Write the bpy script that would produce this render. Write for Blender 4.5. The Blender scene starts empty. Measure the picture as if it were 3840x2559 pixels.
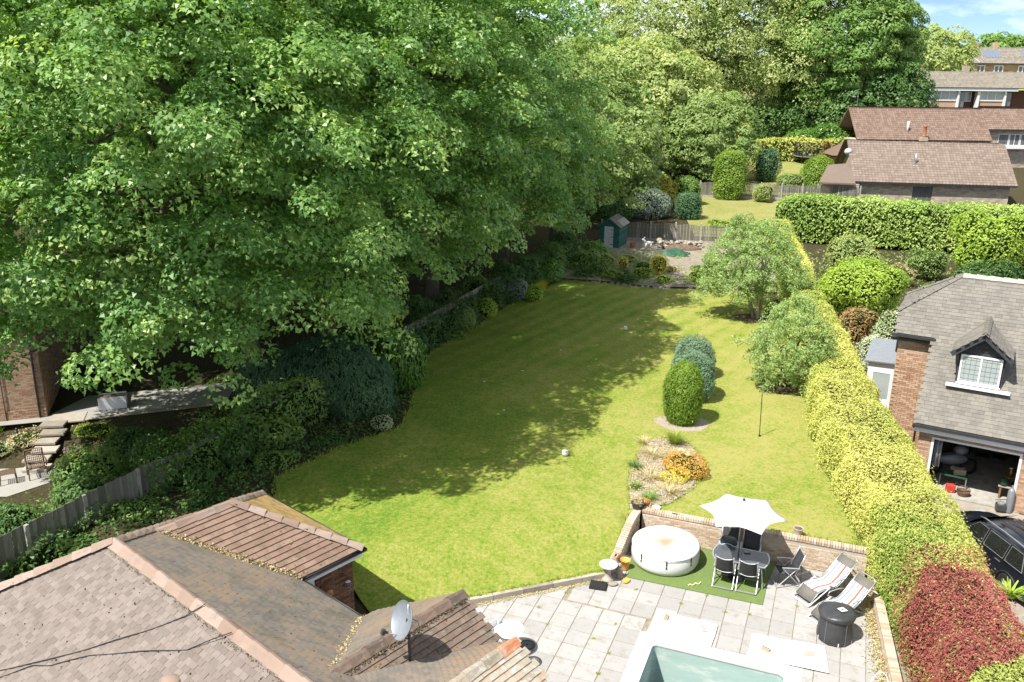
import bpy, math, random
import numpy as np
from mathutils import Vector, Matrix

# ------------------------------------------------------------------ camera, sky, sun, exposure
SC = bpy.context.scene
COL = SC.collection
R = math.radians
PITCH, ROLL, CAM_H = R(17.4175), R(0.6735), 14.215
cam_d = bpy.data.cameras.new('camera')
cam_d.sensor_width = 36.0
cam_d.lens = 36.0 * 3300 / 3840
cam_d.clip_start = 0.1
cam_d.clip_end = 3000
cam = bpy.data.objects.new('camera', cam_d)
COL.objects.link(cam)
_f = Vector((0, math.cos(PITCH), -math.sin(PITCH)))
_r0 = Vector((1, 0, 0)); _u0 = Vector((0, math.sin(PITCH), math.cos(PITCH)))
_r = _r0 * math.cos(ROLL) + _u0 * math.sin(ROLL)
_u = _u0 * math.cos(ROLL) - _r0 * math.sin(ROLL)
cam.matrix_world = Matrix(((_r.x, _u.x, -_f.x, 0), (_r.y, _u.y, -_f.y, 0), (_r.z, _u.z, -_f.z, CAM_H), (0, 0, 0, 1)))
SC.camera = cam

SUN_EL = R(57.0)
SUN_AZ = R(232.0)          # clockwise from +Y; the sun stands behind and to the left of the viewer
wd = bpy.data.worlds.new('World'); SC.world = wd; wd.use_nodes = True
nt = wd.node_tree; nt.nodes.clear()
def wn(t): return nt.nodes.new(t)
sky = wn('ShaderNodeTexSky'); sky.sky_type = 'NISHITA'; sky.sun_disc = False
sky.sun_elevation = SUN_EL; sky.sun_rotation = SUN_AZ
sky.air_density = 0.42; sky.dust_density = 0.2; sky.ozone_density = 3.0
tc = wn('ShaderNodeTexCoord'); mp = wn('ShaderNodeMapping'); mp.inputs['Scale'].default_value = (1.6, 1.6, 5.0); mp.inputs['Location'].default_value = (2, 13, 1)
nz = wn('ShaderNodeTexNoise'); nz.inputs['Scale'].default_value = 2.6; nz.inputs['Detail'].default_value = 7; nz.inputs['Roughness'].default_value = .6
rp = wn('ShaderNodeValToRGB'); rp.color_ramp.elements[0].position = .42; rp.color_ramp.elements[1].position = .72
rp.color_ramp.elements[1].color = (.92, .92, .92, 1)
mx = wn('ShaderNodeMix'); mx.data_type = 'RGBA'
mx.inputs[7].default_value = (14.5, 14.8, 15.2, 1)  # bright cloud added, mostly out of view, to lift the ambient fill
bg = wn('ShaderNodeBackground'); bg.inputs['Strength'].default_value = 0.066
ow = wn('ShaderNodeOutputWorld')
L = nt.links.new
L(tc.outputs['Generated'], mp.inputs['Vector']); L(mp.outputs[0], nz.inputs['Vector']); L(nz.outputs['Fac'], rp.inputs['Fac'])
L(rp.outputs['Color'], mx.inputs[0]); L(sky.outputs[0], mx.inputs[6]); L(mx.outputs[2], bg.inputs['Color']); L(bg.outputs[0], ow.inputs[0])

sun_d = bpy.data.lights.new('sun', 'SUN'); sun_d.energy = 3.6; sun_d.angle = R(0.53); sun_d.color = (1.0, .955, .88)
sun = bpy.data.objects.new('sun', sun_d); COL.objects.link(sun)
_sd = Vector((math.sin(SUN_AZ) * math.cos(SUN_EL), math.cos(SUN_AZ) * math.cos(SUN_EL), math.sin(SUN_EL)))
sun.rotation_euler = _sd.to_track_quat('Z', 'Y').to_euler()
sun.location = (-20, -20, 60)
SC.view_settings.view_transform = 'Standard'
SC.view_settings.look = 'None'
SC.view_settings.exposure = 1.32
SC.view_settings.gamma = 1.0
SC.render.engine = 'CYCLES'
SC.cycles.max_bounces = 4
SC.cycles.diffuse_bounces = 2
SC.cycles.glossy_bounces = 2
SC.cycles.transmission_bounces = 2
SC.cycles.caustics_reflective = False
SC.cycles.caustics_refractive = False
SC.cycles.transparent_max_bounces = 8

# ------------------------------------------------------------------ helpers
def rng_(seed): return np.random.default_rng(seed)

def snoise(P, s=1.0, seed=0):
    """cheap smooth noise in about -1..1, vectorised"""
    P = np.asarray(P, float) * s
    r = np.random.default_rng(1000 + seed)
    out = np.zeros(P.shape[0])
    for k in range(6):
        d = r.normal(size=3); d /= np.linalg.norm(d)
        f = 1.0 + .9 * k * .6
        out += np.sin(P @ d * f + r.uniform(0, 6.28)) / (1 + .35 * k)
    return out / 2.6

def tagp(o, label=None, cat=None, group=None, kind=None):
    if label: o['label'] = label
    if cat: o['category'] = cat
    if group: o['group'] = group
    if kind: o['kind'] = kind
    return o

def thing(name, label, cat, loc=(0, 0, 0), rz=0.0, group=None, scale=1.0):
    o = bpy.data.objects.new(name, None); COL.objects.link(o)
    o.location = loc; o.rotation_euler = (0, 0, rz); o.scale = (scale,) * 3
    o.empty_display_size = .2
    return tagp(o, label, cat, group)

def link_mesh(name, me, mats, parent=None):
    o = bpy.data.objects.new(name, me); COL.objects.link(o)
    if mats is not None and len(me.materials) == 0:
        for m in (mats if isinstance(mats, (list, tuple)) else [mats]): me.materials.append(m)
    if parent: o.parent = parent
    return o

def copy_tree(o, parent=None):
    c = o.copy(); COL.objects.link(c); c.parent = parent
    for ch in list(o.children): copy_tree(ch, c)
    return c

class MB:
    def __init__(s): s.v = []; s.f = []; s.m = []; s.t = []
    def add(s, vs, fs, m=0, tint=None):
        b = len(s.v); s.v += [tuple(map(float, p)) for p in vs]
        s.f += [tuple(b + i for i in f) for f in fs]; s.m += [m] * len(fs)
        s.t += [random.random() if tint is None else tint] * len(fs); return s
    def box(s, x0, x1, y0, y1, z0, z1, m=0, tint=None, skip=()):
        vs = [(x0, y0, z0), (x1, y0, z0), (x1, y1, z0), (x0, y1, z0), (x0, y0, z1), (x1, y0, z1), (x1, y1, z1), (x0, y1, z1)]
        fs = dict(b=(0, 3, 2, 1), t=(4, 5, 6, 7), f=(0, 1, 5, 4), k=(2, 3, 7, 6), l=(3, 0, 4, 7), r=(1, 2, 6, 5))
        return s.add(vs, [fs[k] for k in fs if k not in skip], m, tint)
    def obox(s, c, a, b, d, m=0, tint=None):
        """box from centre and three half-axis vectors"""
        c, a, b, d = (Vector(q) for q in (c, a, b, d))
        vs = [c + i * a + j * b + k * d for k in (-1, 1) for (i, j) in ((-1, -1), (1, -1), (1, 1), (-1, 1))]
        return s.add(vs, [(0, 3, 2, 1), (4, 5, 6, 7), (0, 1, 5, 4), (2, 3, 7, 6), (3, 0, 4, 7), (1, 2, 6, 5)], m, tint)
    def bar(s, p, q, w, h, up=(0, 0, 1), m=0):
        p, q = Vector(p), Vector(q); d = q - p; x = d.normalized(); up = Vector(up)
        if abs(x.dot(up)) > .98: up = Vector((1, 0, 0))
        y = up.cross(x).normalized(); z = x.cross(y)
        return s.obox((p + q) / 2, d / 2, y * w / 2, z * h / 2, m)
    def tube(s, pts, rad, n=6, m=0, caps=True):
        pts = [Vector(p) for p in pts]; k = len(pts)
        rs = rad if isinstance(rad, (list, tuple)) else [rad] * k
        vs = []; prev = None
        for i, p in enumerate(pts):
            t = (pts[min(i + 1, k - 1)] - pts[max(i - 1, 0)])
            if t.length < 1e-9: t = Vector((0, 0, 1))
            t.normalize()
            if prev is None:
                a = Vector((0, 0, 1)) if abs(t.z) < .9 else Vector((1, 0, 0))
                x = t.cross(a).normalized()
            else:
                x = (prev - t * prev.dot(t)).normalized()
            prev = x; y = t.cross(x)
            for j in range(n):
                an = 2 * math.pi * j / n
                vs.append(p + (x * math.cos(an) + y * math.sin(an)) * rs[i])
        fs = []
        for i in range(k - 1):
            for j in range(n):
                j2 = (j + 1) % n
                fs.append((i * n + j, i * n + j2, (i + 1) * n + j2, (i + 1) * n + j))
        if caps: fs.append(tuple(range(n))[::-1]); fs.append(tuple((k - 1) * n + j for j in range(n)))
        return s.add(vs, fs, m)
    def lathe(s, prof, n=16, c=(0, 0, 0), m=0, sx=1, sy=1, cap=True):
        vs = []; k = len(prof)
        for r, z in prof:
            for j in range(n):
                a = 2 * math.pi * j / n
                vs.append((c[0] + r * sx * math.cos(a), c[1] + r * sy * math.sin(a), c[2] + z))
        fs = [(i * n + j, i * n + (j + 1) % n, (i + 1) * n + (j + 1) % n, (i + 1) * n + j) for i in range(k - 1) for j in range(n)]
        if cap:
            fs.append(tuple(range(n))[::-1]); fs.append(tuple((k - 1) * n + j for j in range(n)))
        return s.add(vs, fs, m)
    def prism(s, poly, z0, z1, m=0):
        n = len(poly)
        a = sum(poly[i][0] * poly[(i + 1) % n][1] - poly[(i + 1) % n][0] * poly[i][1] for i in range(n))
        if a < 0: poly = poly[::-1]
        vs = [(x, y, z0) for x, y in poly] + [(x, y, z1) for x, y in poly]
        fs = [tuple(range(n))[::-1], tuple(range(n, 2 * n))] + [(i, (i + 1) % n, n + (i + 1) % n, n + i) for i in range(n)]
        return s.add(vs, fs, m)
    def sphere(s, c, r, n=10, k=6, m=0, sc=(1, 1, 1)):
        vs = [(c[0], c[1], c[2] - r * sc[2])]
        for i in range(1, k):
            ph = math.pi * i / k - math.pi / 2
            for j in range(n):
                a = 2 * math.pi * j / n
                vs.append((c[0] + r * sc[0] * math.cos(ph) * math.cos(a), c[1] + r * sc[1] * math.cos(ph) * math.sin(a), c[2] + r * sc[2] * math.sin(ph)))
        vs.append((c[0], c[1], c[2] + r * sc[2])); top = len(vs) - 1
        fs = [(0, 1 + (j + 1) % n, 1 + j) for j in range(n)]
        for i in range(k - 2):
            b = 1 + i * n
            fs += [(b + j, b + (j + 1) % n, b + n + (j + 1) % n, b + n + j) for j in range(n)]
        b = 1 + (k - 2) * n
        fs += [(b + j, b + (j + 1) % n, top) for j in range(n)]
        return s.add(vs, fs, m)
    def mesh(s, name, smooth=False):
        me = bpy.data.meshes.new(name); me.from_pydata(s.v, [], s.f)
        if any(s.m): me.polygons.foreach_set('material_index', s.m)
        if smooth: me.polygons.foreach_set('use_smooth', [True] * len(s.f))
        at = me.attributes.new('tint', 'FLOAT', 'FACE'); at.data.foreach_set('value', s.t)
        me.update(); return me
    def build(s, name, mats, parent=None, smooth=False, bevel=0, **tags):
        o = link_mesh(name, s.mesh(name, smooth), mats, parent)
        if bevel:
            b = o.modifiers.new('bevel', 'BEVEL'); b.width = bevel; b.segments = 2; b.limit_method = 'ANGLE'; b.angle_limit = R(40)
        return tagp(o, **tags)

def smooth_by_angle(o, deg=40):
    me = o.data
    me.polygons.foreach_set('use_smooth', [True] * len(me.polygons))
    try: me.set_sharp_from_angle(angle=R(deg))
    except Exception: pass
    return o

def inst(name, me, parent, M=None, loc=None, rot=None, scale=None):
    """a piece that shares mesh data"""
    o = bpy.data.objects.new(name, me); COL.objects.link(o); o.parent = parent
    if M is not None: o.matrix_local = M
    else:
        if loc is not None: o.location = loc
        if rot is not None: o.rotation_euler = rot
        if scale is not None: o.scale = scale
    return o
# ------------------------------------------------------------------ materials
def newmat(name):
    m = bpy.data.materials.new(name); m.use_nodes = True
    t = m.node_tree; t.nodes.clear()
    return m, t, t.nodes.new, t.links.new

def ramp(N, stops):
    r = N('ShaderNodeValToRGB'); e = r.color_ramp.elements
    while len(e) < len(stops): e.new(.5)
    for el, (p, c) in zip(e, stops): el.position = p; el.color = (c[0], c[1], c[2], 1)
    return r

def tintval(t, N, Lk, w_noise=0.0, scale=1.0):
    """per face tint attribute plus per object random, wrapped to 0..1"""
    a = N('ShaderNodeAttribute'); a.attribute_name = 'tint'
    oi = N('ShaderNodeObjectInfo')
    s = N('ShaderNodeMath'); s.operation = 'ADD'; Lk(a.outputs['Fac'], s.inputs[0]); Lk(oi.outputs['Random'], s.inputs[1])
    f = N('ShaderNodeMath'); f.operation = 'FRACT'; Lk(s.outputs[0], f.inputs[0])
    return f.outputs[0]

def mk(name, c1, c2=None, scale=4.0, rough=.8, bump=0.0, bscale=40.0, spec=.3, metal=0.0, tint=0.0, stops=None, detail=6, c3=None, s3=.7, coat=0.0, stretch=(1, 1, 1), bdist=.02, objc=False):
    """surface with noise-mixed colours, optional per-piece tint, fine bump and stains"""
    dim = lambda c: None if c is None else tuple(v * (.80 if max(c) < .66 else .86) for v in c)
    c1, c2, c3 = dim(c1), dim(c2), dim(c3)
    if stops: stops = [(p, dim(c)) for p, c in stops]
    m, t, N, Lk = newmat(name)
    out = N('ShaderNodeOutputMaterial'); b = N('ShaderNodeBsdfPrincipled')
    b.inputs['Roughness'].default_value = rough; b.inputs['Metallic'].default_value = metal
    b.inputs['Specular IOR Level'].default_value = spec
    if coat: b.inputs['Coat Weight'].default_value = coat; b.inputs['Coat Roughness'].default_value = .08
    Lk(b.outputs[0], out.inputs[0])
    g = N('ShaderNodeTexCoord') if objc else N('ShaderNodeNewGeometry')
    pos = g.outputs['Object'] if objc else g.outputs['Position']
    mpn = N('ShaderNodeMapping'); mpn.inputs['Scale'].default_value = stretch; Lk(pos, mpn.inputs['Vector']); pos = mpn.outputs[0]
    n1 = N('ShaderNodeTexNoise'); n1.inputs['Scale'].default_value = scale; n1.inputs['Detail'].default_value = detail; n1.inputs['Roughness'].default_value = .62
    Lk(pos, n1.inputs['Vector'])
    if stops is None: stops = [(.3, c1), (.7, c2 or c1)]
    r = ramp(N, stops)
    fac = n1.outputs['Fac']
    if tint:
        tv = tintval(t, N, Lk)
        mxx = N('ShaderNodeMix'); mxx.data_type = 'FLOAT'; mxx.inputs[0].default_value = tint
        Lk(fac, mxx.inputs[2]); Lk(tv, mxx.inputs[3]); fac = mxx.outputs[0]
    Lk(fac, r.inputs['Fac']); col = r.outputs['Color']
    if c3 is not None:
        n3 = N('ShaderNodeTexNoise'); n3.inputs['Scale'].default_value = scale * s3; n3.inputs['Detail'].default_value = 8; n3.inputs['Roughness'].default_value = .7
        of = N('ShaderNodeVectorMath'); of.operation = 'ADD'; of.inputs[1].default_value = (31.7, 12.1, 5.3); Lk(pos, of.inputs[0]); Lk(of.outputs[0], n3.inputs['Vector'])
        r3 = ramp(N, [(.52, (0, 0, 0)), (.68, (1, 1, 1))]); Lk(n3.outputs['Fac'], r3.inputs['Fac'])
        mc = N('ShaderNodeMix'); mc.data_type = 'RGBA'; Lk(r3.outputs['Color'], mc.inputs[0]); Lk(col, mc.inputs[6]); mc.inputs[7].default_value = (*c3, 1)
        col = mc.outputs[2]
    Lk(col, b.inputs['Base Color'])
    if bump:
        n2 = N('ShaderNodeTexNoise'); n2.inputs['Scale'].default_value = bscale; n2.inputs['Detail'].default_value = 5
        Lk(pos, n2.inputs['Vector'])
        bp = N('ShaderNodeBump'); bp.inputs['Strength'].default_value = bump; bp.inputs['Distance'].default_value = bdist
        Lk(n2.outputs['Fac'], bp.inputs['Height']); Lk(bp.outputs[0], b.inputs['Normal'])
    return m

def leafmat(name, stops, transl=.35, rough=.5, spec=.25, tsat=1.25, k=1.0):
    stops = [(p, tuple(v * k for v in c)) for p, c in stops]
    m, t, N, Lk = newmat(name)
    out = N('ShaderNodeOutputMaterial'); b = N('ShaderNodeBsdfPrincipled')
    b.inputs['Roughness'].default_value = rough; b.inputs['Specular IOR Level'].default_value = spec
    a = N('ShaderNodeAttribute'); a.attribute_name = 'tint'
    r = ramp(N, stops); Lk(a.outputs['Fac'], r.inputs['Fac'])
    Lk(r.outputs['Color'], b.inputs['Base Color'])
    tr = N('ShaderNodeBsdfTranslucent')
    mu = N('ShaderNodeMix'); mu.data_type = 'RGBA'; mu.blend_type = 'MULTIPLY'; mu.inputs[0].default_value = 1.0
    Lk(r.outputs['Color'], mu.inputs[6]); mu.inputs[7].default_value = (1.25 * tsat, 1.35 * tsat, .6, 1)
    Lk(mu.outputs[2], tr.inputs['Color'])
    ms = N('ShaderNodeMixShader'); ms.inputs[0].default_value = transl
    Lk(b.outputs[0], ms.inputs[1]); Lk(tr.outputs[0], ms.inputs[2]); Lk(ms.outputs[0], out.inputs[0])
    return m

def lawnmat(name, dark, mid, dry, k=.69, stripe=0.0, sdir=(1, 0), swid=.55, dryamt=.5, patch=.45):
    m, t, N, Lk = newmat(name)
    out = N('ShaderNodeOutputMaterial'); b = N('ShaderNodeBsdfPrincipled'); b.inputs['Roughness'].default_value = .8; b.inputs['Specular IOR Level'].default_value = .12
    g = N('ShaderNodeNewGeometry'); pos = g.outputs['Position']
    def noise(sc, det=5, rgh=.6, off=0):
        n = N('ShaderNodeTexNoise'); n.inputs['Scale'].default_value = sc; n.inputs['Detail'].default_value = det; n.inputs['Roughness'].default_value = rgh
        o = N('ShaderNodeVectorMath'); o.operation = 'ADD'; o.inputs[1].default_value = (off, off * .7, 0); Lk(pos, o.inputs[0]); Lk(o.outputs[0], n.inputs['Vector'])
        return n.outputs['Fac']
    def math2(op, a, bb):
        n = N('ShaderNodeMath'); n.operation = op
        for i, q in enumerate((a, bb)):
            if isinstance(q, (int, float)): n.inputs[i].default_value = q
            else: Lk(q, n.inputs[i])
        return n.outputs[0]
    big = noise(patch, 4, .55); med = noise(2.4, 5, .65, 9.0); fine = noise(10.0, 5, .75, 3.0)
    dark, mid, dry = (tuple(v * k for v in c) for c in (dark, mid, dry))
    val = math2('ADD', math2('MULTIPLY', big, .55), math2('ADD', math2('MULTIPLY', med, .45), math2('MULTIPLY', math2('SUBTRACT', fine, .5), 1.35)))
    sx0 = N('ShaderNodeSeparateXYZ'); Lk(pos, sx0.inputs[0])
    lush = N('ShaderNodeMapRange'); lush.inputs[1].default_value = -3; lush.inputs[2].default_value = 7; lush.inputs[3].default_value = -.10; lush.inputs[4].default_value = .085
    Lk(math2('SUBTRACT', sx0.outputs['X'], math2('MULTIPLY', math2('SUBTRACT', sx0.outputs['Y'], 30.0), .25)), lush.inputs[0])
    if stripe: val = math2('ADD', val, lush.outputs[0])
    if stripe:
        sx = N('ShaderNodeSeparateXYZ'); Lk(pos, sx.inputs[0])
        proj = math2('ADD', math2('MULTIPLY', sx.outputs['X'], sdir[0]), math2('MULTIPLY', sx.outputs['Y'], sdir[1]))
        proj = math2('ADD', proj, math2('MULTIPLY', math2('SUBTRACT', noise(.35, 2, .5, 5.0), .5), .8))
        sn = math2('SINE', math2('MULTIPLY', proj, math.pi / swid), 0.0)
        far = N('ShaderNodeMapRange'); far.inputs[1].default_value = 33; far.inputs[2].default_value = 46; Lk(sx.outputs['Y'], far.inputs[0])
        val = math2('ADD', val, math2('MULTIPLY', math2('MULTIPLY', sn, stripe), math2('ADD', far.outputs[0], .15)))
    r = ramp(N, [(.24, dark), (.44, mid), (.44 + .36 * (1.15 - dryamt), dry)])
    Lk(val, r.inputs['Fac']); Lk(r.outputs['Color'], b.inputs['Base Color'])
    bp = N('ShaderNodeBump'); bp.inputs['Strength'].default_value = .7; bp.inputs['Distance'].default_value = .05
    Lk(math2('ADD', noise(18.0, 4, .75, 2.0), math2('MULTIPLY', noise(60.0, 2, .7, 4.0), .6)), bp.inputs['Height']); Lk(bp.outputs[0], b.inputs['Normal'])
    Lk(b.outputs[0], out.inputs[0])
    return m

M = {}
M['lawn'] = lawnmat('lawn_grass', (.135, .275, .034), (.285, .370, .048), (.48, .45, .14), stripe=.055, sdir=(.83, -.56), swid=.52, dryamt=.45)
M['lawn_dry'] = lawnmat('dry_grass', (.20, .25, .05), (.31, .32, .09), (.39, .36, .15), k=.76, dryamt=.6)
M['turf'] = mk('artificial_turf', (.145, .215, .065), (.20, .275, .09), 14, .85, .5, 160, .15)
M['ground'] = mk('meadow', (.07, .10, .025), (.15, .17, .05), .6, .9, .5, 6, .1, c3=(.18, .15, .09))
M['soil'] = mk('soil', (.12, .085, .055), (.24, .18, .12), 5, .95, .9, 18, .1, c3=(.30, .25, .18), s3=1.6, bdist=.06)
M['soil_pale'] = mk('dusty_soil', (.26, .22, .17), (.40, .35, .28), 3, .95, .9, 14, .1, c3=(.18, .17, .09), s3=1.2, bdist=.06)
M['soil_dark'] = mk('leafy_soil', (.045, .035, .02), (.10, .085, .045), 6, .95, .9, 18, .1, c3=(.07, .09, .03), s3=1.6, bdist=.06)
M['bed_soil'] = mk('dry_bed_soil', (.34, .28, .20), (.52, .45, .35), 7, .95, .9, 20, .1, c3=(.24, .20, .12), s3=1.4, bdist=.05)
M['gravel'] = mk('gravel', (.36, .30, .22), (.55, .48, .38), 30, .9, .8, 60, .15, c3=(.25, .2, .13), s3=.3)
M['slab'] = mk('concrete_slab', (.375, .365, .35), (.45, .44, .425), 2.2, .85, .35, 70, .2, tint=.45, c3=(.335, .31, .27), s3=1.7)
M['joint'] = mk('joint_sand', (.27, .235, .175), (.40, .35, .27), 9, .95, .5, 60, .1, c3=(.13, .15, .05), s3=.5)
M['slab_shade'] = mk('old_concrete', (.34, .33, .30), (.46, .44, .40), 3, .85, .3, 60, .2, tint=.5)
M['stone'] = mk('stone', (.30, .26, .21), (.50, .45, .38), 4, .9, .7, 25, .15, tint=.5)
M['brick_buff'] = mk('buff_brick', None, None, 6, .9, .4, 60, .15, tint=.7, stops=[(.1, (.46, .32, .21)), (.5, (.645, .51, .38)), (.9, (.655, .58, .47))])
M['brick_red'] = mk('red_brick', None, None, 6, .9, .4, 60, .15, tint=.75, stops=[(.1, (.37, .21, .125)), (.5, (.52, .335, .22)), (.9, (.60, .43, .31))])
M['brick_brown'] = mk('brown_brick', None, None, 6, .9, .4, 60, .15, tint=.75, stops=[(.1, (.13, .065, .038)), (.5, (.20, .105, .062)), (.9, (.28, .15, .09))])
M['brick_pale'] = mk('pale_brick', None, None, 6, .9, .4, 60, .15, tint=.75, stops=[(.1, (.36, .30, .23)), (.5, (.50, .43, .34)), (.9, (.60, .53, .43))])
M['mortar'] = mk('mortar', (.50, .44, .36), (.60, .54, .46), 8, .95, .4, 80, .1)
M['mortar_dark'] = mk('grey_mortar', (.30, .24, .18), (.42, .34, .26), 8, .95, .4, 80, .1)
M['tile_pink'] = mk('clay_tile', None, None, 3, .85, .35, 45, .15, tint=.6, stops=[(.1, (.175, .145, .124)), (.5, (.235, .197, .171)), (.9, (.285, .244, .215))], c3=(.20, .175, .15), s3=2.2)
M['tile_ridge'] = mk('ridge_tile', None, None, 3, .8, .35, 45, .2, tint=.6, stops=[(.15, (.275, .19, .145)), (.5, (.355, .26, .205)), (.85, (.40, .315, .265))], c3=(.25, .215, .18), s3=1.2)
M['tile_dark'] = mk('mossy_tile', None, None, 0.55, .9, .45, 40, .1, tint=.22, stops=[(.3, (.160, .148, .132)), (.48, (.225, .198, .168)), (.64, (.29, .215, .150))], c3=(.15, .14, .115), s3=1.5)
M['tile_mossy'] = mk('yellow_moss_tile', None, None, 3, .95, .6, 30, .1, tint=.4, stops=[(.2, (.28, .20, .08)), (.5, (.40, .28, .11)), (.8, (.48, .33, .16))], c3=(.20, .16, .07), s3=1.6)
M['tile_brown'] = mk('brown_tile', None, None, 4, .85, .35, 45, .15, tint=.4, stops=[(.15, (.20, .13, .095)), (.5, (.27, .18, .135)), (.85, (.33, .23, .175))], c3=(.17, .14, .10), s3=1.3)
M['tile_porch'] = mk('weathered_tile', None, None, 4, .85, .35, 45, .15, tint=.45, stops=[(.15, (.13, .095, .072)), (.5, (.185, .14, .11)), (.85, (.25, .17, .125))], c3=(.26, .24, .20), s3=1.8)
M['tile_lichen'] = mk('lichen_tile', None, None, 4, .9, .35, 45, .15, tint=.5, stops=[(.15, (.30, .26, .19)), (.5, (.44, .39, .31)), (.85, (.40, .25, .15))], c3=(.62, .60, .55), s3=2.0)
M['tile_orange'] = mk('orange_ridge', (.52, .20, .09), (.62, .29, .15), 3, .8, .3, 40, .2, c3=(.60, .52, .46), s3=2.2)
M['tile_slate'] = mk('grey_plain_tile', None, None, 1.2, .8, .3, 40, .2, tint=.5, stops=[(.1, (.160, .15, .132)), (.5, (.208, .195, .170)), (.9, (.262, .245, .212))], c3=(.26, .238, .20), s3=1.4)
M['tile_far'] = mk('red_pantile', None, None, 2, .85, .2, 20, .15, tint=.6, stops=[(.1, (.172, .115, .088)), (.5, (.225, .157, .123)), (.9, (.28, .202, .163))])
M['tile_far2'] = mk('pale_pantile', None, None, 2, .85, .2, 20, .15, tint=.6, stops=[(.1, (.19, .145, .117)), (.5, (.24, .188, .154)), (.9, (.29, .232, .192))])
M['tile_far3'] = mk('grey_brown_tile', None, None, 1, .85, .2, 20, .15, tint=.6, stops=[(.1, (.20, .178, .140)), (.5, (.255, .23, .185)), (.9, (.30, .275, .225))])
M['moss'] = mk('moss', (.11, .08, .03), (.30, .20, .06), 20, .95, .8, 60, .1)
M['wood_fence'] = mk('weathered_fence', None, None, 5, .9, .5, 40, .1, tint=.7, stops=[(.15, (.165, .158, .135)), (.5, (.255, .245, .21)), (.85, (.36, .35, .305))], stretch=(6, 6, .7), c3=(.15, .18, .08), s3=.4)
M['concrete'] = mk('concrete_post', (.36, .34, .30), (.50, .48, .44), 5, .9, .4, 50, .15, c3=(.28, .27, .20), s3=.6)
M['white'] = mk('white_paint', (.78, .78, .77), (.82, .82, .81), 4, .5, .05, 30, .4)
M['white_pvc'] = mk('white_pvc', (.80, .81, .82), (.84, .84, .85), 4, .35, 0, 30, .5)
M['fabric_white'] = mk('white_canvas', (.80, .795, .78), (.83, .825, .81), 5, .9, .15, 120, .1)
M['tub'] = mk('white_vinyl', (.74, .75, .73), (.80, .80, .785), 3, .5, .15, 10, .4)
M['tub_dirt'] = mk('tub_cover', (.74, .74, .72), (.80, .80, .78), 3, .6, .15, 10, .3)
M['black'] = mk('black_plastic', (.018, .018, .02), (.03, .03, .032), 6, .5, .1, 40, .4)
M['char'] = mk('charcoal_fabric', (.045, .047, .052), (.075, .077, .083), 8, .8, .3, 90, .2)
M['cover'] = mk('black_vinyl_cover', (.035, .037, .04), (.06, .062, .066), 5, .42, .35, 14, .5, bdist=.03)
M['alu'] = mk('grey_metal', (.52, .54, .56), (.62, .63, .65), 6, .38, 0, 40, .5, metal=.55)
M['galv'] = mk('galvanised', (.25, .28, .31), (.31, .335, .365), 7, .5, .1, 40, .5, metal=.3)
M['steel'] = mk('steel', (.55, .56, .58), (.66, .67, .68), 8, .3, 0, 40, .5, metal=.8)
M['dark_metal'] = mk('dark_metal', (.05, .052, .055), (.08, .082, .085), 8, .45, 0, 40, .5, metal=.3)
M['gutter'] = mk('black_gutter', (.03, .03, .032), (.055, .055, .055), 6, .5, .1, 40, .4)
M['terracotta'] = mk('terracotta', (.45, .17, .08), (.56, .25, .13), 8, .85, .3, 50, .2)
M['orange_pl'] = mk('orange_plastic', (.80, .34, .05), (.86, .42, .09), 5, .5, .05, 40, .4)
M['wood'] = mk('brown_wood', (.20, .115, .05), (.33, .20, .09), 4, .7, .3, 40, .2, stretch=(1, 1, 8))
M['wicker'] = mk('brown_wicker', (.13, .08, .05), (.24, .16, .10), 30, .8, .9, 60, .2)
M['glass'] = mk('window_glass', (.10, .12, .13), (.16, .18, .19), 1.2, .06, 0, 40, .8)
M['glass_pale'] = mk('pale_glass', (.36, .42, .42), (.48, .52, .50), .8, .08, 0, 40, .8)
M['glass_table'] = mk('smoked_table_glass', (.075, .082, .09), (.11, .118, .128), 6, .22, .05, 60, .6)
M['pool_teal'] = mk('pool_paint', (.40, .55, .51), (.50, .63, .585), 1.3, .6, .2, 30, .3, c3=(.72, .71, .66), s3=1.0, stretch=(.8, .8, 3.2))
M['pool_blue'] = mk('pool_floor', (.10, .30, .36), (.20, .42, .46), 2.0, .5, .2, 30, .3, c3=(.40, .38, .28), s3=.8)
M['water'] = mk('stale_water', (.035, .13, .15), (.06, .20, .21), 1.5, .05, .05, 8, .6)
M['coping'] = mk('white_coping', (.66, .65, .63), (.74, .73, .71), 3, .75, .15, 40, .2)
M['car'] = mk('black_car_paint', (.012, .014, .022), (.016, .018, .028), 1, .18, 0, 40, .5, coat=1.0)
M['car_glass'] = mk('tinted_glass', (.012, .014, .014), (.02, .022, .022), 1, .03, 0, 40, .9)
M['rubber'] = mk('rubber', (.02, .02, .02), (.035, .035, .035), 12, .85, .3, 60, .2)
M['shed_green'] = mk('green_shed_paint', (.03, .12, .095), (.055, .18, .14), 4, .8, .35, 40, .2, tint=.4)
M['shed_door'] = mk('pale_door', (.55, .58, .58), (.68, .70, .69), 3, .7, .2, 30, .3, c3=(.40, .42, .40))
M['felt'] = mk('roof_felt', (.15, .135, .12), (.26, .235, .21), 4, .9, .4, 40, .1, c3=(.42, .37, .31), s3=.7)
M['tarp'] = mk('green_tarp', (.025, .085, .05), (.045, .14, .085), 4, .45, .3, 14, .4)
M['bark'] = mk('bark', (.11, .085, .06), (.24, .20, .155), 6, .9, .8, 25, .1, stretch=(1, 1, .35), c3=(.12, .14, .06), s3=.5)
M['bark_pale'] = mk('pale_bark', (.30, .27, .22), (.48, .44, .38), 6, .9, .6, 25, .1, stretch=(1, 1, .4))
M['twig'] = mk('twigs', (.05, .042, .022), (.095, .08, .045), 9, .95, .9, 30, .05, bdist=.06)
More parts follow.
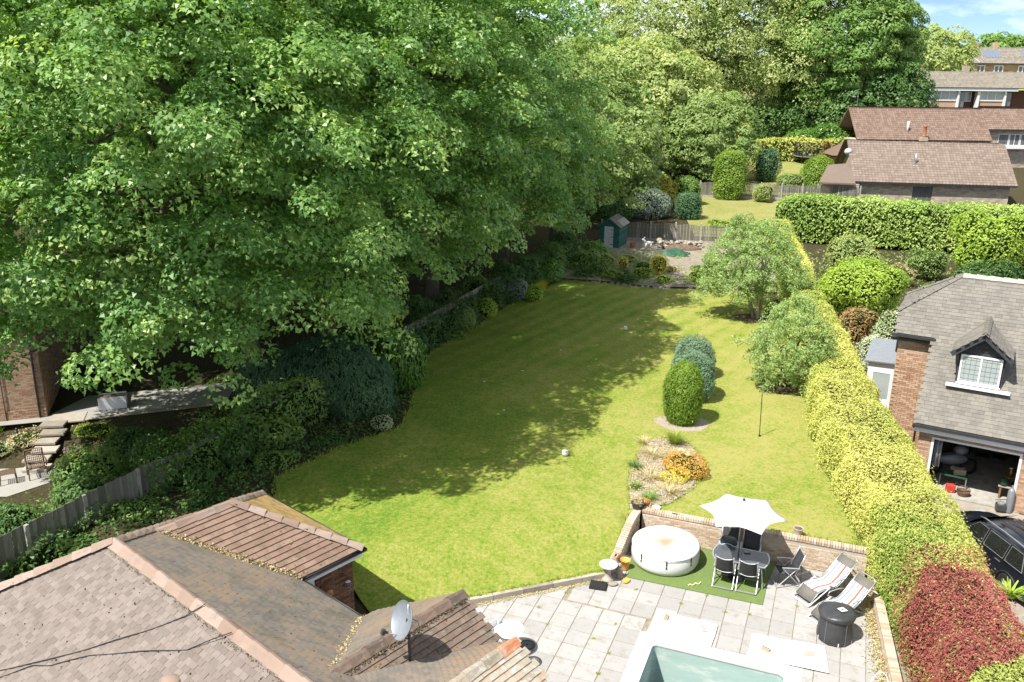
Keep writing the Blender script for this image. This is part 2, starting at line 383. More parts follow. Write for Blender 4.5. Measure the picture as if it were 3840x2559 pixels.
M['twig_green'] = mk('inner_foliage', (.022, .042, .010), (.045, .075, .018), 9, .95, .9, 30, .05, bdist=.06)
M['solar'] = mk('solar_panel', (.16, .20, .26), (.22, .26, .33), 3, .12, 0, 40, .8)
M['asphalt'] = mk('drive_paving', (.30, .26, .21), (.42, .37, .31), 3, .9, .5, 50, .15)
M['yellow_lichen'] = mk('yellow_lichen', (.55, .42, .05), (.66, .52, .10), 20, .95, .5, 60, .1)

# foliage: colours brighter than real leaves; palest sycamore tint stands in for highlights
G = {}
G['sycamore'] = leafmat('sycamore_leaf', [(0, (.060, .135, .038)), (.4, (.115, .215, .058)), (.72, (.215, .325, .095)), (1, (.42, .47, .18))], .36, k=1.32, rough=.4, spec=.36)
G['beech'] = leafmat('olive_leaf', [(0, (.15, .205, .062)), (.5, (.25, .300, .105)), (.85, (.35, .375, .16)), (1, (.43, .41, .22))], .34, k=1.4)
G['greenery'] = leafmat('broad_leaf', [(0, (.075, .15, .032)), (.5, (.145, .24, .06)), (1, (.25, .33, .10))], .35, k=1.3)
G['paleleaf'] = leafmat('pale_leaf', [(0, (.15, .235, .06)), (.5, (.25, .345, .11)), (1, (.37, .43, .18))], .35)
G['apple'] = leafmat('apple_leaf', [(0, (.16, .245, .078)), (.5, (.265, .365, .125)), (1, (.42, .49, .24))], .34, k=1.1)
G['privet'] = leafmat('golden_privet_leaf', [(0, (.28, .35, .095)), (.4, (.45, .48, .135)), (.75, (.60, .58, .18)), (1, (.70, .65, .29))], .35)
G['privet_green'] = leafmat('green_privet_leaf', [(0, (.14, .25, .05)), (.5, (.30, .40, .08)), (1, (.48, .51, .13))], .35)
G['berberis'] = leafmat('red_barberry_leaf', [(0, (.26, .075, .068)), (.45, (.42, .125, .110)), (.8, (.55, .22, .18)), (1, (.60, .38, .24))], .32, tsat=.9)
G['leyland'] = leafmat('conifer_hedge_leaf', [(0, (.14, .22, .05)), (.5, (.25, .345, .085)), (1, (.39, .45, .15))], .28, k=1.3)
G['brightgreen'] = leafmat('bright_shrub_leaf', [(0, (.18, .30, .035)), (.5, (.33, .46, .065)), (1, (.48, .56, .12))], .35)
G['goldleaf'] = leafmat('gold_shrub_leaf', [(0, (.42, .40, .06)), (.5, (.62, .55, .09)), (1, (.74, .64, .15))], .35)
G['spruce'] = leafmat('spruce_needle', [(0, (.09, .175, .020)), (.5, (.17, .28, .032)), (1, (.30, .40, .06))], .2)
G['juniper'] = leafmat('blue_juniper_needle', [(0, (.085, .165, .095)), (.5, (.15, .25, .145)), (1, (.24, .35, .225))], .15)
G['darkconifer'] = leafmat('dark_conifer_needle', [(0, (.045, .11, .055)), (.5, (.08, .17, .08)), (1, (.14, .24, .115))], .2)
G['laurel'] = leafmat('laurel_leaf', [(0, (.06, .16, .025)), (.5, (.12, .26, .04)), (1, (.24, .37, .08))], .3, rough=.3, spec=.5)
G['ivy'] = leafmat('ivy_leaf', [(0, (.045, .11, .03)), (.5, (.085, .17, .045)), (1, (.16, .26, .08))], .28, rough=.4)
G['grayleaf'] = leafmat('grey_shrub_leaf', [(0, (.14, .19, .14)), (.5, (.24, .30, .24)), (1, (.40, .45, .40))], .25)
G['variegated'] = leafmat('variegated_leaf', [(0, (.28, .36, .17)), (.5, (.46, .52, .30)), (1, (.66, .68, .48))], .3)
G['straw'] = leafmat('dry_stalk', [(0, (.34, .27, .13)), (.5, (.50, .42, .24)), (1, (.64, .56, .36))], .25)
G['orangeleaf'] = leafmat('orange_shrub_leaf', [(0, (.50, .26, .05)), (.5, (.64, .36, .09)), (1, (.68, .50, .10))], .35, tsat=.9)
G['purple'] = leafmat('purple_leaf', [(0, (.07, .05, .04)), (.5, (.13, .095, .065)), (1, (.20, .19, .10))], .3)
G['white_fl'] = leafmat('white_flower', [(0, (.20, .28, .10)), (.5, (.45, .50, .32)), (1, (.78, .77, .72))], .3)
G['photinia'] = leafmat('red_tipped_leaf', [(0, (.16, .20, .06)), (.55, (.34, .24, .10)), (1, (.52, .24, .12))], .3, tsat=.9)
G['grass'] = leafmat('grass_blade', [(0, (.16, .24, .035)), (.5, (.28, .36, .06)), (1, (.46, .46, .14))], .35)
G['pinkfl'] = leafmat('pink_flower', [(0, (.20, .25, .08)), (.5, (.45, .25, .35)), (1, (.62, .40, .55))], .3, tsat=.9)
# ------------------------------------------------------------------ foliage builders
def unit(a): return a / np.maximum(np.linalg.norm(a, axis=-1, keepdims=True), 1e-9)

def quads_mesh(name, V, tint):
    n = len(tint)
    if len(V) == 3 * n: return tris_mesh(name, V, tint)
    me = bpy.data.meshes.new(name)
    me.vertices.add(4 * n); me.vertices.foreach_set('co', np.ascontiguousarray(V, dtype=np.float32).ravel())
    me.loops.add(4 * n); me.loops.foreach_set('vertex_index', np.arange(4 * n, dtype=np.int32))
    me.polygons.add(n); me.polygons.foreach_set('loop_start', np.arange(0, 4 * n, 4, dtype=np.int32))
    at = me.attributes.new('tint', 'FLOAT', 'FACE'); at.data.foreach_set('value', np.ascontiguousarray(tint, dtype=np.float32))
    me.update(calc_edges=True)
    return me

def tris_mesh(name, V, tint):
    n = len(tint)
    me = bpy.data.meshes.new(name)
    me.vertices.add(3 * n); me.vertices.foreach_set('co', np.ascontiguousarray(V, dtype=np.float32).ravel())
    me.loops.add(3 * n); me.loops.foreach_set('vertex_index', np.arange(3 * n, dtype=np.int32))
    me.polygons.add(n); me.polygons.foreach_set('loop_start', np.arange(0, 3 * n, 3, dtype=np.int32))
    at = me.attributes.new('tint', 'FLOAT', 'FACE'); at.data.foreach_set('value', np.ascontiguousarray(tint, dtype=np.float32))
    me.update(calc_edges=True)
    return me

def leaf_quads(rg, P, N, S, asp=.62, fold=.12, droop=.22, T=None, tj=.6, tri=True):
    n = len(P)
    if T is None: T = rg.normal(size=(n, 3))
    else: T = T + rg.normal(size=(n, 3)) * tj
    N = unit(N); T = unit(T - N * np.sum(T * N, 1, keepdims=True)); B = np.cross(N, T)
    S = np.asarray(S).reshape(-1, 1)
    if tri:
        V = np.empty((n, 3, 3))
        V[:, 0] = P - T * S * .42 + B * S * asp * .55; V[:, 1] = P - T * S * .42 - B * S * asp * .55; V[:, 2] = P + T * S * .62 - N * S * droop
        return V.reshape(-1, 3)
    V = np.empty((n, 4, 3))
    V[:, 0] = P - T * S * .5
    V[:, 1] = P + B * S * asp * .5 + N * S * fold
    V[:, 2] = P + T * S * .5 - N * S * droop
    V[:, 3] = P - B * S * asp * .5 + N * S * fold
    return V.reshape(-1, 3)

def dart(rg, samples, dmin, nmax):
    keep = []
    K = np.empty((0, 3))
    for p in samples:
        if len(keep) and np.min(np.sum((K - p) ** 2, 1)) < dmin * dmin: continue
        keep.append(p); K = np.array(keep)
        if len(keep) >= nmax: break
    return K

def env_points(rg, envs, dmin, nmax, lo=.82, hi=1.05, bottom=-.75, tries=14):
    """clump centres spread over the outside of a union of ellipsoids (cx,cy,cz,rx,ry,rz)"""
    E = np.array(envs, float)
    area = (E[:, 3] * E[:, 4] + E[:, 3] * E[:, 5] + E[:, 4] * E[:, 5]); pr = area / area.sum()
    m = nmax * tries
    k = rg.choice(len(E), m, p=pr)
    d = unit(rg.normal(size=(m, 3))); d[:, 2] = np.where(d[:, 2] < bottom, -d[:, 2], d[:, 2])
    P = E[k, :3] + d * E[k, 3:] * rg.uniform(lo, hi, (m, 1))
    ins = np.zeros(m, bool)
    for j in range(len(E)):
        q = np.sum(((P - E[j, :3]) / E[j, 3:]) ** 2, 1) < (lo * .92) ** 2
        ins |= q & (k != j)
    sel = ~ins
    P, d = P[sel], d[sel]
    keep = dart(rg, P, dmin, nmax)
    # outward direction of each kept centre
    c = E[:, :3].mean(0)
    O = unit(keep - c)
    return keep, O

def clump_leaves(rg, C, O, r, n, size, flat=.6, up=.5, asp=.62, tint_w=.5, hang=0.0, shell=.62, rj=.45, sj=.35, updir=.55, droop=.22, nj=.32):
    """n leaves on the outer/upper side of each clump centre"""
    k = len(C)
    R_ = r * (1 + rj * rg.uniform(-1, 1, k))
    idx = np.repeat(np.arange(k), n)
    m = len(idx)
    A = unit(O * .55 + np.array([0, 0, updir]))[idx]
    d = unit(rg.normal(size=(m, 3)))
    s = np.sum(d * A, 1); d = np.where((s < -.2)[:, None], d - 2 * (s * .9)[:, None] * A, d); d = unit(d)
    rad = rg.uniform(shell, 1.0, (m, 1)) ** .6
    off = d * R_[idx][:, None] * rad
    off[:, 2] *= flat
    hz = np.sqrt(off[:, 0] ** 2 + off[:, 1] ** 2) / R_[idx]
    off[:, 2] -= hang * R_[idx] * hz ** 2
    P = C[idx] + off
    N = d * .55 + O[idx] * .25 + np.array([0, 0, up]) + rg.normal(size=(m, 3)) * nj
    T = d * np.array([1, 1, .1]) + np.array([0, 0, -.3]) + rg.normal(size=(m, 3)) * .35
    S = size * (1 + sj * rg.uniform(-1, 1, m))
    tint = np.clip(tint_w * rg.uniform(0, 1, k)[idx] + (1 - tint_w) * rg.beta(2, 2.2, m) + .0, 0, 1)
    return leaf_quads(rg, P, N, S, asp, T=T, droop=droop), tint

def limb_curve(a, b, sag=.12, n=5, rg=None):
    a, b = np.array(a, float), np.array(b, float); d = b - a
    out = []
    for i in range(n + 1):
        t = i / n
        p = a + d * t; p[2] += math.sin(math.pi * t) * sag * np.linalg.norm(d)
        if rg is not None and 0 < i < n: p += rg.normal(size=3) * .03 * np.linalg.norm(d)
        out.append(tuple(p))
    return out

def tree(name, label, loc, envs, clump_r, ncl, nleaf, size, mat, bark='bark', trunk_r=.3, seed=1, flat=.6, up=.5, hang=.25, cat='tree', group=None,
         inner=.25, asp=.62, limbs=26, tint_w=.5, trunk_top=.55, dmin=.95, updir=.55, trunks=1, lo=.76, droop=.22, bottom=-.75, rz=0.0, sub=0, nj=.32):
    rg = rng_(seed)
    t = thing(name, label, cat, loc, rz, group)
    C, O = env_points(rg, envs, clump_r * dmin, ncl, lo=lo, bottom=bottom)
    if inner:
        ci, oi = env_points(rg, [(e[0], e[1], e[2], e[3] * .68, e[4] * .68, e[5] * .68) for e in envs], clump_r * 1.15, int(ncl * inner))
        C2, O2 = np.vstack([C, ci]), np.vstack([O, oi])
    else: C2, O2 = C, O
    kp = (O2[:, 1] < .3) | (O2[:, 2] > .75) | (rg.uniform(0, 1, len(O2)) < .45)      # the hidden far side is thinner
    C2, O2 = C2[kp], O2[kp]
    if sub:                       # break every clump into smaller sprays
        k = len(C2); ix = np.repeat(np.arange(k), sub); A = unit(O2 * .5 + np.array([0, 0, updir]))[ix]
        d = unit(rg.normal(size=(len(ix), 3))); s_ = np.sum(d * A, 1); d = unit(np.where((s_ < -.05)[:, None], d - 2 * s_[:, None] * A, d))
        cs = clump_r * rg.uniform(.6, 1.25, k)[ix][:, None]
        off = d * cs * rg.uniform(.55, 1.05, (len(ix), 1)); off[:, 2] *= flat
        hz = np.hypot(off[:, 0], off[:, 1]) / clump_r; off[:, 2] -= hang * clump_r * hz ** 2
        C2, O2 = C2[ix] + off, unit(O2[ix] * .6 + d); clump_r, nleaf = clump_r * .46, nleaf // sub
    V, ti = clump_leaves(rg, C2, O2, clump_r, nleaf, size, flat, up, asp, tint_w, hang, updir=updir, droop=droop, nj=nj)
    cr = link_mesh('crown', quads_mesh('crown', V, ti), mat, t)
    E = np.array(envs, float)
    zt = (E[:, 2] + E[:, 5]).max(); cx, cy = np.average(E[:, 0], weights=E[:, 3]), np.average(E[:, 1], weights=E[:, 3])
    mb = MB(); lm = MB()
    tops = []
    for k in range(trunks):
        a = 6.28 * k / max(trunks, 1) + .5
        bx, by = (.0, .0) if trunks == 1 else (math.cos(a) * trunk_r * .9, math.sin(a) * trunk_r * .9)
        th = zt * trunk_top
        fx, fy = (cx * trunk_top, cy * trunk_top) if trunks == 1 else (cx * .5 + math.cos(a) * E[:, 3].max() * .35, cy * .5 + math.sin(a) * E[:, 4].max() * .35)
        pts = [(bx + (fx - bx) * q ** 1.3 + rg.normal() * .05 * q * th * .15, by + (fy - by) * q ** 1.3 + rg.normal() * .05 * q * th * .15, -0.25 + (th + .25) * q) for q in np.linspace(0, 1, 7)]
        mb.tube(pts, [trunk_r * (1.25 if i == 0 else 1.0) * (1 - .62 * i / 6) / math.sqrt(trunks) ** .6 for i in range(7)], 9)
        tops.append(pts)
    sel = np.arange(len(C)); rg.shuffle(sel)
    for j in sel[:limbs]:
        pts = tops[rg.integers(len(tops))]
        i0 = int(rg.integers(3, 7)); a = pts[i0]
        b = C[j] * np.array([.94, .94, .97])
        if b[2] < a[2] * .6: a = pts[2]
        cv = limb_curve(a, b, .10, 5, rg)
        r0 = trunk_r * rg.uniform(.22, .42)
        lm.tube(cv, [r0 * (1 - .8 * i / 5) for i in range(6)], 5, caps=False)
    mb.build('trunk', M[bark], t, smooth=True)
    if limbs: lm.build('limbs', M[bark], t, smooth=True)
    return t

def blob_surface(rg, n, envs, lump=.08, ls=1.6, seed=0, zmin=0.0, power=2.0):
    """random points and normals on the outside of a union of (super)ellipsoids, standing on zmin"""
    E = np.array(envs, float)
    area = (E[:, 3] * E[:, 4] + E[:, 3] * E[:, 5] + E[:, 4] * E[:, 5]); pr = area / area.sum()
    m = int(n * 2.6)
    k = rg.choice(len(E), m, p=pr)
    d = unit(rg.normal(size=(m, 3)))
    if power != 2.0:
        s = (np.sum(np.abs(d) ** power, 1)) ** (1 / power); dd = d / s[:, None]
        nn = unit(np.sign(d) * np.abs(dd) ** (power - 1))
    else: dd = d; nn = d
    P = E[k, :3] + dd * E[k, 3:]
    N = unit(nn / E[k, 3:])
    P = P + N * (snoise(P, ls, seed) * lump)[:, None] + N * (snoise(P, ls * 2.7, seed + 3) * lump * .45)[:, None]
    ok = P[:, 2] > zmin
    for j in range(len(E)):
        dq = np.abs((P - E[j, :3]) / E[j, 3:])
        q = np.sum(dq ** power, 1) < .80
        ok &= ~(q & (k != j))
    P, N = P[ok][:n], N[ok][:n]
    return P, N

def core_mesh(envs, s=.9, n=14, k=9, power=2.0, zmin=0.0):
    mb = MB()
    for e in envs:
        vs = []
        for i in range(k + 1):
            ph = math.pi * i / k - math.pi / 2
            for j in range(n):
                a = 2 * math.pi * j / n
                d = np.array([math.cos(ph) * math.cos(a), math.cos(ph) * math.sin(a), math.sin(ph)])
                if power != 2.0: d = d / (np.sum(np.abs(d) ** power)) ** (1 / power)
                q = np.array(e[:3]) + d * np.array(e[3:]) * s
                vs.append((q[0], q[1], max(q[2], zmin)))
        fs = [(i * n + j, i * n + (j + 1) % n, (i + 1) * n + (j + 1) % n, (i + 1) * n + j) for i in range(k) for j in range(n)]
        mb.add(vs, fs)
    return mb

def shrub(name, label, loc, envs, n, size, mat, seed=1, lump=.08, ls=1.6, core='twig_green', asp=.55, up=.35, nj=.5, cat='shrub', group=None, power=2.0, core_s=.88,
          layers=2, hang=0.0, tgrad=0.0, tdir=None, tj=.6, zmin=0.0, stem=None, droop=.2, rz=0.0, tint_patch=.35, depth=.12):
    """closed foliage mass: leaves in layers over the outside, inner twigs behind"""
    rg = rng_(seed)
    t = thing(name, label, cat, loc, rz, group)
    P, N = blob_surface(rg, n, envs, lump, ls, seed, zmin, power)
    m = len(P)
    dep = rg.uniform(0, 1, m) ** 1.5 * depth
    P = P - N * (dep * min(1.0, float(np.min(np.array(envs)[:, 3:])) * 1.2))[:, None]
    P = P + rg.normal(size=(m, 3)) * size * .25 + N * (np.abs(rg.normal(size=m)) * (rg.uniform(0, 1, m) < .06) * size * 1.1)[:, None]
    Nn = unit(N + np.array([0, 0, up + .15]) + rg.normal(size=(m, 3)) * nj * .85)
    T = None
    if tdir == 'up': T = N * .7 + np.array([0, 0, 1.0])
    elif tdir == 'down': T = N * .7 + np.array([0, 0, -1.0])
    elif tdir == 'out': T = N * 1.2 + np.array([0, 0, .2]); Nn = unit(np.cross(T, rg.normal(size=(m, 3))))
    S = size * (1 + .35 * rg.uniform(-1, 1, m))
    tint = np.clip(rg.beta(2, 2, m) * (1 - tint_patch) + tint_patch * (.5 + .6 * snoise(P, 1.1, seed + 7)), 0, 1)
    V = leaf_quads(rg, P, Nn, S, asp, T=T, tj=tj, droop=droop, tri=size < .2)
    link_mesh('foliage', quads_mesh('foliage', V, tint), mat, t)
    if core: core_mesh(envs, core_s, power=power, zmin=zmin).build('branches', M[core], t, smooth=True)
    if stem: MB().tube([(0, 0, -.1), (0, 0, stem)], .05, 6).build('stem', M['bark'], t)
    return t

def lobes(rx, ry, h, seed, k=4):
    r = random.Random(seed); out = [(0, 0, h * .46, rx * .82, ry * .82, h * .48)]
    for i in range(k):
        a = 6.28 * (i + r.random() * .7) / k; q = r.uniform(.42, .6)
        hh = h * r.uniform(.22, .32); out.append((math.cos(a) * rx * q, math.sin(a) * ry * q, h * r.uniform(.30, .72), rx * r.uniform(.42, .56), ry * r.uniform(.42, .56), hh))
    return out

def tuft(name, label, loc, n, h, spread, mat, seed=1, w=.03, cat='plant', group=None, arch=.5, base=.1, rz=0.0):
    """a clump of arching blades"""
    rg = rng_(seed); t = thing(name, label, cat, loc, rz, group)
    seg = 3
    a = rg.uniform(0, 6.283, n); b = rg.uniform(0, base, n); ln = h * rg.uniform(.6, 1.15, n); sp = spread * rg.uniform(.2, 1.0, n)
    quads = []; ti = []
    tv = rg.uniform(0, 1, n)
    for i in range(n):
        d = np.array([math.cos(a[i]), math.sin(a[i]), 0]); s = np.array([-d[1], d[0], 0]) * w * .5
        pts = []
        for k in range(seg + 1):
            q = k / seg
            pts.append(d * (b[i] + sp[i] * q ** 1.4) + np.array([0, 0, ln[i] * (q - arch * q * q * .55)]))
        for k in range(seg):
            w0, w1 = (1 - .8 * k / seg), (1 - .8 * (k + 1) / seg)
            quads += [pts[k] - s * w0, pts[k] + s * w0, pts[k + 1] + s * w1, pts[k + 1] - s * w1]; ti.append(tv[i])
    link_mesh('blades', quads_mesh('blades', np.array(quads), np.array(ti)), mat, t)
    return t

def hedge(name, label, path, mat, size, dens, seed=1, core='twig', lump=.16, ls=.9, cat='hedge', asp=.55, up=.35, nj=.55, core_s=.82, tint_patch=.5, loc=None, mats2=None, group=None, droop=.2, zoff=0.0, faces=(1, 1, 1), depth=.14, tilt=.1, grade=None):
    """foliage along a path of (x, y, halfwidth, z0, z1)"""
    rg = rng_(seed)
    Pth = np.array(path, float); base = Pth[0, :2].copy() if loc is None else np.array(loc)
    t = thing(name, label, cat, (base[0], base[1], Pth[0, 3]), 0, group)
    seg = np.diff(Pth[:, :2], axis=0); L_ = np.linalg.norm(seg, axis=1); cum = np.concatenate([[0], np.cumsum(L_)]); tot = cum[-1]
    hw = Pth[:, 2].mean(); hh = (Pth[:, 4] - Pth[:, 3]).mean()
    wts = np.array([hh, 2 * hw, hh]) * np.array(faces); ar = wts.sum() * tot
    n = int(ar * dens)
    s = rg.uniform(0, tot, n); gsc = np.ones(n)
    if grade:                      # finer, denser leaves towards the near end
        y0_, y1_, k0_, k1_ = grade
        ss_ = np.linspace(0, tot, 400); kk_ = np.interp(np.interp(ss_, cum, Pth[:, 1]), [y0_, y1_], [k0_, k1_]); cd = np.cumsum(1 / kk_ ** 2); cd /= cd[-1]
        s = np.interp(rg.uniform(0, 1, n), cd, ss_); gsc = np.interp(np.interp(s, cum, Pth[:, 1]), [y0_, y1_], [k0_, k1_])
    itp = lambda c: np.interp(s, cum, Pth[:, c])
    x, y, w, z0, z1 = (itp(c) for c in range(5))
    k = np.clip(np.searchsorted(cum, s, 'right') - 1, 0, len(seg) - 1)
    dirv = seg[k] / L_[k][:, None]
    side = np.stack([dirv[:, 1], -dirv[:, 0]], 1)          # to the right of the path
    f = rg.choice(3, n, p=wts / wts.sum())
    q = rg.uniform(0, 1, n)
    # rounded profile: angle over an arch with superellipse corners
    lat = np.where(f == 0, -1.0, np.where(f == 2, 1.0, q * 2 - 1)); ver = np.where(f == 1, 1.0, q)
    e = 6.0
    r_ = (np.abs(lat) ** e + np.maximum(ver * 2 - 1, 0) ** e) ** (1 / e); r_ = np.maximum(r_, 1.0)
    lat2 = lat / r_; ver2 = np.where(ver > .5, .5 + (ver - .5) / r_, ver)
    wv = w * (1 - tilt * ver2 ** 2 + .06)
    P = np.stack([x + side[:, 0] * lat2 * wv, y + side[:, 1] * lat2 * wv, z0 + (z1 - z0) * ver2], 1)
    N = np.zeros((n, 3)); N[:, :2] = side * np.where(f == 1, lat ** 5, lat)[:, None]; N[:, 2] = np.where(f == 1, 1, .15 + .6 * ver ** 6)
    N = unit(N)
    P += N * (snoise(P, ls, seed) * lump + snoise(P, ls * 3.1, seed + 2) * lump * .4)[:, None]
    P -= N * (rg.uniform(0, 1, n) ** 1.6 * depth)[:, None]
    P += rg.normal(size=(n, 3)) * size * .3
    P += N * (np.abs(rg.normal(size=n)) * (rg.uniform(0, 1, n) < .07) * .10)[:, None]      # stray shoots
    Nn = unit(N + np.array([0, 0, up]) + rg.normal(size=(n, 3)) * nj)
    S = size * gsc * (1 + .4 * rg.uniform(-1, 1, n))
    tint = np.clip(rg.beta(2, 2, n) * (1 - tint_patch) + tint_patch * (.5 + .75 * snoise(P, .45, seed + 7)), 0, 1)
    P[:, :2] -= base; P[:, 2] -= Pth[0, 3]
    V = leaf_quads(rg, P, Nn, S, asp, droop=droop)
    me = quads_mesh('foliage', V, tint)
    link_mesh('foliage', me, mat, t)
    if mats2 is not None:
        fn, extra = mats2
        W = P.copy(); W[:, :2] += base
        idx = fn(W, rg)
        for mm in extra: me.materials.append(mm)
        me.polygons.foreach_set('material_index', idx.astype(np.int32))
    # inner twigs
    mb = MB(); vs = []; fs = []; npf = 8
    ss = np.linspace(0, tot, max(2, int(tot / .8)))
    for si in ss:
        xi, yi, wi, a0, a1 = (np.interp(si, cum, Pth[:, c]) for c in range(5))
        kk = min(int(np.clip(np.searchsorted(cum, si, 'right') - 1, 0, len(seg) - 1)), len(seg) - 1)
        dv = seg[kk] / L_[kk]; sd = np.array([dv[1], -dv[0]])
        for (l_, v_) in ((-.97, 0), (-.97, .5), (-.93, .85), (-.7, .98), (.7, .98), (.93, .85), (.97, .5), (.97, 0)):
            ww = wi * (1 - tilt * v_ ** 2 + .06) - (1 - core_s)
            vs.append((xi + sd[0] * l_ * ww - base[0], yi + sd[1] * l_ * ww - base[1], a0 + (a1 - a0 - (1 - core_s) * .9) * v_ - Pth[0, 3]))
    vv = np.array(vs); ww = vv.copy(); ww[:, :2] += base
    dn = snoise(ww + np.array([0, 0, Pth[0, 3]]), ls, seed) * lump
    for i in range(len(ss) - 1):
        for j in range(npf - 1): fs.append((i * npf + j, (i + 1) * npf + j, (i + 1) * npf + j + 1, i * npf + j + 1))
    fs.append(tuple(range(npf))); fs.append(tuple((len(ss) - 1) * npf + j for j in range(npf))[::-1])
    mb.add([tuple(p) for p in vv], fs); mb.build('branches', M[core], t, smooth=True)
    return t
# ------------------------------------------------------------------ the lie of the land
def sstep(a, b, x): t = np.clip((np.asarray(x, float) - a) / (b - a), 0, 1); return t * t * (3 - 2 * t)
KN = np.array([-.351, .936])                       # away from the patio kerb, up the lawn
def lawn_z(x, y):
    x = np.asarray(x, float); y = np.asarray(y, float)
    s = (x + .96) * KN[0] + (y - 21.08) * KN[1]
    z = .15 + .70 * sstep(-.1, 2.3, s)
    z = np.where((x > 3.9) & (y > 22), .86, z)
    return z + .14 * sstep(30, 60, y) + .02 * np.sin(x * .9 + y * .3) * sstep(25, 30, y)
def hill(x, y):
    x = np.asarray(x, float); y = np.asarray(y, float)
    z = .9 + .7 * sstep(64, 78, y) + .5 * sstep(78, 90, y) + .9 * sstep(90, 112, y) + 6.2 * sstep(112, 138, y) + 3.0 * sstep(140, 175, y) + 5.5 * sstep(180, 300, y)
    return z - 12 * sstep(330, 700, y)
POOL_O = np.array([3.73, 19.32]); POOL_A, POOL_B, POOL_D = 3.25, 7.0, 1.35
PA_ = R(-21.07)
def pool_hole(x, y):
    dx, dy = np.asarray(x) - POOL_O[0], np.asarray(y) - POOL_O[1]
    a = dx * math.cos(PA_) + dy * math.sin(PA_); b = dx * math.sin(PA_) - dy * math.cos(PA_)
    return (a > -.2) & (a < POOL_A + .2) & (b > -.2) & (b < POOL_B + .2)
PATIO = [(-.95, 21.0), (2.45, 22.30), (3.05, 22.45), (3.95, 24.65), (4.20, 24.72), (10.35, 22.60), (10.5, 22.2), (8.95, 16.6), (8.0, 13.0), (-4, 13), (-6.0, 15.2), (-3.2, 18.2)]
PATIO_T = [(-.95, 21.0), (2.3, 22.75), (2.7, 22.75), (3.45, 25.0), (4.3, 25.45), (10.9, 23.1), (11.2, 22.2), (9.6, 16.6), (8.6, 13.0), (-4, 13), (-6.0, 15.2), (-3.2, 18.2)]
def in_poly(x, y, poly):
    x = np.asarray(x, float); y = np.asarray(y, float); ins = np.zeros(x.shape, bool); n = len(poly)
    for i in range(n):
        x1, y1 = poly[i]; x2, y2 = poly[(i + 1) % n]
        if y1 == y2: continue
        c = ((y1 > y) != (y2 > y)) & (x < (x2 - x1) * (y - y1) / (y2 - y1) + x1)
        ins ^= c
    return ins
LEFT_B = [(-15.2, 18.5), (-13.8, 21.6), (-12.2, 25.0), (-10.6, 27.2), (-7.3, 33.8), (-3.9, 42.0), (-.2, 51.5), (4.4, 61.5), (7.0, 69.2), (9.0, 76), (14, 92)]   # left fence line
def left_of(x, y):
    lx = np.interp(y, [p[1] for p in LEFT_B], [p[0] for p in LEFT_B]); return np.asarray(x) - lx
def terrain_z(x, y):
    x = np.asarray(x, float); y = np.asarray(y, float)
    z = np.where(y > 62, hill(x, y), lawn_z(x, y)) - .06
    z = np.where(y < 60, np.minimum(z, .15 + .70 * sstep(21, 24.5, y) + .1), z)
    # neighbour on the left: lower garden falling to the fence
    d = left_of(x, y)
    zl = -.05 - .85 * sstep(34.2, 31.2, y)
    zl = np.where(y > 36, -.05 + .9 * sstep(36, 60, y), zl)
    z = np.where(d < -.25, np.minimum(zl, np.where(y > 62, hill(x, y), 5)), z)
    # house and patio platform
    z = np.where(in_poly(x, y, PATIO_T) | ((y < 20.2) & (d > -.25) & (x < 9.2)), -.07, z)
    # neighbour on the right: drive and garage level
    hx = np.interp(y, [14, 22.5, 30, 45.8, 58.9, 70], [9.7, 11.4, 12.7, 15.9, 18.6, 21.7])
    zr = -.12 + 1.0 * sstep(36, 48, y)
    z = np.where((x > hx) & (y < 62), zr, z)
    return z

def grid_mesh(name, xs, ys, zf, mat, keep=None, **tags):
    X, Y = np.meshgrid(xs, ys); Z = zf(X, Y)
    nx, ny = len(xs), len(ys)
    V = np.stack([X.ravel(), Y.ravel(), Z.ravel()], 1)
    i, j = np.meshgrid(np.arange(nx - 1), np.arange(ny - 1)); a = (j * nx + i).ravel()
    F = np.stack([a, a + 1, a + nx + 1, a + nx], 1)
    if keep is not None:
        c = V[F].mean(1); F = F[keep(c[:, 0], c[:, 1])]
        used = np.unique(F); re = -np.ones(len(V), int); re[used] = np.arange(len(used)); V = V[used]; F = re[F]
    n = len(F); me = bpy.data.meshes.new(name)
    me.vertices.add(len(V)); me.vertices.foreach_set('co', V.astype(np.float32).ravel())
    me.loops.add(4 * n); me.loops.foreach_set('vertex_index', F.astype(np.int32).ravel())
    me.polygons.add(n); me.polygons.foreach_set('loop_start', np.arange(0, 4 * n, 4, dtype=np.int32))
    me.polygons.foreach_set('use_smooth', np.ones(n, bool))
    me.update(calc_edges=True)
    o = link_mesh(name, me, mat); return tagp(o, **tags)

def axis(*segs):
    out = []
    for a, b, s in segs: out += list(np.arange(a, b, s))
    return np.array(out + [segs[-1][1]])
grid_mesh('ground', axis((-900, -60, 40), (-60, -26, 2), (-26, -8, 1), (-8, 13, .3), (13, 36, 1), (36, 70, 2), (70, 900, 40)), axis((-60, 8, 4), (8, 15, 1), (15, 27, .3), (27, 64, 1), (64, 150, 1.5), (150, 400, 10), (400, 1500, 60)), terrain_z, M['soil_dark'], keep=lambda x, y: ~pool_hole(x, y), kind='structure')

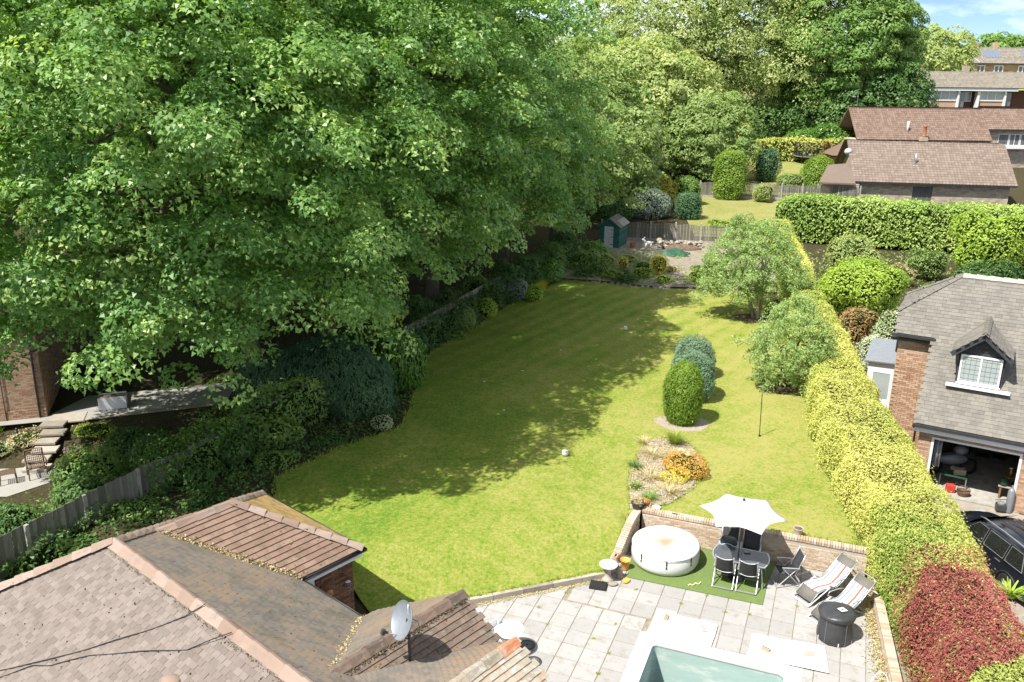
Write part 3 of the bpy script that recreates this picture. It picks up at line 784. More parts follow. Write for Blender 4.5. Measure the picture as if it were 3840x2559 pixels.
LAWN = [(-3.55, 20.05), (-.98, 21.10), (2.42, 22.36), (2.95, 22.62), (3.85, 24.80), (4.1, 24.95), (10.3, 22.85), (10.75, 25.8), (11.3, 28.8), (12.3, 32.9), (13.6, 37.5), (14.9, 42.2), (15.6, 46), (14.2, 48.0), (15.6, 51.4), (14.2, 53.6), (9.2, 53.9), (6.5, 55.0), (3.2, 56.4), (2.6, 54.4), (-.4, 48.6), (-2.2, 44.2), (-3.9, 40.6), (-4.3, 36.6), (-4.1, 33.6), (-4.3, 31.4), (-6.2, 29.4), (-7.9, 26.9), (-7.2, 24.1), (-5.0, 21.9)]
def fill_poly(name, poly, step, zf, mat, **tags):
    """polygon sheet draped over zf: grid clipped to the outline with bmesh-free triangulation"""
    from mathutils.geometry import delaunay_2d_cdt
    xs = [p[0] for p in poly]; ys = [p[1] for p in poly]
    pts = []; n0 = 0
    dense = []
    for i in range(len(poly)):
        a, b = np.array(poly[i]), np.array(poly[(i + 1) % len(poly)]); k = max(1, int(np.linalg.norm(b - a) / step))
        for q in range(k): dense.append(tuple(a + (b - a) * q / k))
    X, Y = np.meshgrid(np.arange(min(xs) + step * .37, max(xs), step), np.arange(min(ys) + step * .41, max(ys), step))
    ins = in_poly(X.ravel(), Y.ravel(), poly)
    g = np.stack([X.ravel()[ins], Y.ravel()[ins]], 1)
    co = [Vector(p) for p in dense] + [Vector(p) for p in g]
    nd = len(dense)
    r = delaunay_2d_cdt(co, [(i, (i + 1) % nd) for i in range(nd)], [list(range(nd))], 1, 1e-5)
    v2 = np.array([(v.x, v.y) for v in r[0]]); z = zf(v2[:, 0], v2[:, 1])
    me = bpy.data.meshes.new(name); me.from_pydata([(a, b, c) for (a, b), c in zip(v2, z)], [], [tuple(f) for f in r[2]])
    me.polygons.foreach_set('use_smooth', [True] * len(me.polygons)); me.update()
    return tagp(link_mesh(name, me, mat), **tags)
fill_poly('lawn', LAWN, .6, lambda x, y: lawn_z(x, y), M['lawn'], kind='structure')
# planted border soil along the left, the rockery platform at the end, the neighbours' lawns
fill_poly('far_lawn', [(14.6, 70.3), (22.3, 69.8), (24.5, 75), (30, 86), (31, 88), (22, 86.8), (17.0, 87.5), (15.2, 78)], 1.5, lambda x, y: hill(x, y) + .0, M['lawn_dry'], kind='structure')
fill_poly('hill_lawn', [(22, 88.5), (36, 88.3), (40, 100), (43, 113.5), (26, 113.5)], 1.8, lambda x, y: hill(x, y) + .02, M['lawn_dry'], kind='structure')
fill_poly('rockery_soil', [(2.4, 55.6), (6.5, 54.6), (9.2, 53.6), (14.4, 53.3), (16.2, 52.6), (20.0, 66.0), (14.6, 68.2), (8.0, 69.6), (4.6, 62.0)], .6, lambda x, y: lawn_z(x, y) + .10 + .06 * sstep(54, 56, y), M['soil_pale'], kind='structure')
fill_poly('hill_meadow', [(-60, 116), (220, 116), (300, 300), (-120, 300)], 8, lambda x, y: hill(x, y) + .05, M['lawn_dry'], kind='structure')
# ------------------------------------------------------------------ patio, pool, walls
random.seed(7)
TH = R(-21.07)
AX = np.array([math.cos(TH), math.sin(TH)]); BX = np.array([math.sin(TH), -math.cos(TH)])   # BX points towards the house
SL = .60
O1 = np.array([.92, 21.49]); O2 = np.array([4.85, 21.33])
def gp(o, i, j): return o + AX * i + BX * j
def frame_sheet():
    mb = MB()
    def quad(i0, i1, j0, j1):
        c = [gp(POOL_O, i, j) for i, j in ((i0, j1), (i1, j1), (i1, j0), (i0, j0))]
        mb.add([(p[0], p[1], -.018) for p in c], [(0, 1, 2, 3)])
    quad(-9, 0, -6, 9); quad(POOL_A, 7.5, -6, 9); quad(0, POOL_A, -6, 0); quad(0, POOL_A, POOL_B, 9)
    return mb
pat = frame_sheet().build('patio', M['joint'], kind='structure')
mb = MB(); h = .291; ch = .006
mb.add([(-h, -h, -.04), (h, -h, -.04), (h, h, -.04), (-h, h, -.04), (-h, -h, -ch), (h, -h, -ch), (h, h, -ch), (-h, h, -ch), (-h + ch, -h + ch, 0), (h - ch, -h + ch, 0), (h - ch, h - ch, 0), (-h + ch, h - ch, 0)],
       [(0, 1, 5, 4), (1, 2, 6, 5), (2, 3, 7, 6), (3, 0, 4, 7), (4, 5, 9, 8), (5, 6, 10, 9), (6, 7, 11, 10), (7, 4, 8, 11), (8, 9, 10, 11)], tint=0)
SLAB = mb.mesh('slab'); SLAB.materials.append(M['slab'])
PATIO_IN = [(-1.4, 21.1), (2.45, 22.55), (3.05, 22.7), (3.95, 24.85), (4.25, 24.95), (10.45, 22.55), (9.5, 18.6), (8.55, 15.2), (-1.5, 15.2), (-3.0, 18.0), (-4.6, 19.6), (-3.6, 20.3)]
def to_pool(p): d = p - POOL_O; return d @ AX, d @ BX
ns = 0
for sec, O in ((1, O1), (2, O2)):
    for i in range(-16, 18):
        for j in range(-9, 14):
            c = O + AX * SL * (i + .5) + BX * SL * (j + .5)
            d1 = (c - O1); i1, j1 = d1 @ AX / SL, d1 @ BX / SL
            s1 = (j1 > 0 and i1 < 4.9) or i1 < .9
            if (sec == 1) != s1: continue
            if not in_poly(np.array([c[0]]), np.array([c[1]]), PATIO_IN)[0]: continue
            pa, pb = to_pool(c)
            if -.31 < pa < POOL_A + .31 and -.31 < pb < 20: continue
            if ns >= 299: continue
            o = inst('slab', SLAB, pat, loc=(c[0], c[1], random.uniform(-.003, .002)), rot=(random.uniform(-.004, .004), random.uniform(-.004, .004), TH + random.uniform(-.006, .006)))
            ns += 1
# slabs along the pool edge cut narrower
mb = MB()
# weeds in joints
rg = rng_(5)
Vw = []; 
for k in range(30):
    s = rg.integers(2)
    o = (O1, O2)[s]; i, j = rg.integers(-3, 8), rg.integers(-2, 6)
    c = o + AX * SL * (i + (rg.uniform() if k % 2 else 0)) + BX * SL * (j + (0 if k % 2 else rg.uniform()))
    if not in_poly(np.array([c[0]]), np.array([c[1]]), PATIO_IN)[0]: continue
    pa, pb = to_pool(c)
    if -.5 < pa < POOL_A + .5 and pb > -.5: continue
    Vw.append(c)
nn = 34
Pw = np.repeat(np.array([(c[0], c[1], .012) for c in Vw]), nn, axis=0) + rg.normal(size=(len(Vw) * nn, 3)) * (AX[0] * rg.normal(size=(len(Vw) * nn, 1)) * np.array([.10, 0, 0]) * 0 + np.array([.03, .03, .006]))
Nw = rg.normal(size=Pw.shape) * .5 + np.array([0, 0, 1])
w = link_mesh('joint_weeds', quads_mesh('joint_weeds', leaf_quads(rg, Pw, Nw, np.full(len(Pw), .03)), rg.uniform(0, 1, len(Pw))), G['grass'])
tagp(w, 'low weeds growing in the joints between the patio slabs', 'weeds', kind='stuff')

pool = thing('swimming_pool', 'empty sunken pool with white edge and peeling pale teal paint', 'pool', (POOL_O[0], POOL_O[1], 0), TH)
# local frame: x along AX, y along -BX (away from the house): basin spans y from 0 to -POOL_B
A_, B_, D_ = POOL_A, POOL_B, POOL_D
def rounded(x0, x1, y0, y1, r, n=6):
    pts = []
    for cx, cy, a0 in ((x1 - r, y1 - r, 0), (x0 + r, y1 - r, 90), (x0 + r, y0 + r, 180), (x1 - r, y0 + r, 270)):
        for k in range(n + 1):
            a = R(a0 + 90 * k / n); pts.append((cx + r * math.cos(a), cy + r * math.sin(a)))
    return pts
inner = rounded(0, A_, -B_, 0, .16)
mb = MB(); n = len(inner)
zs = [-.01, -.45, -.9, -D_]
mb.add([(x, y, z) for z in zs for x, y in inner], [(k * n + (i + 1) % n, k * n + i, (k + 1) * n + i, (k + 1) * n + (i + 1) % n) for k in range(3) for i in range(n)])
mb.build('basin_wall', M['pool_teal'], pool, smooth=False)
MB().add([(x, y, -D_) for x, y in inner], [tuple(range(n))]).build('basin_floor', M['pool_blue'], pool)
MB().add([(x * .985 + .02, y * .985 - .03, -D_ + .22) for x, y in inner], [tuple(range(n))]).build('water', M['water'], pool)
outer = rounded(-.42, A_ + .42, -B_ - .42, .42, .04)
mb = MB(); vs = [(x, y, .022) for x, y in inner] + [(x, y, .022) for x, y in outer] + [(x, y, -.05) for x, y in inner] + [(x, y, -.05) for x, y in outer]
fs = []
for i in range(n):
    j = (i + 1) % n
    fs += [(i, n + i, n + j, j)[::-1], (n + i, 3 * n + i, 3 * n + j, n + j)[::-1], (j, 2 * n + j, 2 * n + i, i)[::-1]]
mb.add(vs, fs); mb.build('coping', M['coping'], pool)
mb = MB(); mb.obox((.34, -1.2, -D_ + .30), (.17, .05, 0), (-.05, .17, 0), (0, 0, .1))
rg = rng_(12); P = rg.normal(size=(500, 3)) * np.array([.28, .34, .05]) + np.array([.5, -1.15, -D_ + .28])
link_mesh('floating_leaves', quads_mesh('floating_leaves', leaf_quads(rg, P, rg.normal(size=P.shape) * .4 + np.array([0, 0, 1]), np.full(500, .09)), rg.uniform(0, 1, 500)), G['purple'], pool)

def sheet_thing(name, label, pts, z, group=None, curl=.05):
    c = np.mean(pts, 0); o = thing(name, label, 'board', (c[0], c[1], z), 0, group)
    p = [np.array(q) - c for q in pts]; N = 8
    mb = MB(); vs = []
    for s in (0, 1):
        for i in range(N + 1):
            for j in range(N + 1):
                a, b = i / N, j / N
                q = (p[0] * (1 - a) + p[1] * a) * (1 - b) + (p[3] * (1 - a) + p[2] * a) * b
                q = q + np.array([math.sin(9 * a + 2 * b), math.cos(7 * b)]) * .02 * (1 if i in (0, N) or j in (0, N) else 0)
                vs.append((q[0], q[1], .018 + curl * .35 * math.sin(5 * a + 1.0) ** 2 * (1 - b) - .012 * s))
    K = (N + 1) ** 2
    fs = []
    for i in range(N):
        for j in range(N):
            a = i * (N + 1) + j; fs += [(a, a + 1, a + N + 2, a + N + 1)[::-1], (K + a, K + a + 1, K + a + N + 2, K + a + N + 1)]
    for i in range(N):
        for (a, b) in ((i * (N + 1), (i + 1) * (N + 1)), (i * (N + 1) + N, (i + 1) * (N + 1) + N), (i, i + 1), (N * (N + 1) + i, N * (N + 1) + i + 1)):
            fs.append((a, b, K + b, K + a))
    mb.add(vs, fs); mb.build('sheet', M['white'], o, smooth=True); return o
sheet_thing('white_board', 'white board sheet weighed down by two bricks at the far pool corner', [(4.07, 20.73), (5.56, 20.10), (5.20, 19.14), (3.62, 19.79)], .03)
sheet_thing('white_board', 'white board sheet weighed down by two bricks between pool edge and covered drum', [(6.38, 19.72), (8.12, 19.25), (7.91, 18.21), (5.99, 18.83)], .03)

def brick_mesh(l=.215, w=.1025, hh=.065, holes=True, name='brick'):
    mb = MB(); a, b = l / 2, w / 2
    mb.box(-a, a, -b, b, 0, hh)
    if holes:
        for k in (-1, 0, 1):
            mb.lathe([(.016, hh + .0015), (.0155, hh + .0015)], 8, (k * .062, 0, 0), m=1)
    me = mb.mesh(name); me.materials.append(M['brick_buff']); me.materials.append(M['black']); return me
LB = brick_mesh(.215, .1025, .07, True, 'loose_brick')
for (x, y, rz, lab) in ((4.24, 20.38, 1.2, 'loose brick near the far left corner of the white board'), (5.13, 19.86, 1.75, 'loose holed brick at the right end of the far white board'),
                        (6.56, 19.07, -.75, 'loose holed brick lying slanted on the near white board'), (7.60, 18.89, .0, 'loose reddish brick at the right end of the near white board')):
    o = inst('loose_brick', LB, None, loc=(x, y, .056), rot=(0, 0, rz)); tagp(o, lab, 'brick', 'bricks weighing down the boards')

# ------------------------------------------------------------------ brick retaining walls
def box_mesh(name, lx, ly, lz, mat, ch=.004):
    mb = MB(); a, b = lx / 2, ly / 2
    mb.add([(-a, -b, 0), (a, -b, 0), (a, b, 0), (-a, b, 0), (-a, -b, lz - ch), (a, -b, lz - ch), (a, b, lz - ch), (-a, b, lz - ch), (-a + ch, -b + ch, lz), (a - ch, -b + ch, lz), (a - ch, b - ch, lz), (-a + ch, b - ch, lz)],
           [(0, 1, 5, 4), (1, 2, 6, 5), (2, 3, 7, 6), (3, 0, 4, 7), (4, 5, 9, 8), (5, 6, 10, 9), (6, 7, 11, 10), (7, 4, 8, 11), (8, 9, 10, 11)], tint=0)
    me = mb.mesh(name); me.materials.append(mat); return me
WB = box_mesh('wall_brick', .213, .10, .068, M['brick_buff'])
WH = box_mesh('half_brick', .101, .10, .068, M['brick_buff'])
CB = box_mesh('cap_brick', .066, .235, .10, M['brick_buff'])
def ret_wall(name, label, p0, p1, topf, thick=.21, maxb=285):
    p0, p1 = np.array(p0), np.array(p1); d = p1 - p0; Ln = np.linalg.norm(d); an = math.atan2(d[1], d[0])
    t = thing(name, label, 'wall', (p0[0], p0[1], 0), an)          # local x along the wall, -y towards the patio face
    mb = MB(); K = 16; vs = []
    for k in range(K + 1):
        x = Ln * k / K; tz = topf(x / Ln) - .105
        vs += [(x, .012, -.1), (x, .012, tz), (x, thick - .012, tz), (x, thick - .012, -.1)]
    fs = []
    for k in range(K):
        a = 4 * k; fs += [(a, a + 4, a + 5, a + 1), (a + 1, a + 5, a + 6, a + 2), (a + 2, a + 6, a + 7, a + 3)]
    fs += [(0, 1, 2, 3), (4 * K + 3, 4 * K + 2, 4 * K + 1, 4 * K)]
    mb.add(vs, fs); mb.build('mortar', M['mortar'], t)
    nb = 0; crs = 0; z = .0
    while nb < maxb:
        x = (.0 if crs % 2 == 0 else -.1125); any_ = False
        while x < Ln - .05:
            x0, x1 = max(x, 0), min(x + .215, Ln); xm = (x0 + x1) / 2
            if z + .075 < topf(xm / Ln) - .1 and x1 - x0 > .06:
                any_ = True
                half = x1 - x0 < .16
                inst('brick', WH if half else WB, t, loc=(xm, .05 + random.uniform(-.004, .004), z + .005), rot=(0, 0, random.uniform(-.006, .006))); nb += 1
                if nb >= maxb: break
            x += .225
        z += .078; crs += 1
        if not any_: break
    x = .036; sl = 0
    while x < Ln:
        q = x / Ln; dz = (topf(min(q + .01, 1)) - topf(max(q - .01, 0))) / (Ln * .02)
        inst('cap_brick', CB, t, loc=(x, thick / 2 - .002, topf(q) - .10), rot=(0, -math.atan(dz), random.uniform(-.01, .01))); x += .0765
    return t
ret_wall('retaining_wall', 'buff brick retaining wall behind the tub and dining set, holding up the lawn', (4.16, 24.80), (10.36, 22.46), lambda q: .94)
ret_wall('retaining_wall', 'short buff brick wall stepping down beside the round tub to the flower pots', (3.02, 22.52), (4.10, 24.78), lambda q: .30 + .62 * float(sstep(.05, .85, q)))
ret_wall('garden_wall', 'low buff brick edging wall between the sun loungers and the red hedge', (10.42, 22.40), (8.50, 15.2), lambda q: .40, maxb=150)
# stone kerb between patio and lawn
kp0, kp1 = np.array([-1.3, 20.93]), np.array([2.92, 22.46]); kd = kp1 - kp0; kl = np.linalg.norm(kd); ka = math.atan2(kd[1], kd[0])
kb = thing('stone_kerb', 'weathered stone kerb between the patio slabs and the lawn', 'kerb', (kp0[0], kp0[1], 0), ka)
KM = box_mesh('kerb_stone', .885, .12, .21, M['stone'], .012)
for k in range(5): inst('kerb_stone', KM, kb, loc=(.45 + .9 * k, 0, -.03 + random.uniform(-.01, .01)), rot=(0, 0, random.uniform(-.01, .01)))
rg = rng_(31); P = np.stack([rg.uniform(-1.2, 2.8, 900), np.zeros(900), np.zeros(900)], 1); P[:, 1] = 20.93 + (P[:, 0] + 1.3) * (kd[1] / kd[0]) - .13 + rg.normal(size=900) * .05; P[:, 2] = .012 + rg.uniform(0, .03, 900)
w = link_mesh('leaf_litter', quads_mesh('leaf_litter', leaf_quads(rg, P, rg.normal(size=P.shape) * .5 + np.array([0, 0, 1]), np.full(900, .045)), rg.uniform(0, 1, 900)), G['straw'])
tagp(w, 'dry leaf litter lying along the foot of the kerb', 'litter', kind='stuff')
# weeds along the low wall on the right
rg = rng_(33); q = rg.uniform(0, 1, 2600); P = np.stack([10.36 - q * 1.95, 22.3 - q * 7.2, np.zeros(2600)], 1); P[:, 0] -= np.abs(rg.normal(size=2600)) * .16 - .02; P[:, 2] = .01 + np.abs(rg.normal(size=2600)) * .05 * (1 + snoise(P, 2.2, 3))
w = link_mesh('border_weeds', quads_mesh('border_weeds', leaf_quads(rg, P, rg.normal(size=P.shape) * .6 + np.array([0, 0, 1]), np.full(2600, .055)), rg.uniform(0, 1, 2600)), G['straw'])
tagp(w, 'dry weeds and litter along the low wall beside the loungers', 'weeds', kind='stuff')
# drain covers
for (x, y, lab) in ((.48, 19.23, 'round drain cover nearest the lawn, beside the lichen-covered gable'), (.63, 18.57, 'round drain cover lower down beside the lichen-covered gable')):
    t = thing('drain_cover', lab, 'drain cover', (x, y, .004), 0, 'round drain covers')
    MB().lathe([(.21, 0), (.21, .012), (.17, .016), (.168, .010), (.0, .010)], 24).build('plate', M['dark_metal'], t)
    mb = MB()
    for r in (.05, .09, .13): mb.lathe([(r + .012, .010), (r + .012, .018), (r, .018), (r, .010)], 20, cap=False)
    mb.build('grating', M['galv'], t)

# ------------------------------------------------------------------ things on the patio
turf = [z for z in ((3.42, 22.42), (7.03, 21.10), (7.46, 22.20), (8.05, 23.30), (4.20, 24.70), (3.95, 24.5))]
mb = MB(); mb.prism(turf, .004, .026); tagp(mb.build('turf_mat', M['turf']), 'strip of artificial green turf under the round tub and dining set', 'turf mat')

# round inflatable tub
tb = thing('inflatable_tub', 'round white inflatable hot tub with dirty padded cover', 'hot tub', (4.68, 23.36, .026), .3)
prof = [(.86, 0), (.95, .03), (1.00, .14), (1.015, .30), (1.00, .46), (.97, .56), (.90, .62)]
mb = MB(); mb.lathe(prof, 48); o = mb.build('wall', M['tub'], tb, smooth=True)
m, t_, N, Lk = newmat('dirty_cover'); out = N('ShaderNodeOutputMaterial'); b = N('ShaderNodeBsdfPrincipled'); b.inputs['Roughness'].default_value = .6
tcn = N('ShaderNodeTexCoord'); nz1 = N('ShaderNodeTexNoise'); nz1.inputs['Scale'].default_value = 5; nz1.inputs['Detail'].default_value = 6
mpp = N('ShaderNodeMapping'); mpp.inputs['Location'].default_value = (.05, .06, -.66); mpp.inputs['Scale'].default_value = (1, 1.2, 1)
Lk(tcn.outputs['Object'], mpp.inputs['Vector']); ln_ = N('ShaderNodeVectorMath'); ln_.operation = 'LENGTH'; Lk(mpp.outputs[0], ln_.inputs[0]); Lk(tcn.outputs['Object'], nz1.inputs['Vector'])
ad = N('ShaderNodeMath'); ad.operation = 'MULTIPLY_ADD'; ad.inputs[1].default_value = .55; Lk(nz1.outputs['Fac'], ad.inputs[0]); Lk(ln_.outputs['Value'], ad.inputs[2])
r_ = ramp(N, [(.40, (.34, .26, .18)), (.58, (.44, .36, .27)), (.72, (.72, .715, .70))]); Lk(ad.outputs[0], r_.inputs['Fac']); Lk(r_.outputs['Color'], b.inputs['Base Color']); Lk(b.outputs[0], out.inputs[0])
bp = N('ShaderNodeBump'); bp.inputs['Strength'].default_value = .4; bp.inputs['Distance'].default_value = .04; nz2 = N('ShaderNodeTexNoise'); nz2.inputs['Scale'].default_value = 4; Lk(tcn.outputs['Object'], nz2.inputs['Vector']); Lk(nz2.outputs['Fac'], bp.inputs['Height']); Lk(bp.outputs[0], b.inputs['Normal'])
M['tub_cover'] = m
mb = MB(); mb.lathe([(1.005, .50), (1.012, .555), (.985, .61), (.93, .645), (.80, .668), (.55, .672), (.30, .664), (.08, .658), (.0, .657)], 48, cap=False); mb.build('cover', M['tub_cover'], tb, smooth=True)
for k in range(8):
    a = 2 * math.pi * k / 8 + .35; ca, sa = math.cos(a), math.sin(a)
    mb = MB(); mb.obox((1.02 * ca, 1.02 * sa, .47), (.006 * ca, .006 * sa, 0), (-.016 * sa, .016 * ca, 0), (0, 0, .085)); mb.obox((1.022 * ca, 1.022 * sa, .33), (.008 * ca, .008 * sa, 0), (-.022 * sa, .022 * ca, 0), (0, 0, .025)); mb.build('strap', M['black'], tb)
mb = MB(); mb.tube([(1.012 * math.cos(6.283 * k / 40), 1.012 * math.sin(6.283 * k / 40), .553) for k in range(41)], .006, 5, caps=False); mb.build('piping', M['char'], tb)

# table
TBX, TBY = 6.70, 22.46
tbl = thing('garden_table', 'dark glass garden table with grey metal frame under the parasol', 'table', (TBX, TBY, .026), TH)
def bowed(lx, ly, bow, n=8):
    pts = []
    for k in range(n + 1): q = k / n * 2 - 1; pts.append((lx / 2 + bow * (1 - q * q), q * ly / 2))
    for k in range(n + 1): q = 1 - k / n * 2; pts.append((-lx / 2 - bow * (1 - q * q), q * ly / 2))
    return pts
ot, it = bowed(1.42, .86, .10), bowed(1.36, .80, .095)
mb = MB(); n = len(ot); vs = [(x, y, .70) for x, y in ot] + [(x, y, .722) for x, y in ot] + [(x, y, .722) for x, y in it] + [(x, y, .70) for x, y in it]
fs = []
for i in range(n):
    j = (i + 1) % n; fs += [(i, j, n + j, n + i), (n + i, n + j, 2 * n + j, 2 * n + i), (2 * n + i, 2 * n + j, 3 * n + j, 3 * n + i), (3 * n + i, 3 * n + j, j, i)]
mb.add(vs, fs); mb.build('frame', M['alu'], tbl)
half = [p for p in it if p[0] > 0]; half = half + [(.006, .40), (.006, -.40)]
MB().prism(half, .704, .717).build('glass_panel', M['glass_table'], tbl)
MB().prism([(-x, y) for x, y in half], .704, .717).build('glass_panel', M['glass_table'], tbl)
for sx in (-1, 1):
    for sy in (-1, 1):
        MB().tube([(sx * .60, sy * .33, .70), (sx * .66, sy * .37, .35), (sx * .70, sy * .40, 0)], .02, 8).build('leg', M['alu'], tbl)

# parasol
um = thing('parasol', 'white six-sided parasol open above the garden table', 'parasol', (6.62, 22.44, .02), 0)
MB().tube([(0, 0, 0), (0, 0, 2.52)], .021, 10).build('pole', M['wood'], um, smooth=True)
ang = [R(160 - 60 * k) for k in range(6)]
RR, ZE, ZT = 1.22, 2.10, 2.50
mb = MB(); NS, NR = 8, 6
for k in range(6):
    a0, a1 = ang[k], ang[(k + 1) % 6]
    p0 = np.array([math.cos(a0), math.sin(a0)]) * RR; p1 = np.array([math.cos(a1), math.sin(a1)]) * RR
    vs = []
    for i in range(NR + 1):
        r = i / NR
        for j in range(NS + 1):
            s = j / NS; e = p0 * (1 - s) + p1 * s
            e = e * (1 - .14 * math.sin(math.pi * s))
            z = ZT - (ZT - ZE) * (r * (1 - .10 * math.sin(math.pi * s) * r)) - .05 * math.sin(math.pi * r) * (.4 + .6 * math.sin(math.pi * s))
            vs.append((e[0] * r, e[1] * r, z))
    fs = [(i * (NS + 1) + j, (i + 1) * (NS + 1) + j, (i + 1) * (NS + 1) + j + 1, i * (NS + 1) + j + 1) for i in range(NR) for j in range(NS)]
    mbp = MB(); mbp.add(vs, fs); o = mbp.build('canopy_panel', M['fabric_white'], um, smooth=True)
    sol = o.modifiers.new('cloth', 'SOLIDIFY'); sol.thickness = .006
for k in range(6):
    a = ang[k]; MB().tube([(0, 0, 2.44), (math.cos(a) * RR * .97, math.sin(a) * RR * .97, ZE - .02)], .007, 5).build('rib', M['wood'], um)
MB().lathe([(.03, 2.50), (.045, 2.53), (.03, 2.56), (.0, 2.58)], 12).build('finial', M['dark_metal'], um)
MB().lathe([(.24, .0), (.24, .05), (.05, .09), (.04, .25), (.028, .25)], 18).build('base', M['dark_metal'], um)

# folding garden chairs
def make_chair(label, loc, rz, cushion=None):
    t = thing('garden_chair', label, 'chair', loc, rz, 'folding chairs around the garden table')
    W = .25
    mb = MB(); N = 6; vs = []
    for i in range(N + 1):
        q = i / N
        for s in (-1, 1): vs.append((s * .235, -.22 + .45 * q, .43 + .03 * q * q - .015 * math.sin(3.14 * q)))
    mb.add(vs, [(2 * i, 2 * i + 1, 2 * i + 3, 2 * i + 2) for i in range(N)]); o = mb.build('seat', M['char'], t, smooth=True); s = o.modifiers.new('t', 'SOLIDIFY'); s.thickness = .012
    mb = MB(); vs = []
    NB = 8
    for i in range(NB + 1):
        q = i / NB
        for j in range(5):
            s = j / 4 * 2 - 1
            vs.append((s * .228, -.23 - .20 * q - .035 * (1 - s * s), .46 + .56 * q - .05 * (1 - s * s) * q))
    mb.add(vs, [(5 * i + j, 5 * i + j + 1, 5 * i + j + 6, 5 * i + j + 5) for i in range(NB) for j in range(4)]); o = mb.build('backrest', M['char'], t, smooth=True); s = o.modifiers.new('t', 'SOLIDIFY'); s.thickness = .012
    mb = MB()
    for s in (-1, 1): mb.tube([(s * W, -.20, .42), (s * W, -.44, 1.07)], .015, 7)
    for z0, y0, dip in ((1.02, -.425, .05), (.50, -.235, .04)):
        mb.tube([(s * W, y0 - .03 * (1 - s * s), z0 - dip * (1 - s * s)) for s in np.linspace(-1, 1, 7)], .013, 6)
    mb.build('back_frame', M['alu'], t, smooth=True)
    for s in (-1, 1):
        MB().obox((s * (W + .03), -.05, .655), (.024, 0, 0), (0, .25, .015), (0, 0, .011)).build('armrest', M['alu'], t, bevel=.006)
        MB().tube([(s * (W + .03), .18, .65), (s * (W + .03), -.42, .02)], .0155, 7).build('leg', M['alu'], t)
        MB().tube([(s * (W + .012), -.24, .62), (s * (W + .012), .30, .02)], .0155, 7).build('leg', M['alu'], t)
    mb = MB(); mb.bar((-W - .03, -.42, .035), (W + .03, -.42, .035), .05, .022); mb.build('crossbar', M['alu'], t)
    mb = MB(); mb.bar((-W, .30, .03), (W, .30, .03), .03, .022); mb.build('crossbar', M['alu'], t)
    return t
make_chair('charcoal folding chair on the near side of the table, left one', (6.22, 22.24, .026), TH)
make_chair('charcoal folding chair on the near side of the table, right one', (6.84, 22.03, .026), TH)
make_chair('folding chair behind the table with a dark bag on it', (6.52, 23.22, .026), TH + math.pi)
make_chair('folding chair behind the table beneath the parasol edge, right one', (7.12, 23.02, .026), TH + math.pi)
make_chair('grey folding chair seen side-on at the right end of the table', (7.95, 22.22, .006), TH + math.pi / 2 + .38)
t = thing('bag', 'dark glossy bag with pale blue rim on the chair behind the table', 'bag', (6.50, 23.14, .50), TH)
mb = MB(); mb.lathe([(.20, 0), (.24, .08), (.25, .30), (.22, .42), (.16, .45), (.0, .44)], 16, sx=1.0, sy=.62); mb.build('body', M['cover'], t, smooth=True)
MB().tube([(.262 * math.cos(a), .17 * math.sin(a), .27 + .05 * math.sin(a * 3)) for a in np.linspace(0, 6.283, 25)], .016, 6, caps=False).build('rim', mk('pale_blue_trim', (.35, .55, .68), (.45, .63, .74), 5, .5), t, smooth=True)
t = thing('table_tray', 'small pale dish lying on the garden table', 'dish', (6.92, 22.62, .746), TH + .3)
MB().lathe([(.05, 0), (.10, .015), (.105, .03), (.09, .02), (.0, .012)], 16, sy=.55).build('dish', M['galv'], t, smooth=True)

# sun loungers with striped towels
m, t_, N, Lk = newmat('striped_towel'); out = N('ShaderNodeOutputMaterial'); b = N('ShaderNodeBsdfPrincipled'); b.inputs['Roughness'].default_value = .95
tcn = N('ShaderNodeTexCoord'); sx_ = N('ShaderNodeSeparateXYZ'); Lk(tcn.outputs['Object'], sx_.inputs[0])
mr = N('ShaderNodeMapRange'); mr.inputs[1].default_value = -.25; mr.inputs[2].default_value = .25; Lk(sx_.outputs['X'], mr.inputs[0])
W_ = (.60, .595, .58); Bl = (.13, .18, .36); Rd = (.55, .09, .05)
r_ = ramp(N, [(0, W_), (.13, Bl), (.19, W_), (.36, Bl), (.42, W_), (.60, Rd), (.72, W_), (.88, Bl), (.94, W_)]); r_.color_ramp.interpolation = 'CONSTANT'
Lk(mr.outputs[0], r_.inputs['Fac']); Lk(r_.outputs['Color'], b.inputs['Base Color']); Lk(b.outputs[0], out.inputs[0]); M['towel'] = m
M['mesh_sling'] = mk('mesh_sling', (.16, .15, .13), (.22, .21, .19), 40, .8, .2, 200, .2)
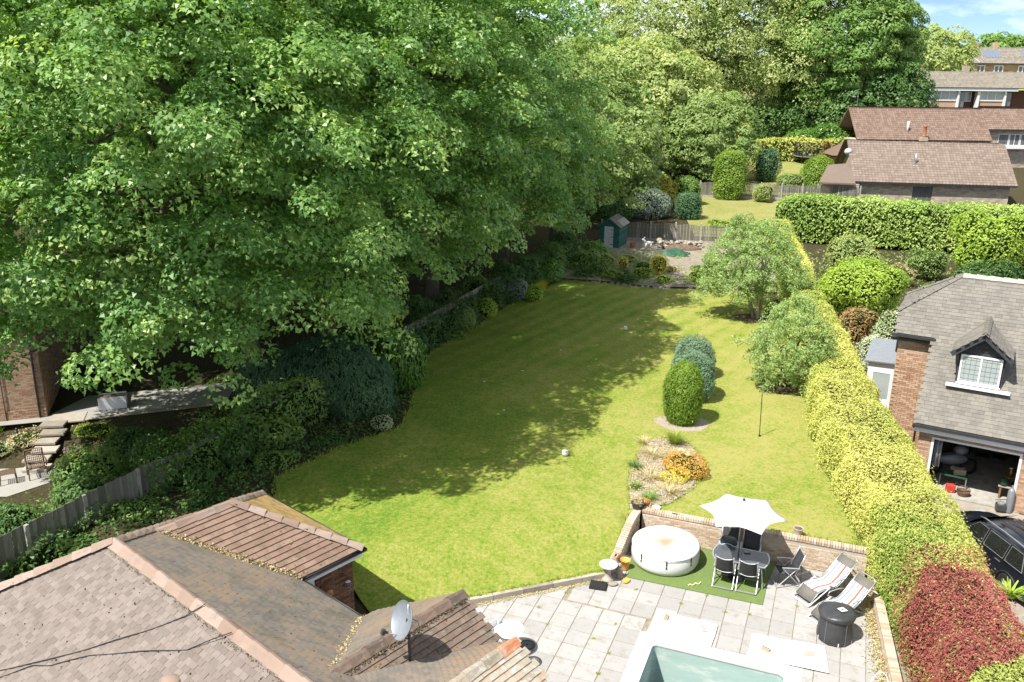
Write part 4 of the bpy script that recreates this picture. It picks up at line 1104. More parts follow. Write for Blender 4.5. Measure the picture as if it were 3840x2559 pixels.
def lounger(label, loc, rz):
    """local -y is the foot end, +y the head end"""
    t = thing('sun_lounger', label, 'lounger', loc, rz, 'sun loungers with striped towels')
    W = .29
    prof = [(-.86, .12), (-.62, .34), (-.40, .37), (-.10, .33), (.10, .33), (.34, .48), (.60, .74), (.80, .93)]
    mb = MB()
    for s in (-1, 1): mb.tube([(s * W, y, z) for y, z in prof], .016, 7)
    mb.tube([(-W, .80, .93), (-W * .7, .86, .97), (W * .7, .86, .97), (W, .80, .93)], .016, 7)
    mb.build('side_frame', M['alu'], t, smooth=True)
    for s in (-1, 1):
        MB().tube([(s * (W + .03), .34, .52), (s * (W + .05), .22, .56), (s * (W + .05), -.18, .56), (s * (W + .03), -.26, .48), (s * (W + .02), .62, .02)], .014, 7).build('armrest', M['alu'], t, smooth=True)
        MB().bar((s * (W + .01), -.98, .03), (s * (W + .01), -.15, .42), .045, .025).build('leg', M['white'], t)
    MB().bar((-W, -.96, .03), (W, -.96, .03), .05, .025).build('foot_bar', M['white'], t)
    MB().bar((-W, .62, .03), (W, .62, .03), .03, .025).build('rear_bar', M['alu'], t)
    def strip(p, w, off):
        mb = MB(); vs = []
        for y, z in p: vs += [(-w, y, z + off), (0, y, z + off - .018), (w, y, z + off)]
        mb.add(vs, [(3 * i + j, 3 * i + j + 1, 3 * i + j + 4, 3 * i + j + 3) for i in range(len(p) - 1) for j in range(2)]); return mb
    o = strip(prof, W - .012, -.004).build('sling', M['mesh_sling'], t, smooth=True); s = o.modifiers.new('t', 'SOLIDIFY'); s.thickness = .006
    o = strip(prof[1:7], W - .035, .018).build('towel', M['towel'], t, smooth=True); s = o.modifiers.new('t', 'SOLIDIFY'); s.thickness = .010
    return t
lounger('sun lounger with striped towel, the one nearer the table', (8.98, 21.74, .006), R(28 - 90))
lounger('sun lounger with striped towel right behind the covered drum', (9.08, 20.72, .006), R(27 - 90))

# covered drum
dr = thing('covered_drum', 'black vinyl covered drum with white label in front of the loungers', 'drum', (8.53, 19.72, .004), .2)
mb = MB(); n = 44; vs = []
prof = [(.44, 0), (.445, .15), (.43, .45), (.415, .66), (.46, .69), (.475, .74), (.455, .79), (.36, .815), (.15, .83), (0, .84)]
rg = rng_(3); fold = np.sin(np.arange(n) * 1.9) * .4 + rg.normal(size=n) * .35
for i, (r, z) in enumerate(prof):
    for j in range(n):
        a = 2 * math.pi * j / n; rr = r * (1 + (.028 * fold[j] if i < 4 else .012 * fold[j])); zz = z + (.02 * math.sin(3 * a + 1) * (r / .44) if i > 5 else 0) + (.03 * max(0, math.cos(a - 2.0)) if i > 6 else 0)
        vs.append((rr * math.cos(a), rr * math.sin(a), zz))
k = len(prof); MBo = MB(); MBo.add(vs[:4 * n], [(i * n + j, i * n + (j + 1) % n, (i + 1) * n + (j + 1) % n, (i + 1) * n + j) for i in range(3) for j in range(n)]); MBo.build('skirt', M['cover'], dr, smooth=True)
MBo = MB(); MBo.add(vs[3 * n:], [(i * n + j, i * n + (j + 1) % n, (i + 1) * n + (j + 1) % n, (i + 1) * n + j) for i in range(k - 4) for j in range(n)]); MBo.build('lid', M['cover'], dr, smooth=True)
MB().obox((.10, -.05, .851), (.10, .02, -.01), (-.02, .085, 0), (0, 0, .003)).build('label_panel', M['white'], dr)
mb = MB(); mb.obox((.10, -.05, .856), (.030, .006, -.003), (-.01, .03, 0), (0, 0, .0012)); mb.obox((.14, -.08, .856), (.014, .004, -.002), (-.002, .01, 0), (0, 0, .0012)); mb.build('label_mark', M['char'], dr)
for a in (0.2, 1.7, 3.1, 4.4, 5.4):
    MB().obox((.452 * math.cos(a), .452 * math.sin(a), .05), (.008 * math.cos(a), .008 * math.sin(a), 0), (-.012 * math.sin(a), .012 * math.cos(a), 0), (0, 0, .05)).build('toggle', M['white'], dr)
for a in (-1.5, -.2, 1.9, 3.6): MB().bar((.452 * math.cos(a), .452 * math.sin(a), .02), (.44 * math.cos(a), .44 * math.sin(a), .66), .014, .006).build('seam', M['galv'], dr)

# toy, bucket, blocks, pots and oddments at the kerb end
t = thing('toy_worm', 'pale green wavy toy lying on the turf mat', 'toy', (5.35, 22.05, .05), .35)
MB().tube([(-.22 + .44 * q, .035 * math.sin(q * 15), 0) for q in np.linspace(0, 1, 16)], [.028] + [.018] * 14 + [.012], 7).build('body', mk('pale_green', (.60, .72, .28), (.68, .78, .38), 5, .6), t, smooth=True)
bk = thing('bucket', 'orange plastic bucket standing on the turf beside the tub', 'bucket', (3.42, 22.86, .026), 0)
MB().lathe([(.105, 0), (.145, .30), (.155, .305), (.155, .29), (.138, .29), (.10, .015), (0, .015)], 20, cap=False).build('body', M['orange_pl'], bk, smooth=True)
MB().tube([(.15 * math.cos(a), .03, .30 + .12 * math.sin(a)) for a in np.linspace(0, math.pi, 11)], .004, 5).build('handle', M['steel'], bk)
BK = box_mesh('hollow_block', .30, .14, .13, M['brick_red'], .006)
for i, (x, y, z, rz, lab) in enumerate(((3.13, 22.86, .34, 1.15, 'upper holed red block on the end of the stepped wall'), (3.02, 22.58, .28, .9, 'lower holed red block at the very end of the stepped wall'))):
    t = thing('clay_block', lab, 'block', (x, y, z), rz, 'holed clay blocks on the wall end')
    inst('body', BK, t)
    mb = MB()
    for sx in (-1, 1):
        for sy in (-1, 0, 1): mb.lathe([(.018, .1305), (.001, .1305)], 8, (sx * .115, sy * .042, 0))
    mb.box(-.07, .07, -.03, .03, .1306, .1316); mb.build('holes', M['black'], t)
bb = thing('birdbath', 'stone birdbath with white bowl at the end of the kerb', 'birdbath', (2.86, 22.28, 0), .1)
MB().lathe([(.17, 0), (.17, .05), (.11, .09), (.09, .16), (.08, .36), (.10, .42)], 16).build('pedestal', M['stone'], bb, smooth=True)
MB().lathe([(.10, .41), (.20, .44), (.26, .50), (.27, .53), (.24, .53), (.16, .48), (0, .47)], 20).build('bowl', M['white'], bb, smooth=True)
t = thing('garden_statue', 'pale stone garden figure standing between the birdbath and the bucket', 'statue', (3.20, 22.40, 0), -.3)
MB().lathe([(.10, 0), (.10, .04), (.07, .06), (.085, .14), (.10, .24), (.08, .33), (.05, .37)], 14, sy=.8).build('body', M['stone'], t, smooth=True)
mb = MB(); mb.sphere((0, -.01, .43), .065, 12, 8); mb.sphere((-.05, .01, .50), .022, 8, 5, sc=(.7, .6, 1.3)); mb.sphere((.05, .01, .50), .022, 8, 5, sc=(.7, .6, 1.3)); mb.build('head', M['stone'], t, smooth=True)
t = thing('boot_mat', 'folded black rubber mat lying on the slabs by the kerb end', 'mat', (2.55, 21.97, .004), -.25)
MB().obox((0, 0, .028), (.24, 0, 0), (0, .17, .015), (0, 0, .018)).build('upper_fold', M['rubber'], t, bevel=.008)
MB().obox((.02, -.03, .008), (.25, 0, 0), (0, .19, 0), (0, 0, .006)).build('lower_fold', M['rubber'], t)
for (x, y, rz, c, lab, nm) in ((2.98, 22.02, .2, 'stone', 'flat pale stone lying in front of the birdbath', 'flat_stone'), (3.38, 22.20, .9, 'orange_pl', 'small orange tub lying beside the statue foot', 'small_tub')):
    t = thing(nm, lab, 'stone' if c == 'stone' else 'tub', (x, y, .004), rz)
    MB().lathe([(.12, 0), (.15, .03), (.14, .06), (.05, .075), (0, .075)], 9, sy=.7).build('body', M[c], t)
shrub('kerb_weed', 'bushy green weed growing at the kerb end beside the birdbath', (2.62, 22.42, .1), [(0, 0, .05, .18, .14, .12)], 260, .05, G['brightgreen'], 77, core=None, cat='plant')
# pots at the wall corner
def pot(name, label, loc, r, h, mat, plant=None, group=None):
    t = thing(name, label, 'plant pot', loc, random.uniform(0, 3), group)
    MB().lathe([(r * .68, 0), (r * .95, h * .86), (r * 1.04, h * .86), (r * 1.04, h), (r * .9, h), (r * .86, h * .88), (0, h * .86)], 18, cap=False).build('pot', M[mat], t, smooth=False)
    MB().lathe([(r * .88, h * .87), (r * .4, h * .93), (0, h * .94)], 14, cap=False).build('compost', M['soil'], t, smooth=True)
    if plant:
        rg = rng_(int(loc[0] * 100)); P = rg.normal(size=(120, 3)) * np.array([r * .5, r * .5, .03]) + np.array([0, 0, h + .02])
        link_mesh('plant', quads_mesh('plant', leaf_quads(rg, P, rg.normal(size=P.shape) + np.array([0, 0, 1]), np.full(120, .05)), rg.uniform(0, 1, 120)), G[plant], t)
    return t
pot('plant_pot', 'large dark pot full of dry plants on the wall corner by the tub', (4.02, 24.93, .90), .20, .24, 'dark_metal', 'straw')
pot('plant_pot', 'terracotta pot just behind the wall corner beside the flower bed', (4.30, 25.16, .86), .14, .20, 'terracotta', 'orangeleaf')
pot('plant_pot', 'grey stone pot on the grass edge above the sun loungers', (8.62, 23.42, .94), .15, .19, 'stone', None)
t = thing('metal_bowl', 'white metal bowl standing on top of the retaining wall', 'bowl', (4.62, 24.98, .87), 0); MB().lathe([(.06, 0), (.12, .03), (.14, .07), (.125, .07), (.05, .02), (0, .02)], 16).build('bowl', M['white'], t, smooth=True)
t = thing('trowel', 'small trowel lying on top of the retaining wall', 'trowel', (5.32, 24.45, .945), TH)
MB().tube([(-.28, 0, .012), (-.12, 0, .012)], .014, 7).build('handle', M['black'], t); MB().tube([(-.12, 0, .012), (.10, 0, .012)], .006, 6).build('shank', M['steel'], t); MB().box(.10, .26, -.045, .045, .004, .012).build('blade', M['white'], t)
t = thing('pump_unit', 'small dark electrical pump behind the round tub', 'pump', (4.52, 24.58, .02), TH); MB().obox((0, 0, .16), (.16, 0, 0), (0, .09, 0), (0, 0, .16)).build('casing', M['galv'], t, bevel=.03); MB().obox((.03, -.02, .37), (.04, 0, 0), (0, .03, 0), (0, 0, .06)).build('handle', M['black'], t, bevel=.01)
# white round patio table glimpsed between the two gables
t = thing('white_patio_table', 'round white table on the patio glimpsed between the two house gables', 'table', (.02, 18.9, .0), 0)
MB().lathe([(.36, .68), (.38, .70), (.37, .72), (0, .72)], 26).build('top', M['white_pvc'], t); MB().tube([(0, 0, .68), (0, 0, .05)], .035, 8).build('column', M['white_pvc'], t); MB().lathe([(.24, 0), (.22, .03), (.04, .06)], 18).build('foot', M['white_pvc'], t)
t = thing('white_bench', 'white garden bench on the patio between the two house gables', 'bench', (-.42, 18.55, 0), R(49))
for k in range(4): MB().box(-.55, .55, -.22 + .115 * k, -.125 + .115 * k, .42, .445).build('seat_slat', M['white_pvc'], t)
for k in range(3): MB().box(-.55, .55, .25, .275, .55 + .13 * k, .64 + .13 * k).build('back_slat', M['white_pvc'], t)
for sx in (-1, 1):
    for sy in (-.18, .24): MB().box(sx * .5 - .025, sx * .5 + .025, sy - .025, sy + .025, 0, .42 if sy < 0 else .95).build('leg', M['white_pvc'], t)
t = thing('white_chair', 'white wire garden chair at the bottom edge beside the low wall', 'chair', (8.55, 17.0, 0), -.6)
MB().lathe([(.22, .44), (.23, .455), (0, .46)], 18).build('seat', M['white_pvc'], t)
for a in (.8, 2.3, 3.9, 5.5): MB().tube([(.18 * math.cos(a), .18 * math.sin(a), .44), (.24 * math.cos(a), .24 * math.sin(a), 0)], .011, 6).build('leg', M['white_pvc'], t)
mb = MB(); mb.tube([(.23 * math.cos(a), .23 * math.sin(a), .46 + .42 * math.sin((a - .2) / 2.74 * math.pi)) for a in np.linspace(.2, 2.94, 14)], .011, 6); mb.build('back', M['white_pvc'], t)
# ------------------------------------------------------------------ roofs and brickwork helpers
random.seed(11)
CAM_P = Vector((0, 0, CAM_H))
def in_frame(P, pad=60):
    d = P - CAM_P; k = d.dot(_f)
    if k < .5: return False
    x = 1920 + 3300 * d.dot(_r) / k; y = 1279.5 - 3300 * d.dot(_u) / k
    return -pad < x < 3840 + pad and -pad < y < 2559 + pad

def tile_mesh(name, tw, ln, th, mat, prof='plain'):
    mb = MB(); h = tw / 2
    if prof == 'plain':
        mb.add([(-h, 0, 0), (h, 0, 0), (h, 0, th), (-h, 0, th), (-h, ln, 0), (h, ln, 0), (h, ln, .003), (-h, ln, .003)], [(0, 1, 2, 3), (3, 2, 6, 7), (1, 5, 6, 2), (4, 0, 3, 7)], tint=0)
    else:                                   # pantile: one raised roll
        xs = [-h, -h * .35, 0, h * .45, h * .8, h]; zs = [0, -.004, .0, .022, .03, .012]
        vs = [(x, 0, th + z) for x, z in zip(xs, zs)] + [(x, ln, .003 + z) for x, z in zip(xs, zs)] + [(x, 0, 0) for x in xs]
        k = len(xs); fs = [(i, i + 1, k + i + 1, k + i) for i in range(k - 1)] + [(2 * k + i, 2 * k + i + 1, i + 1, i) for i in range(k - 1)]
        mb.add(vs, fs, tint=0)
    me = mb.mesh(name); me.materials.append(mat); return me

def tile_face(parent, W, P0, ex, ey, poly, tw, gauge, th, mat, name='roof_tile', nobj=300, rest='roof_tiles', prof='plain', bond=True, jit=.004, deck=None, deckname='roof_deck', gap=.004, edge=.0):
    """fill a planar roof face with overlapping tiles. P0 eave corner, ex along the eave, ey up the slope (parent's local frame),
    poly the outline in (ex, ey) coordinates, W the parent's world matrix."""
    P0, ex, ey = Vector(P0), Vector(ex).normalized(), Vector(ey).normalized(); ez = ex.cross(ey).normalized()
    xs = [p[0] for p in poly]; ys = [p[1] for p in poly]
    mb = MB(); mb.add([P0 + ex * x + ey * y - ez * .012 for x, y in poly] + [P0 + ex * x + ey * y - ez * .10 for x, y in poly],
                      [tuple(range(len(poly))), tuple(range(len(poly), 2 * len(poly)))[::-1]] + [(len(poly) + i, len(poly) + (i + 1) % len(poly), (i + 1) % len(poly), i) for i in range(len(poly))])
    mb.build(deckname, deck or M['mortar_dark'], parent)
    slots = []
    r = 0; y = 0.0
    while y < max(ys):
        off = (tw / 2 if (bond and r % 2) else 0)
        x = min(xs) - off
        while x < max(xs) + tw:
            slots.append((x + tw / 2, y)); x += tw
        y += gauge; r += 1
    S = np.array(slots)
    ok = in_poly(S[:, 0], S[:, 1] + gauge * .55, poly)
    S = S[ok]
    T = tile_mesh(name, tw - gap, gauge * 1.18, th, mat, prof)
    tv = [tuple(v.co) for v in T.vertices]; tf = [tuple(p.vertices) for p in T.polygons]
    rows = []
    for x, y in S:
        P = P0 + ex * x + ey * y
        wp = W @ P
        rows.append(((wp - CAM_P).length if in_frame(wp) else 1e6 + (wp - CAM_P).length, x, y))
    rows.sort()
    jmb = MB()
    for k, (d, x, y) in enumerate(rows):
        a = random.uniform(-jit, jit) * 3
        X = (ex * math.cos(a) + ey * math.sin(a)); Y = (ey * math.cos(a) - ex * math.sin(a))
        Pn = P0 + ex * (x + random.uniform(-jit, jit)) + ey * (y + random.uniform(-jit, jit)) + ez * random.uniform(0, .003)
        if k < nobj and d < 1e6:
            inst(name, T, parent, M=Matrix(((X.x, Y.x, ez.x, Pn.x), (X.y, Y.y, ez.y, Pn.y), (X.z, Y.z, ez.z, Pn.z), (0, 0, 0, 1))))
        else:
            jmb.add([Pn + X * v[0] + Y * v[1] + ez * v[2] for v in tv], tf)
    if jmb.v: tagp(jmb.build(rest, mat, parent), kind='stuff')

def ridge_line(parent, p, q, mat, ln=.43, hw=.15, drop=.085, name='ridge_tile', th=.034, lift=.05, taper=.90):
    """angular ridge or hip tiles from p to q (parent's local frame)"""
    p, q = Vector(p), Vector(q); d = q - p; n = max(1, round(d.length / ln)); ln = d.length / n; x = d.normalized()
    up = Vector((0, 0, 1)); y = up.cross(x).normalized(); z = x.cross(y)
    mb = MB(); L2 = ln + .02
    vs = []
    for (xx, s, t) in ((0, 1.0, th), (L2, taper, 0)):
        vs += [(xx, -hw * s, -drop * s), (xx, -hw * .32 * s, -drop * .12 * s + t), (xx, 0, .012 + t), (xx, hw * .32 * s, -drop * .12 * s + t), (xx, hw * s, -drop * s)]
        vs += [(xx, -hw * s + .012, -drop * s - .012), (xx, 0, -.012), (xx, hw * s - .012, -drop * s - .012)]
    fs = [(i, i + 1, 8 + i + 1, 8 + i) for i in range(4)] + [(0, 5, 6, 2, 1), (2, 6, 7, 4, 3), (8, 9, 10, 14, 13), (10, 11, 12, 15, 14), (0, 8, 13, 5), (4, 7, 15, 12)]
    mb.add(vs, fs, tint=0); me = mb.mesh(name); me.materials.append(mat)
    for k in range(n):
        P = p + x * (ln * k) + z * (lift + random.uniform(-.004, .004))
        inst(name, me, parent, M=Matrix(((x.x, y.x, z.x, P.x), (x.y, y.y, z.y, P.y), (x.z, y.z, z.z, P.z), (0, 0, 0, 1))))

def brick_wall(parent, p, q, z0, z1, holes=(), mat='brick_red', nobj=0, thick=.25, mortar='mortar', name='brick', out=.012, gable=None, rest='bricks', wallname='wall', lay=(.225, .075)):
    """wall from p to q (local xy); outward side is to the right of p->q. holes are (x0, x1, z0, z1). gable: function x->top z"""
    p, q = Vector((p[0], p[1], 0)), Vector((q[0], q[1], 0)); d = q - p; Ln = d.length; x = d.normalized(); o = Vector((x.y, -x.x, 0))
    xs = sorted(set([0, Ln] + [h[0] for h in holes] + [h[1] for h in holes])); zs = sorted(set([z0, z1] + [h[2] for h in holes] + [h[3] for h in holes]))
    mb = MB()
    for i in range(len(xs) - 1):
        for j in range(len(zs) - 1):
            cx, cz = (xs[i] + xs[i + 1]) / 2, (zs[j] + zs[j + 1]) / 2
            if any(h[0] < cx < h[1] and h[2] < cz < h[3] for h in holes): continue
            c = p + x * cx - o * (thick / 2); c.z = cz
            mb.obox(c, x * (xs[i + 1] - xs[i]) / 2, o * thick / 2, Vector((0, 0, (zs[j + 1] - zs[j]) / 2)))
    if gable:
        K = 12; pts = [(Ln * k / K, gable(Ln * k / K)) for k in range(K + 1)]
        vs = []; 
        for a, zt in pts:
            for oo in (0, -thick):
                c = p + x * a + o * oo; vs += [(c.x, c.y, z1 - .01), (c.x, c.y, max(zt, z1))]
        fs = []
        for k in range(K): a = 4 * k; fs += [(a, a + 4, a + 5, a + 1), (a + 2, a + 3, a + 7, a + 6), (a + 1, a + 5, a + 7, a + 3)]
        mb.add(vs, fs)
    mb.build(wallname, M[mortar], parent)
    L0, H0 = lay
    bm = MB(); bl, bh = L0 - .011, H0 - .011
    T = None; cnt = 0; z = z0; r = 0
    if nobj:
        t = MB(); t.box(-bl / 2, bl / 2, -.03, 0, 0, bh, tint=0); T = t.mesh(name); T.materials.append(M[mat])
    zmax = z1 if not gable else max(gable(Ln * k / 20) for k in range(21))
    while z + H0 * .6 < zmax:
        xx = -(L0 / 2 if r % 2 else 0)
        while xx < Ln - .02:
            a, b = max(xx, 0) + .0055, min(xx + L0, Ln) - .0055
            # trim to holes
            segs = [(a, b)]
            for h in holes:
                if h[2] < z + H0 / 2 < h[3]:
                    ns_ = []
                    for s0, s1 in segs:
                        if s1 <= h[0] or s0 >= h[1]: ns_.append((s0, s1))
                        else:
                            if s0 < h[0]: ns_.append((s0, h[0]))
                            if s1 > h[1]: ns_.append((h[1], s1))
                    segs = ns_
            for s0, s1 in segs:
                if s1 - s0 < .03: continue
                top = min(z + H0 - .0055, z1) if not gable else z + H0 - .0055
                if gable and z + H0 * .7 > max(gable((s0 + s1) / 2), z1): continue
                c = p + x * ((s0 + s1) / 2); oo = out + random.uniform(-.002, .002)
                if T is not None and cnt < nobj and abs((s1 - s0) - bl) < .02:
                    Pn = c + o * oo; Pn.z = z + .0055; n_ = -o
                    inst(name, T, parent, M=Matrix(((x.x, n_.x, 0, Pn.x), (x.y, n_.y, 0, Pn.y), (0, 0, 1, Pn.z), (0, 0, 0, 1)))); cnt += 1
                else:
                    c2 = c + o * (oo - .015); c2.z = (z + .0055 + top) / 2
                    bm.obox(c2, x * (s1 - s0) / 2, o * .015, Vector((0, 0, (top - z - .0055) / 2)))
            xx += L0
        z += H0; r += 1
    if bm.v: tagp(bm.build(rest, M[mat], parent), kind='stuff')

def window(parent, p, x, o, w, h, z, panes=2, frame='white_pvc', glass='glass', fw=.06, rev=.06, name='window', sill=True, lead=False):
    """window centred at local point p (xy), x along wall, o outward, z bottom"""
    x, o = Vector((x[0], x[1], 0)).normalized(), Vector((o[0], o[1], 0)).normalized(); c = Vector((p[0], p[1], 0)) - o * rev
    up = Vector((0, 0, 1)); mb = MB()
    mid = c + up * (z + h / 2)
    for s in (-1, 1): mb.obox(mid + x * s * (w / 2 - fw / 2), x * fw / 2, o * .035, up * h / 2)
    for s in (-1, 1): mb.obox(mid + up * s * (h / 2 - fw / 2), x * (w / 2 - fw), o * .035, up * fw / 2)
    for k in range(1, panes): mb.obox(mid + x * (-w / 2 + w * k / panes), x * fw * .45, o * .033, up * (h / 2 - fw))
    fr = mb.build(name, M[frame], parent)
    for k in range(panes):
        pc = mid + x * (-w / 2 + w * (k + .5) / panes)
        MB().obox(pc, x * (w / panes / 2 - fw * .4), o * .006, up * (h / 2 - fw * .8)).build('pane', M[glass], fr)
    if lead:
        mb = MB()
        for k in range(1, panes * 4): mb.obox(mid + x * (-w / 2 + w * k / (panes * 4)) + o * .010, x * .006, o * .003, up * (h / 2 - fw))
        for k in range(1, 6): mb.obox(mid + up * (-h / 2 + h * k / 6) + o * .010, x * (w / 2 - fw), o * .003, up * .006)
        mb.build('glazing_bars', M['galv'], fr)
    if sill: MB().obox(c + o * (rev + .03) + up * (z - .025), x * (w / 2 + .04), o * (rev / 2 + .05), up * .025).build('sill', M[frame], fr)
    return fr

# ------------------------------------------------------------------ the house the view is taken from
hs = thing('bungalow', 'brick bungalow with pink plain-tiled hipped roof in the foreground', 'house', (0, 0, 0), R(-41))
HW = Matrix.Rotation(R(-41), 4, 'Z')
S31 = .608; c31 = 1 / math.sqrt(1 + S31 ** 2)
RU0, RW, RZ, EZ = -16.77, 6.80, 4.70, 2.40
run = (RZ - EZ) / S31; sl = run / c31
# face towards the viewer (pink plain tiles): eave along +u at w = RW-run
xe0, xe1 = RU0 - run, -1.0
tile_face(hs, HW, (xe0, RW - run, EZ), (1, 0, 0), (0, c31, S31 * c31), [(0, 0), (xe1 - xe0, 0), (xe1 - xe0, sl), (run, sl)], .170, .118, .020, M['tile_pink'], nobj=298, deck=M['tile_pink'], gap=.005)
# far face (mossy)
tile_face(hs, HW, (xe1, RW + run, EZ), (-1, 0, 0), (0, -c31, S31 * c31), [(0, 0), (xe1 - xe0, 0), (xe1 - xe0 - run, sl), (0, sl)], .170, .105, .014, M['tile_dark'], nobj=0, rest='far_roof_tiles', deck=M['tile_dark'])
# hip end
tile_face(hs, HW, (xe0, RW + run, EZ), (0, -1, 0), (c31, 0, S31 * c31), [(0, 0), (2 * run, 0), (run, sl)], .170, .105, .014, M['tile_dark'], nobj=0, rest='hip_roof_tiles')
ridge_line(hs, (RU0, RW, RZ), (xe1, RW, RZ), M['tile_ridge'], .46, .17, .105)
ridge_line(hs, (xe0, RW - run, EZ), (RU0, RW, RZ), M['tile_ridge'], .46, .17, .07, lift=.09)
ridge_line(hs, (xe0, RW + run, EZ), (RU0, RW, RZ), M['tile_ridge'], .46, .16, .075)
# extension
EU, EZR, EW1, ER = -18.10, 3.78, 10.28, 2.24
es = ER / math.cos(math.atan((EZR - EZ) / ER)); e_s = (EZR - EZ) / ER; ec = 1 / math.sqrt(1 + e_s ** 2)
w0 = RW + (RZ - EZR) / S31
tile_face(hs, HW, (EU + ER, w0 + 2.2, EZ), (0, 1, 0), (-ec, 0, e_s * ec), [(0, 0), (EW1 + ER - w0 - 2.2, 0), (EW1 - w0 - 2.2, es), (-2.2, es)], .34, .158, .034, M['tile_brown'], name='interlocking_tile', nobj=280, rest='more_interlocking_tiles', bond=True, deckname='extension_deck')
tile_face(hs, HW, (EU + ER, EW1 + ER, EZ), (-1, 0, 0), (0, -ec, e_s * ec), [(0, 0), (2 * ER, 0), (ER, es)], .34, .155, .020, M['tile_mossy'], name='mossy_tile', nobj=120, rest='more_mossy_tiles', deck=M['tile_mossy'], deckname='extension_deck')
tile_face(hs, HW, (EU - ER, EW1 + ER, EZ), (0, -1, 0), (ec, 0, e_s * ec), [(0, 0), (EW1 + ER - w0 - 2.2, 0), (EW1 + ER - w0, es), (ER, es)], .34, .155, .020, M['tile_brown'], nobj=0, rest='left_interlocking_tiles', deckname='extension_deck')
ridge_line(hs, (EU, w0 - .05, EZR), (EU, EW1, EZR), M['tile_ridge'], .46, .16, .10)
ridge_line(hs, (EU + ER, EW1 + ER, EZ), (EU, EW1, EZR), M['tile_ridge'], .46, .16, .07, lift=.075)
ridge_line(hs, (EU - ER, EW1 + ER, EZ), (EU, EW1, EZR), M['tile_ridge'], .46, .15, .075)
# valley litter and moss
rg = rng_(8)
def litter(name, p, q, n, wd, mat, size, seed, zoff=.03):
    rg = rng_(seed); t = rg.uniform(0, 1, n)[:, None]; p, q = np.array(p), np.array(q)
    P = p + (q - p) * t + rg.normal(size=(n, 3)) * np.array([wd, wd, .012]); P[:, 2] += zoff
    o = link_mesh(name, quads_mesh(name, leaf_quads(rg, P, rg.normal(size=P.shape) * .7 + np.array([0, 0, 1]), size * rg.uniform(.5, 1.3, n)), rg.uniform(0, 1, n)), mat, hs); tagp(o, kind='stuff'); return o
litter('valley_litter', (EU, w0, EZR), (EU + ER, RW + run, EZ), 1500, .07, G['straw'], .05, 3, .045)
litter('valley_litter', (EU, w0, EZR), (EU + ER, RW + run, EZ), 500, .09, G['purple'], .05, 4, .05)
# eaves: gutters, fascia, walls of the extension
def gutter(p, q, r=.06):
    p, q = Vector(p), Vector(q); d = (q - p).normalized(); y = Vector((0, 0, 1)).cross(d).normalized(); mb = MB(); vs = []
    for P in (p, q):
        for k in range(9):
            a = math.pi + math.pi * k / 8; vs.append(P + y * r * math.cos(a) + Vector((0, 0, r * math.sin(a))))
    mb.add(vs, [(k, k + 1, 9 + k + 1, 9 + k) for k in range(8)]); o = mb.build('gutter', M['gutter'], hs, smooth=True); s = o.modifiers.new('t', 'SOLIDIFY'); s.thickness = .006
gutter((EU + ER + .05, RW + run, EZ - .035), (EU + ER + .05, EW1 + ER + .06, EZ - .035))
gutter((EU + ER + .06, EW1 + ER + .05, EZ - .035), (EU - ER, EW1 + ER + .05, EZ - .035))
gutter((EU + ER + .1, RW + run + .05, EZ - .035), (-13.6, RW + run + .05, EZ - .035))
MB().box(EU + ER - .03, EU + ER - .01, RW + run, EW1 + ER - .02, EZ - .24, EZ - .055).build('fascia', M['white_pvc'], hs)
MB().box(EU - ER, EU + ER - .031, EW1 + ER - .03, EW1 + ER - .01, EZ - .24, EZ - .055).build('fascia', M['white_pvc'], hs)
MB().box(EU + ER - .19, EU + ER - .031, RW + run, EW1 + ER - .031, EZ - .25, EZ - .235).build('soffit', M['white_pvc'], hs)
WU, WW = EU + ER - .19, EW1 + ER - .20
brick_wall(hs, (WU, RW + run - .2), (WU, WW), -.05, EZ - .25, holes=[(.1, .78, -.1, 2.12)], mat='brick_brown', nobj=255, mortar='mortar_dark')
brick_wall(hs, (WU, WW), (EU - ER + .2, WW), -.05, EZ - .25, mat='brick_brown', mortar='mortar_dark', rest='end_wall_bricks', wallname='end_wall')
dz = Vector((1, 0)); window(hs, (WU, RW + run + .24), (0, 1), (1, 0), .66, 2.05, 0.02, 1, fw=.11, rev=.05, name='door', glass='glass_pale', sill=False)
# main walls below the eaves
brick_wall(hs, (-13.2, RW + run - .35), (WU, RW + run - .35), -.05, EZ - .2, mat='brick_brown', mortar='mortar_dark', rest='rear_wall_bricks', wallname='rear_wall')
MB().box(xe0 + .5, WU - .3, RW - run + .4, RW + run - .62, -.05, EZ - .12).build('inner_walls', M['mortar_dark'], hs)
MB().box(WU - .3, xe1, RW - run + .4, RW + run - .62, -.05, EZ - .12).build('inner_walls', M['mortar_dark'], hs)
# wall ornaments
t = thing('wall_plaque', 'round orange plaque hung on the brown brick extension wall', 'plaque', HW @ Vector((WU + .02, 11.54, 1.46)), R(-41))
o = MB().lathe([(.0, .0), (.11, .0), (.125, .012), (.10, .03), (.02, .035), (0, .04)], 20).build('disc', M['terracotta'], t, smooth=True); o.rotation_euler = (0, R(90), 0)
o = MB().lathe([(.012, .04), (.0, .052)], 8).build('pin', M['black'], t); o.rotation_euler = (0, R(90), 0)
t = thing('wire_basket', 'hanging wire basket on the corner of the brown brick extension', 'basket', HW @ Vector((WU + .09, 12.08, 1.36)), R(-41))
for z in (0, .09, .18): MB().tube([(.075 * math.cos(a), .075 * math.sin(a), z) for a in np.linspace(0, 6.283, 17)], .006, 5, caps=False).build('ring', M['galv'], t)
MB().lathe([(.02, .20), (.07, .22), (.0, .23)], 12).build('lid', M['white'], t)
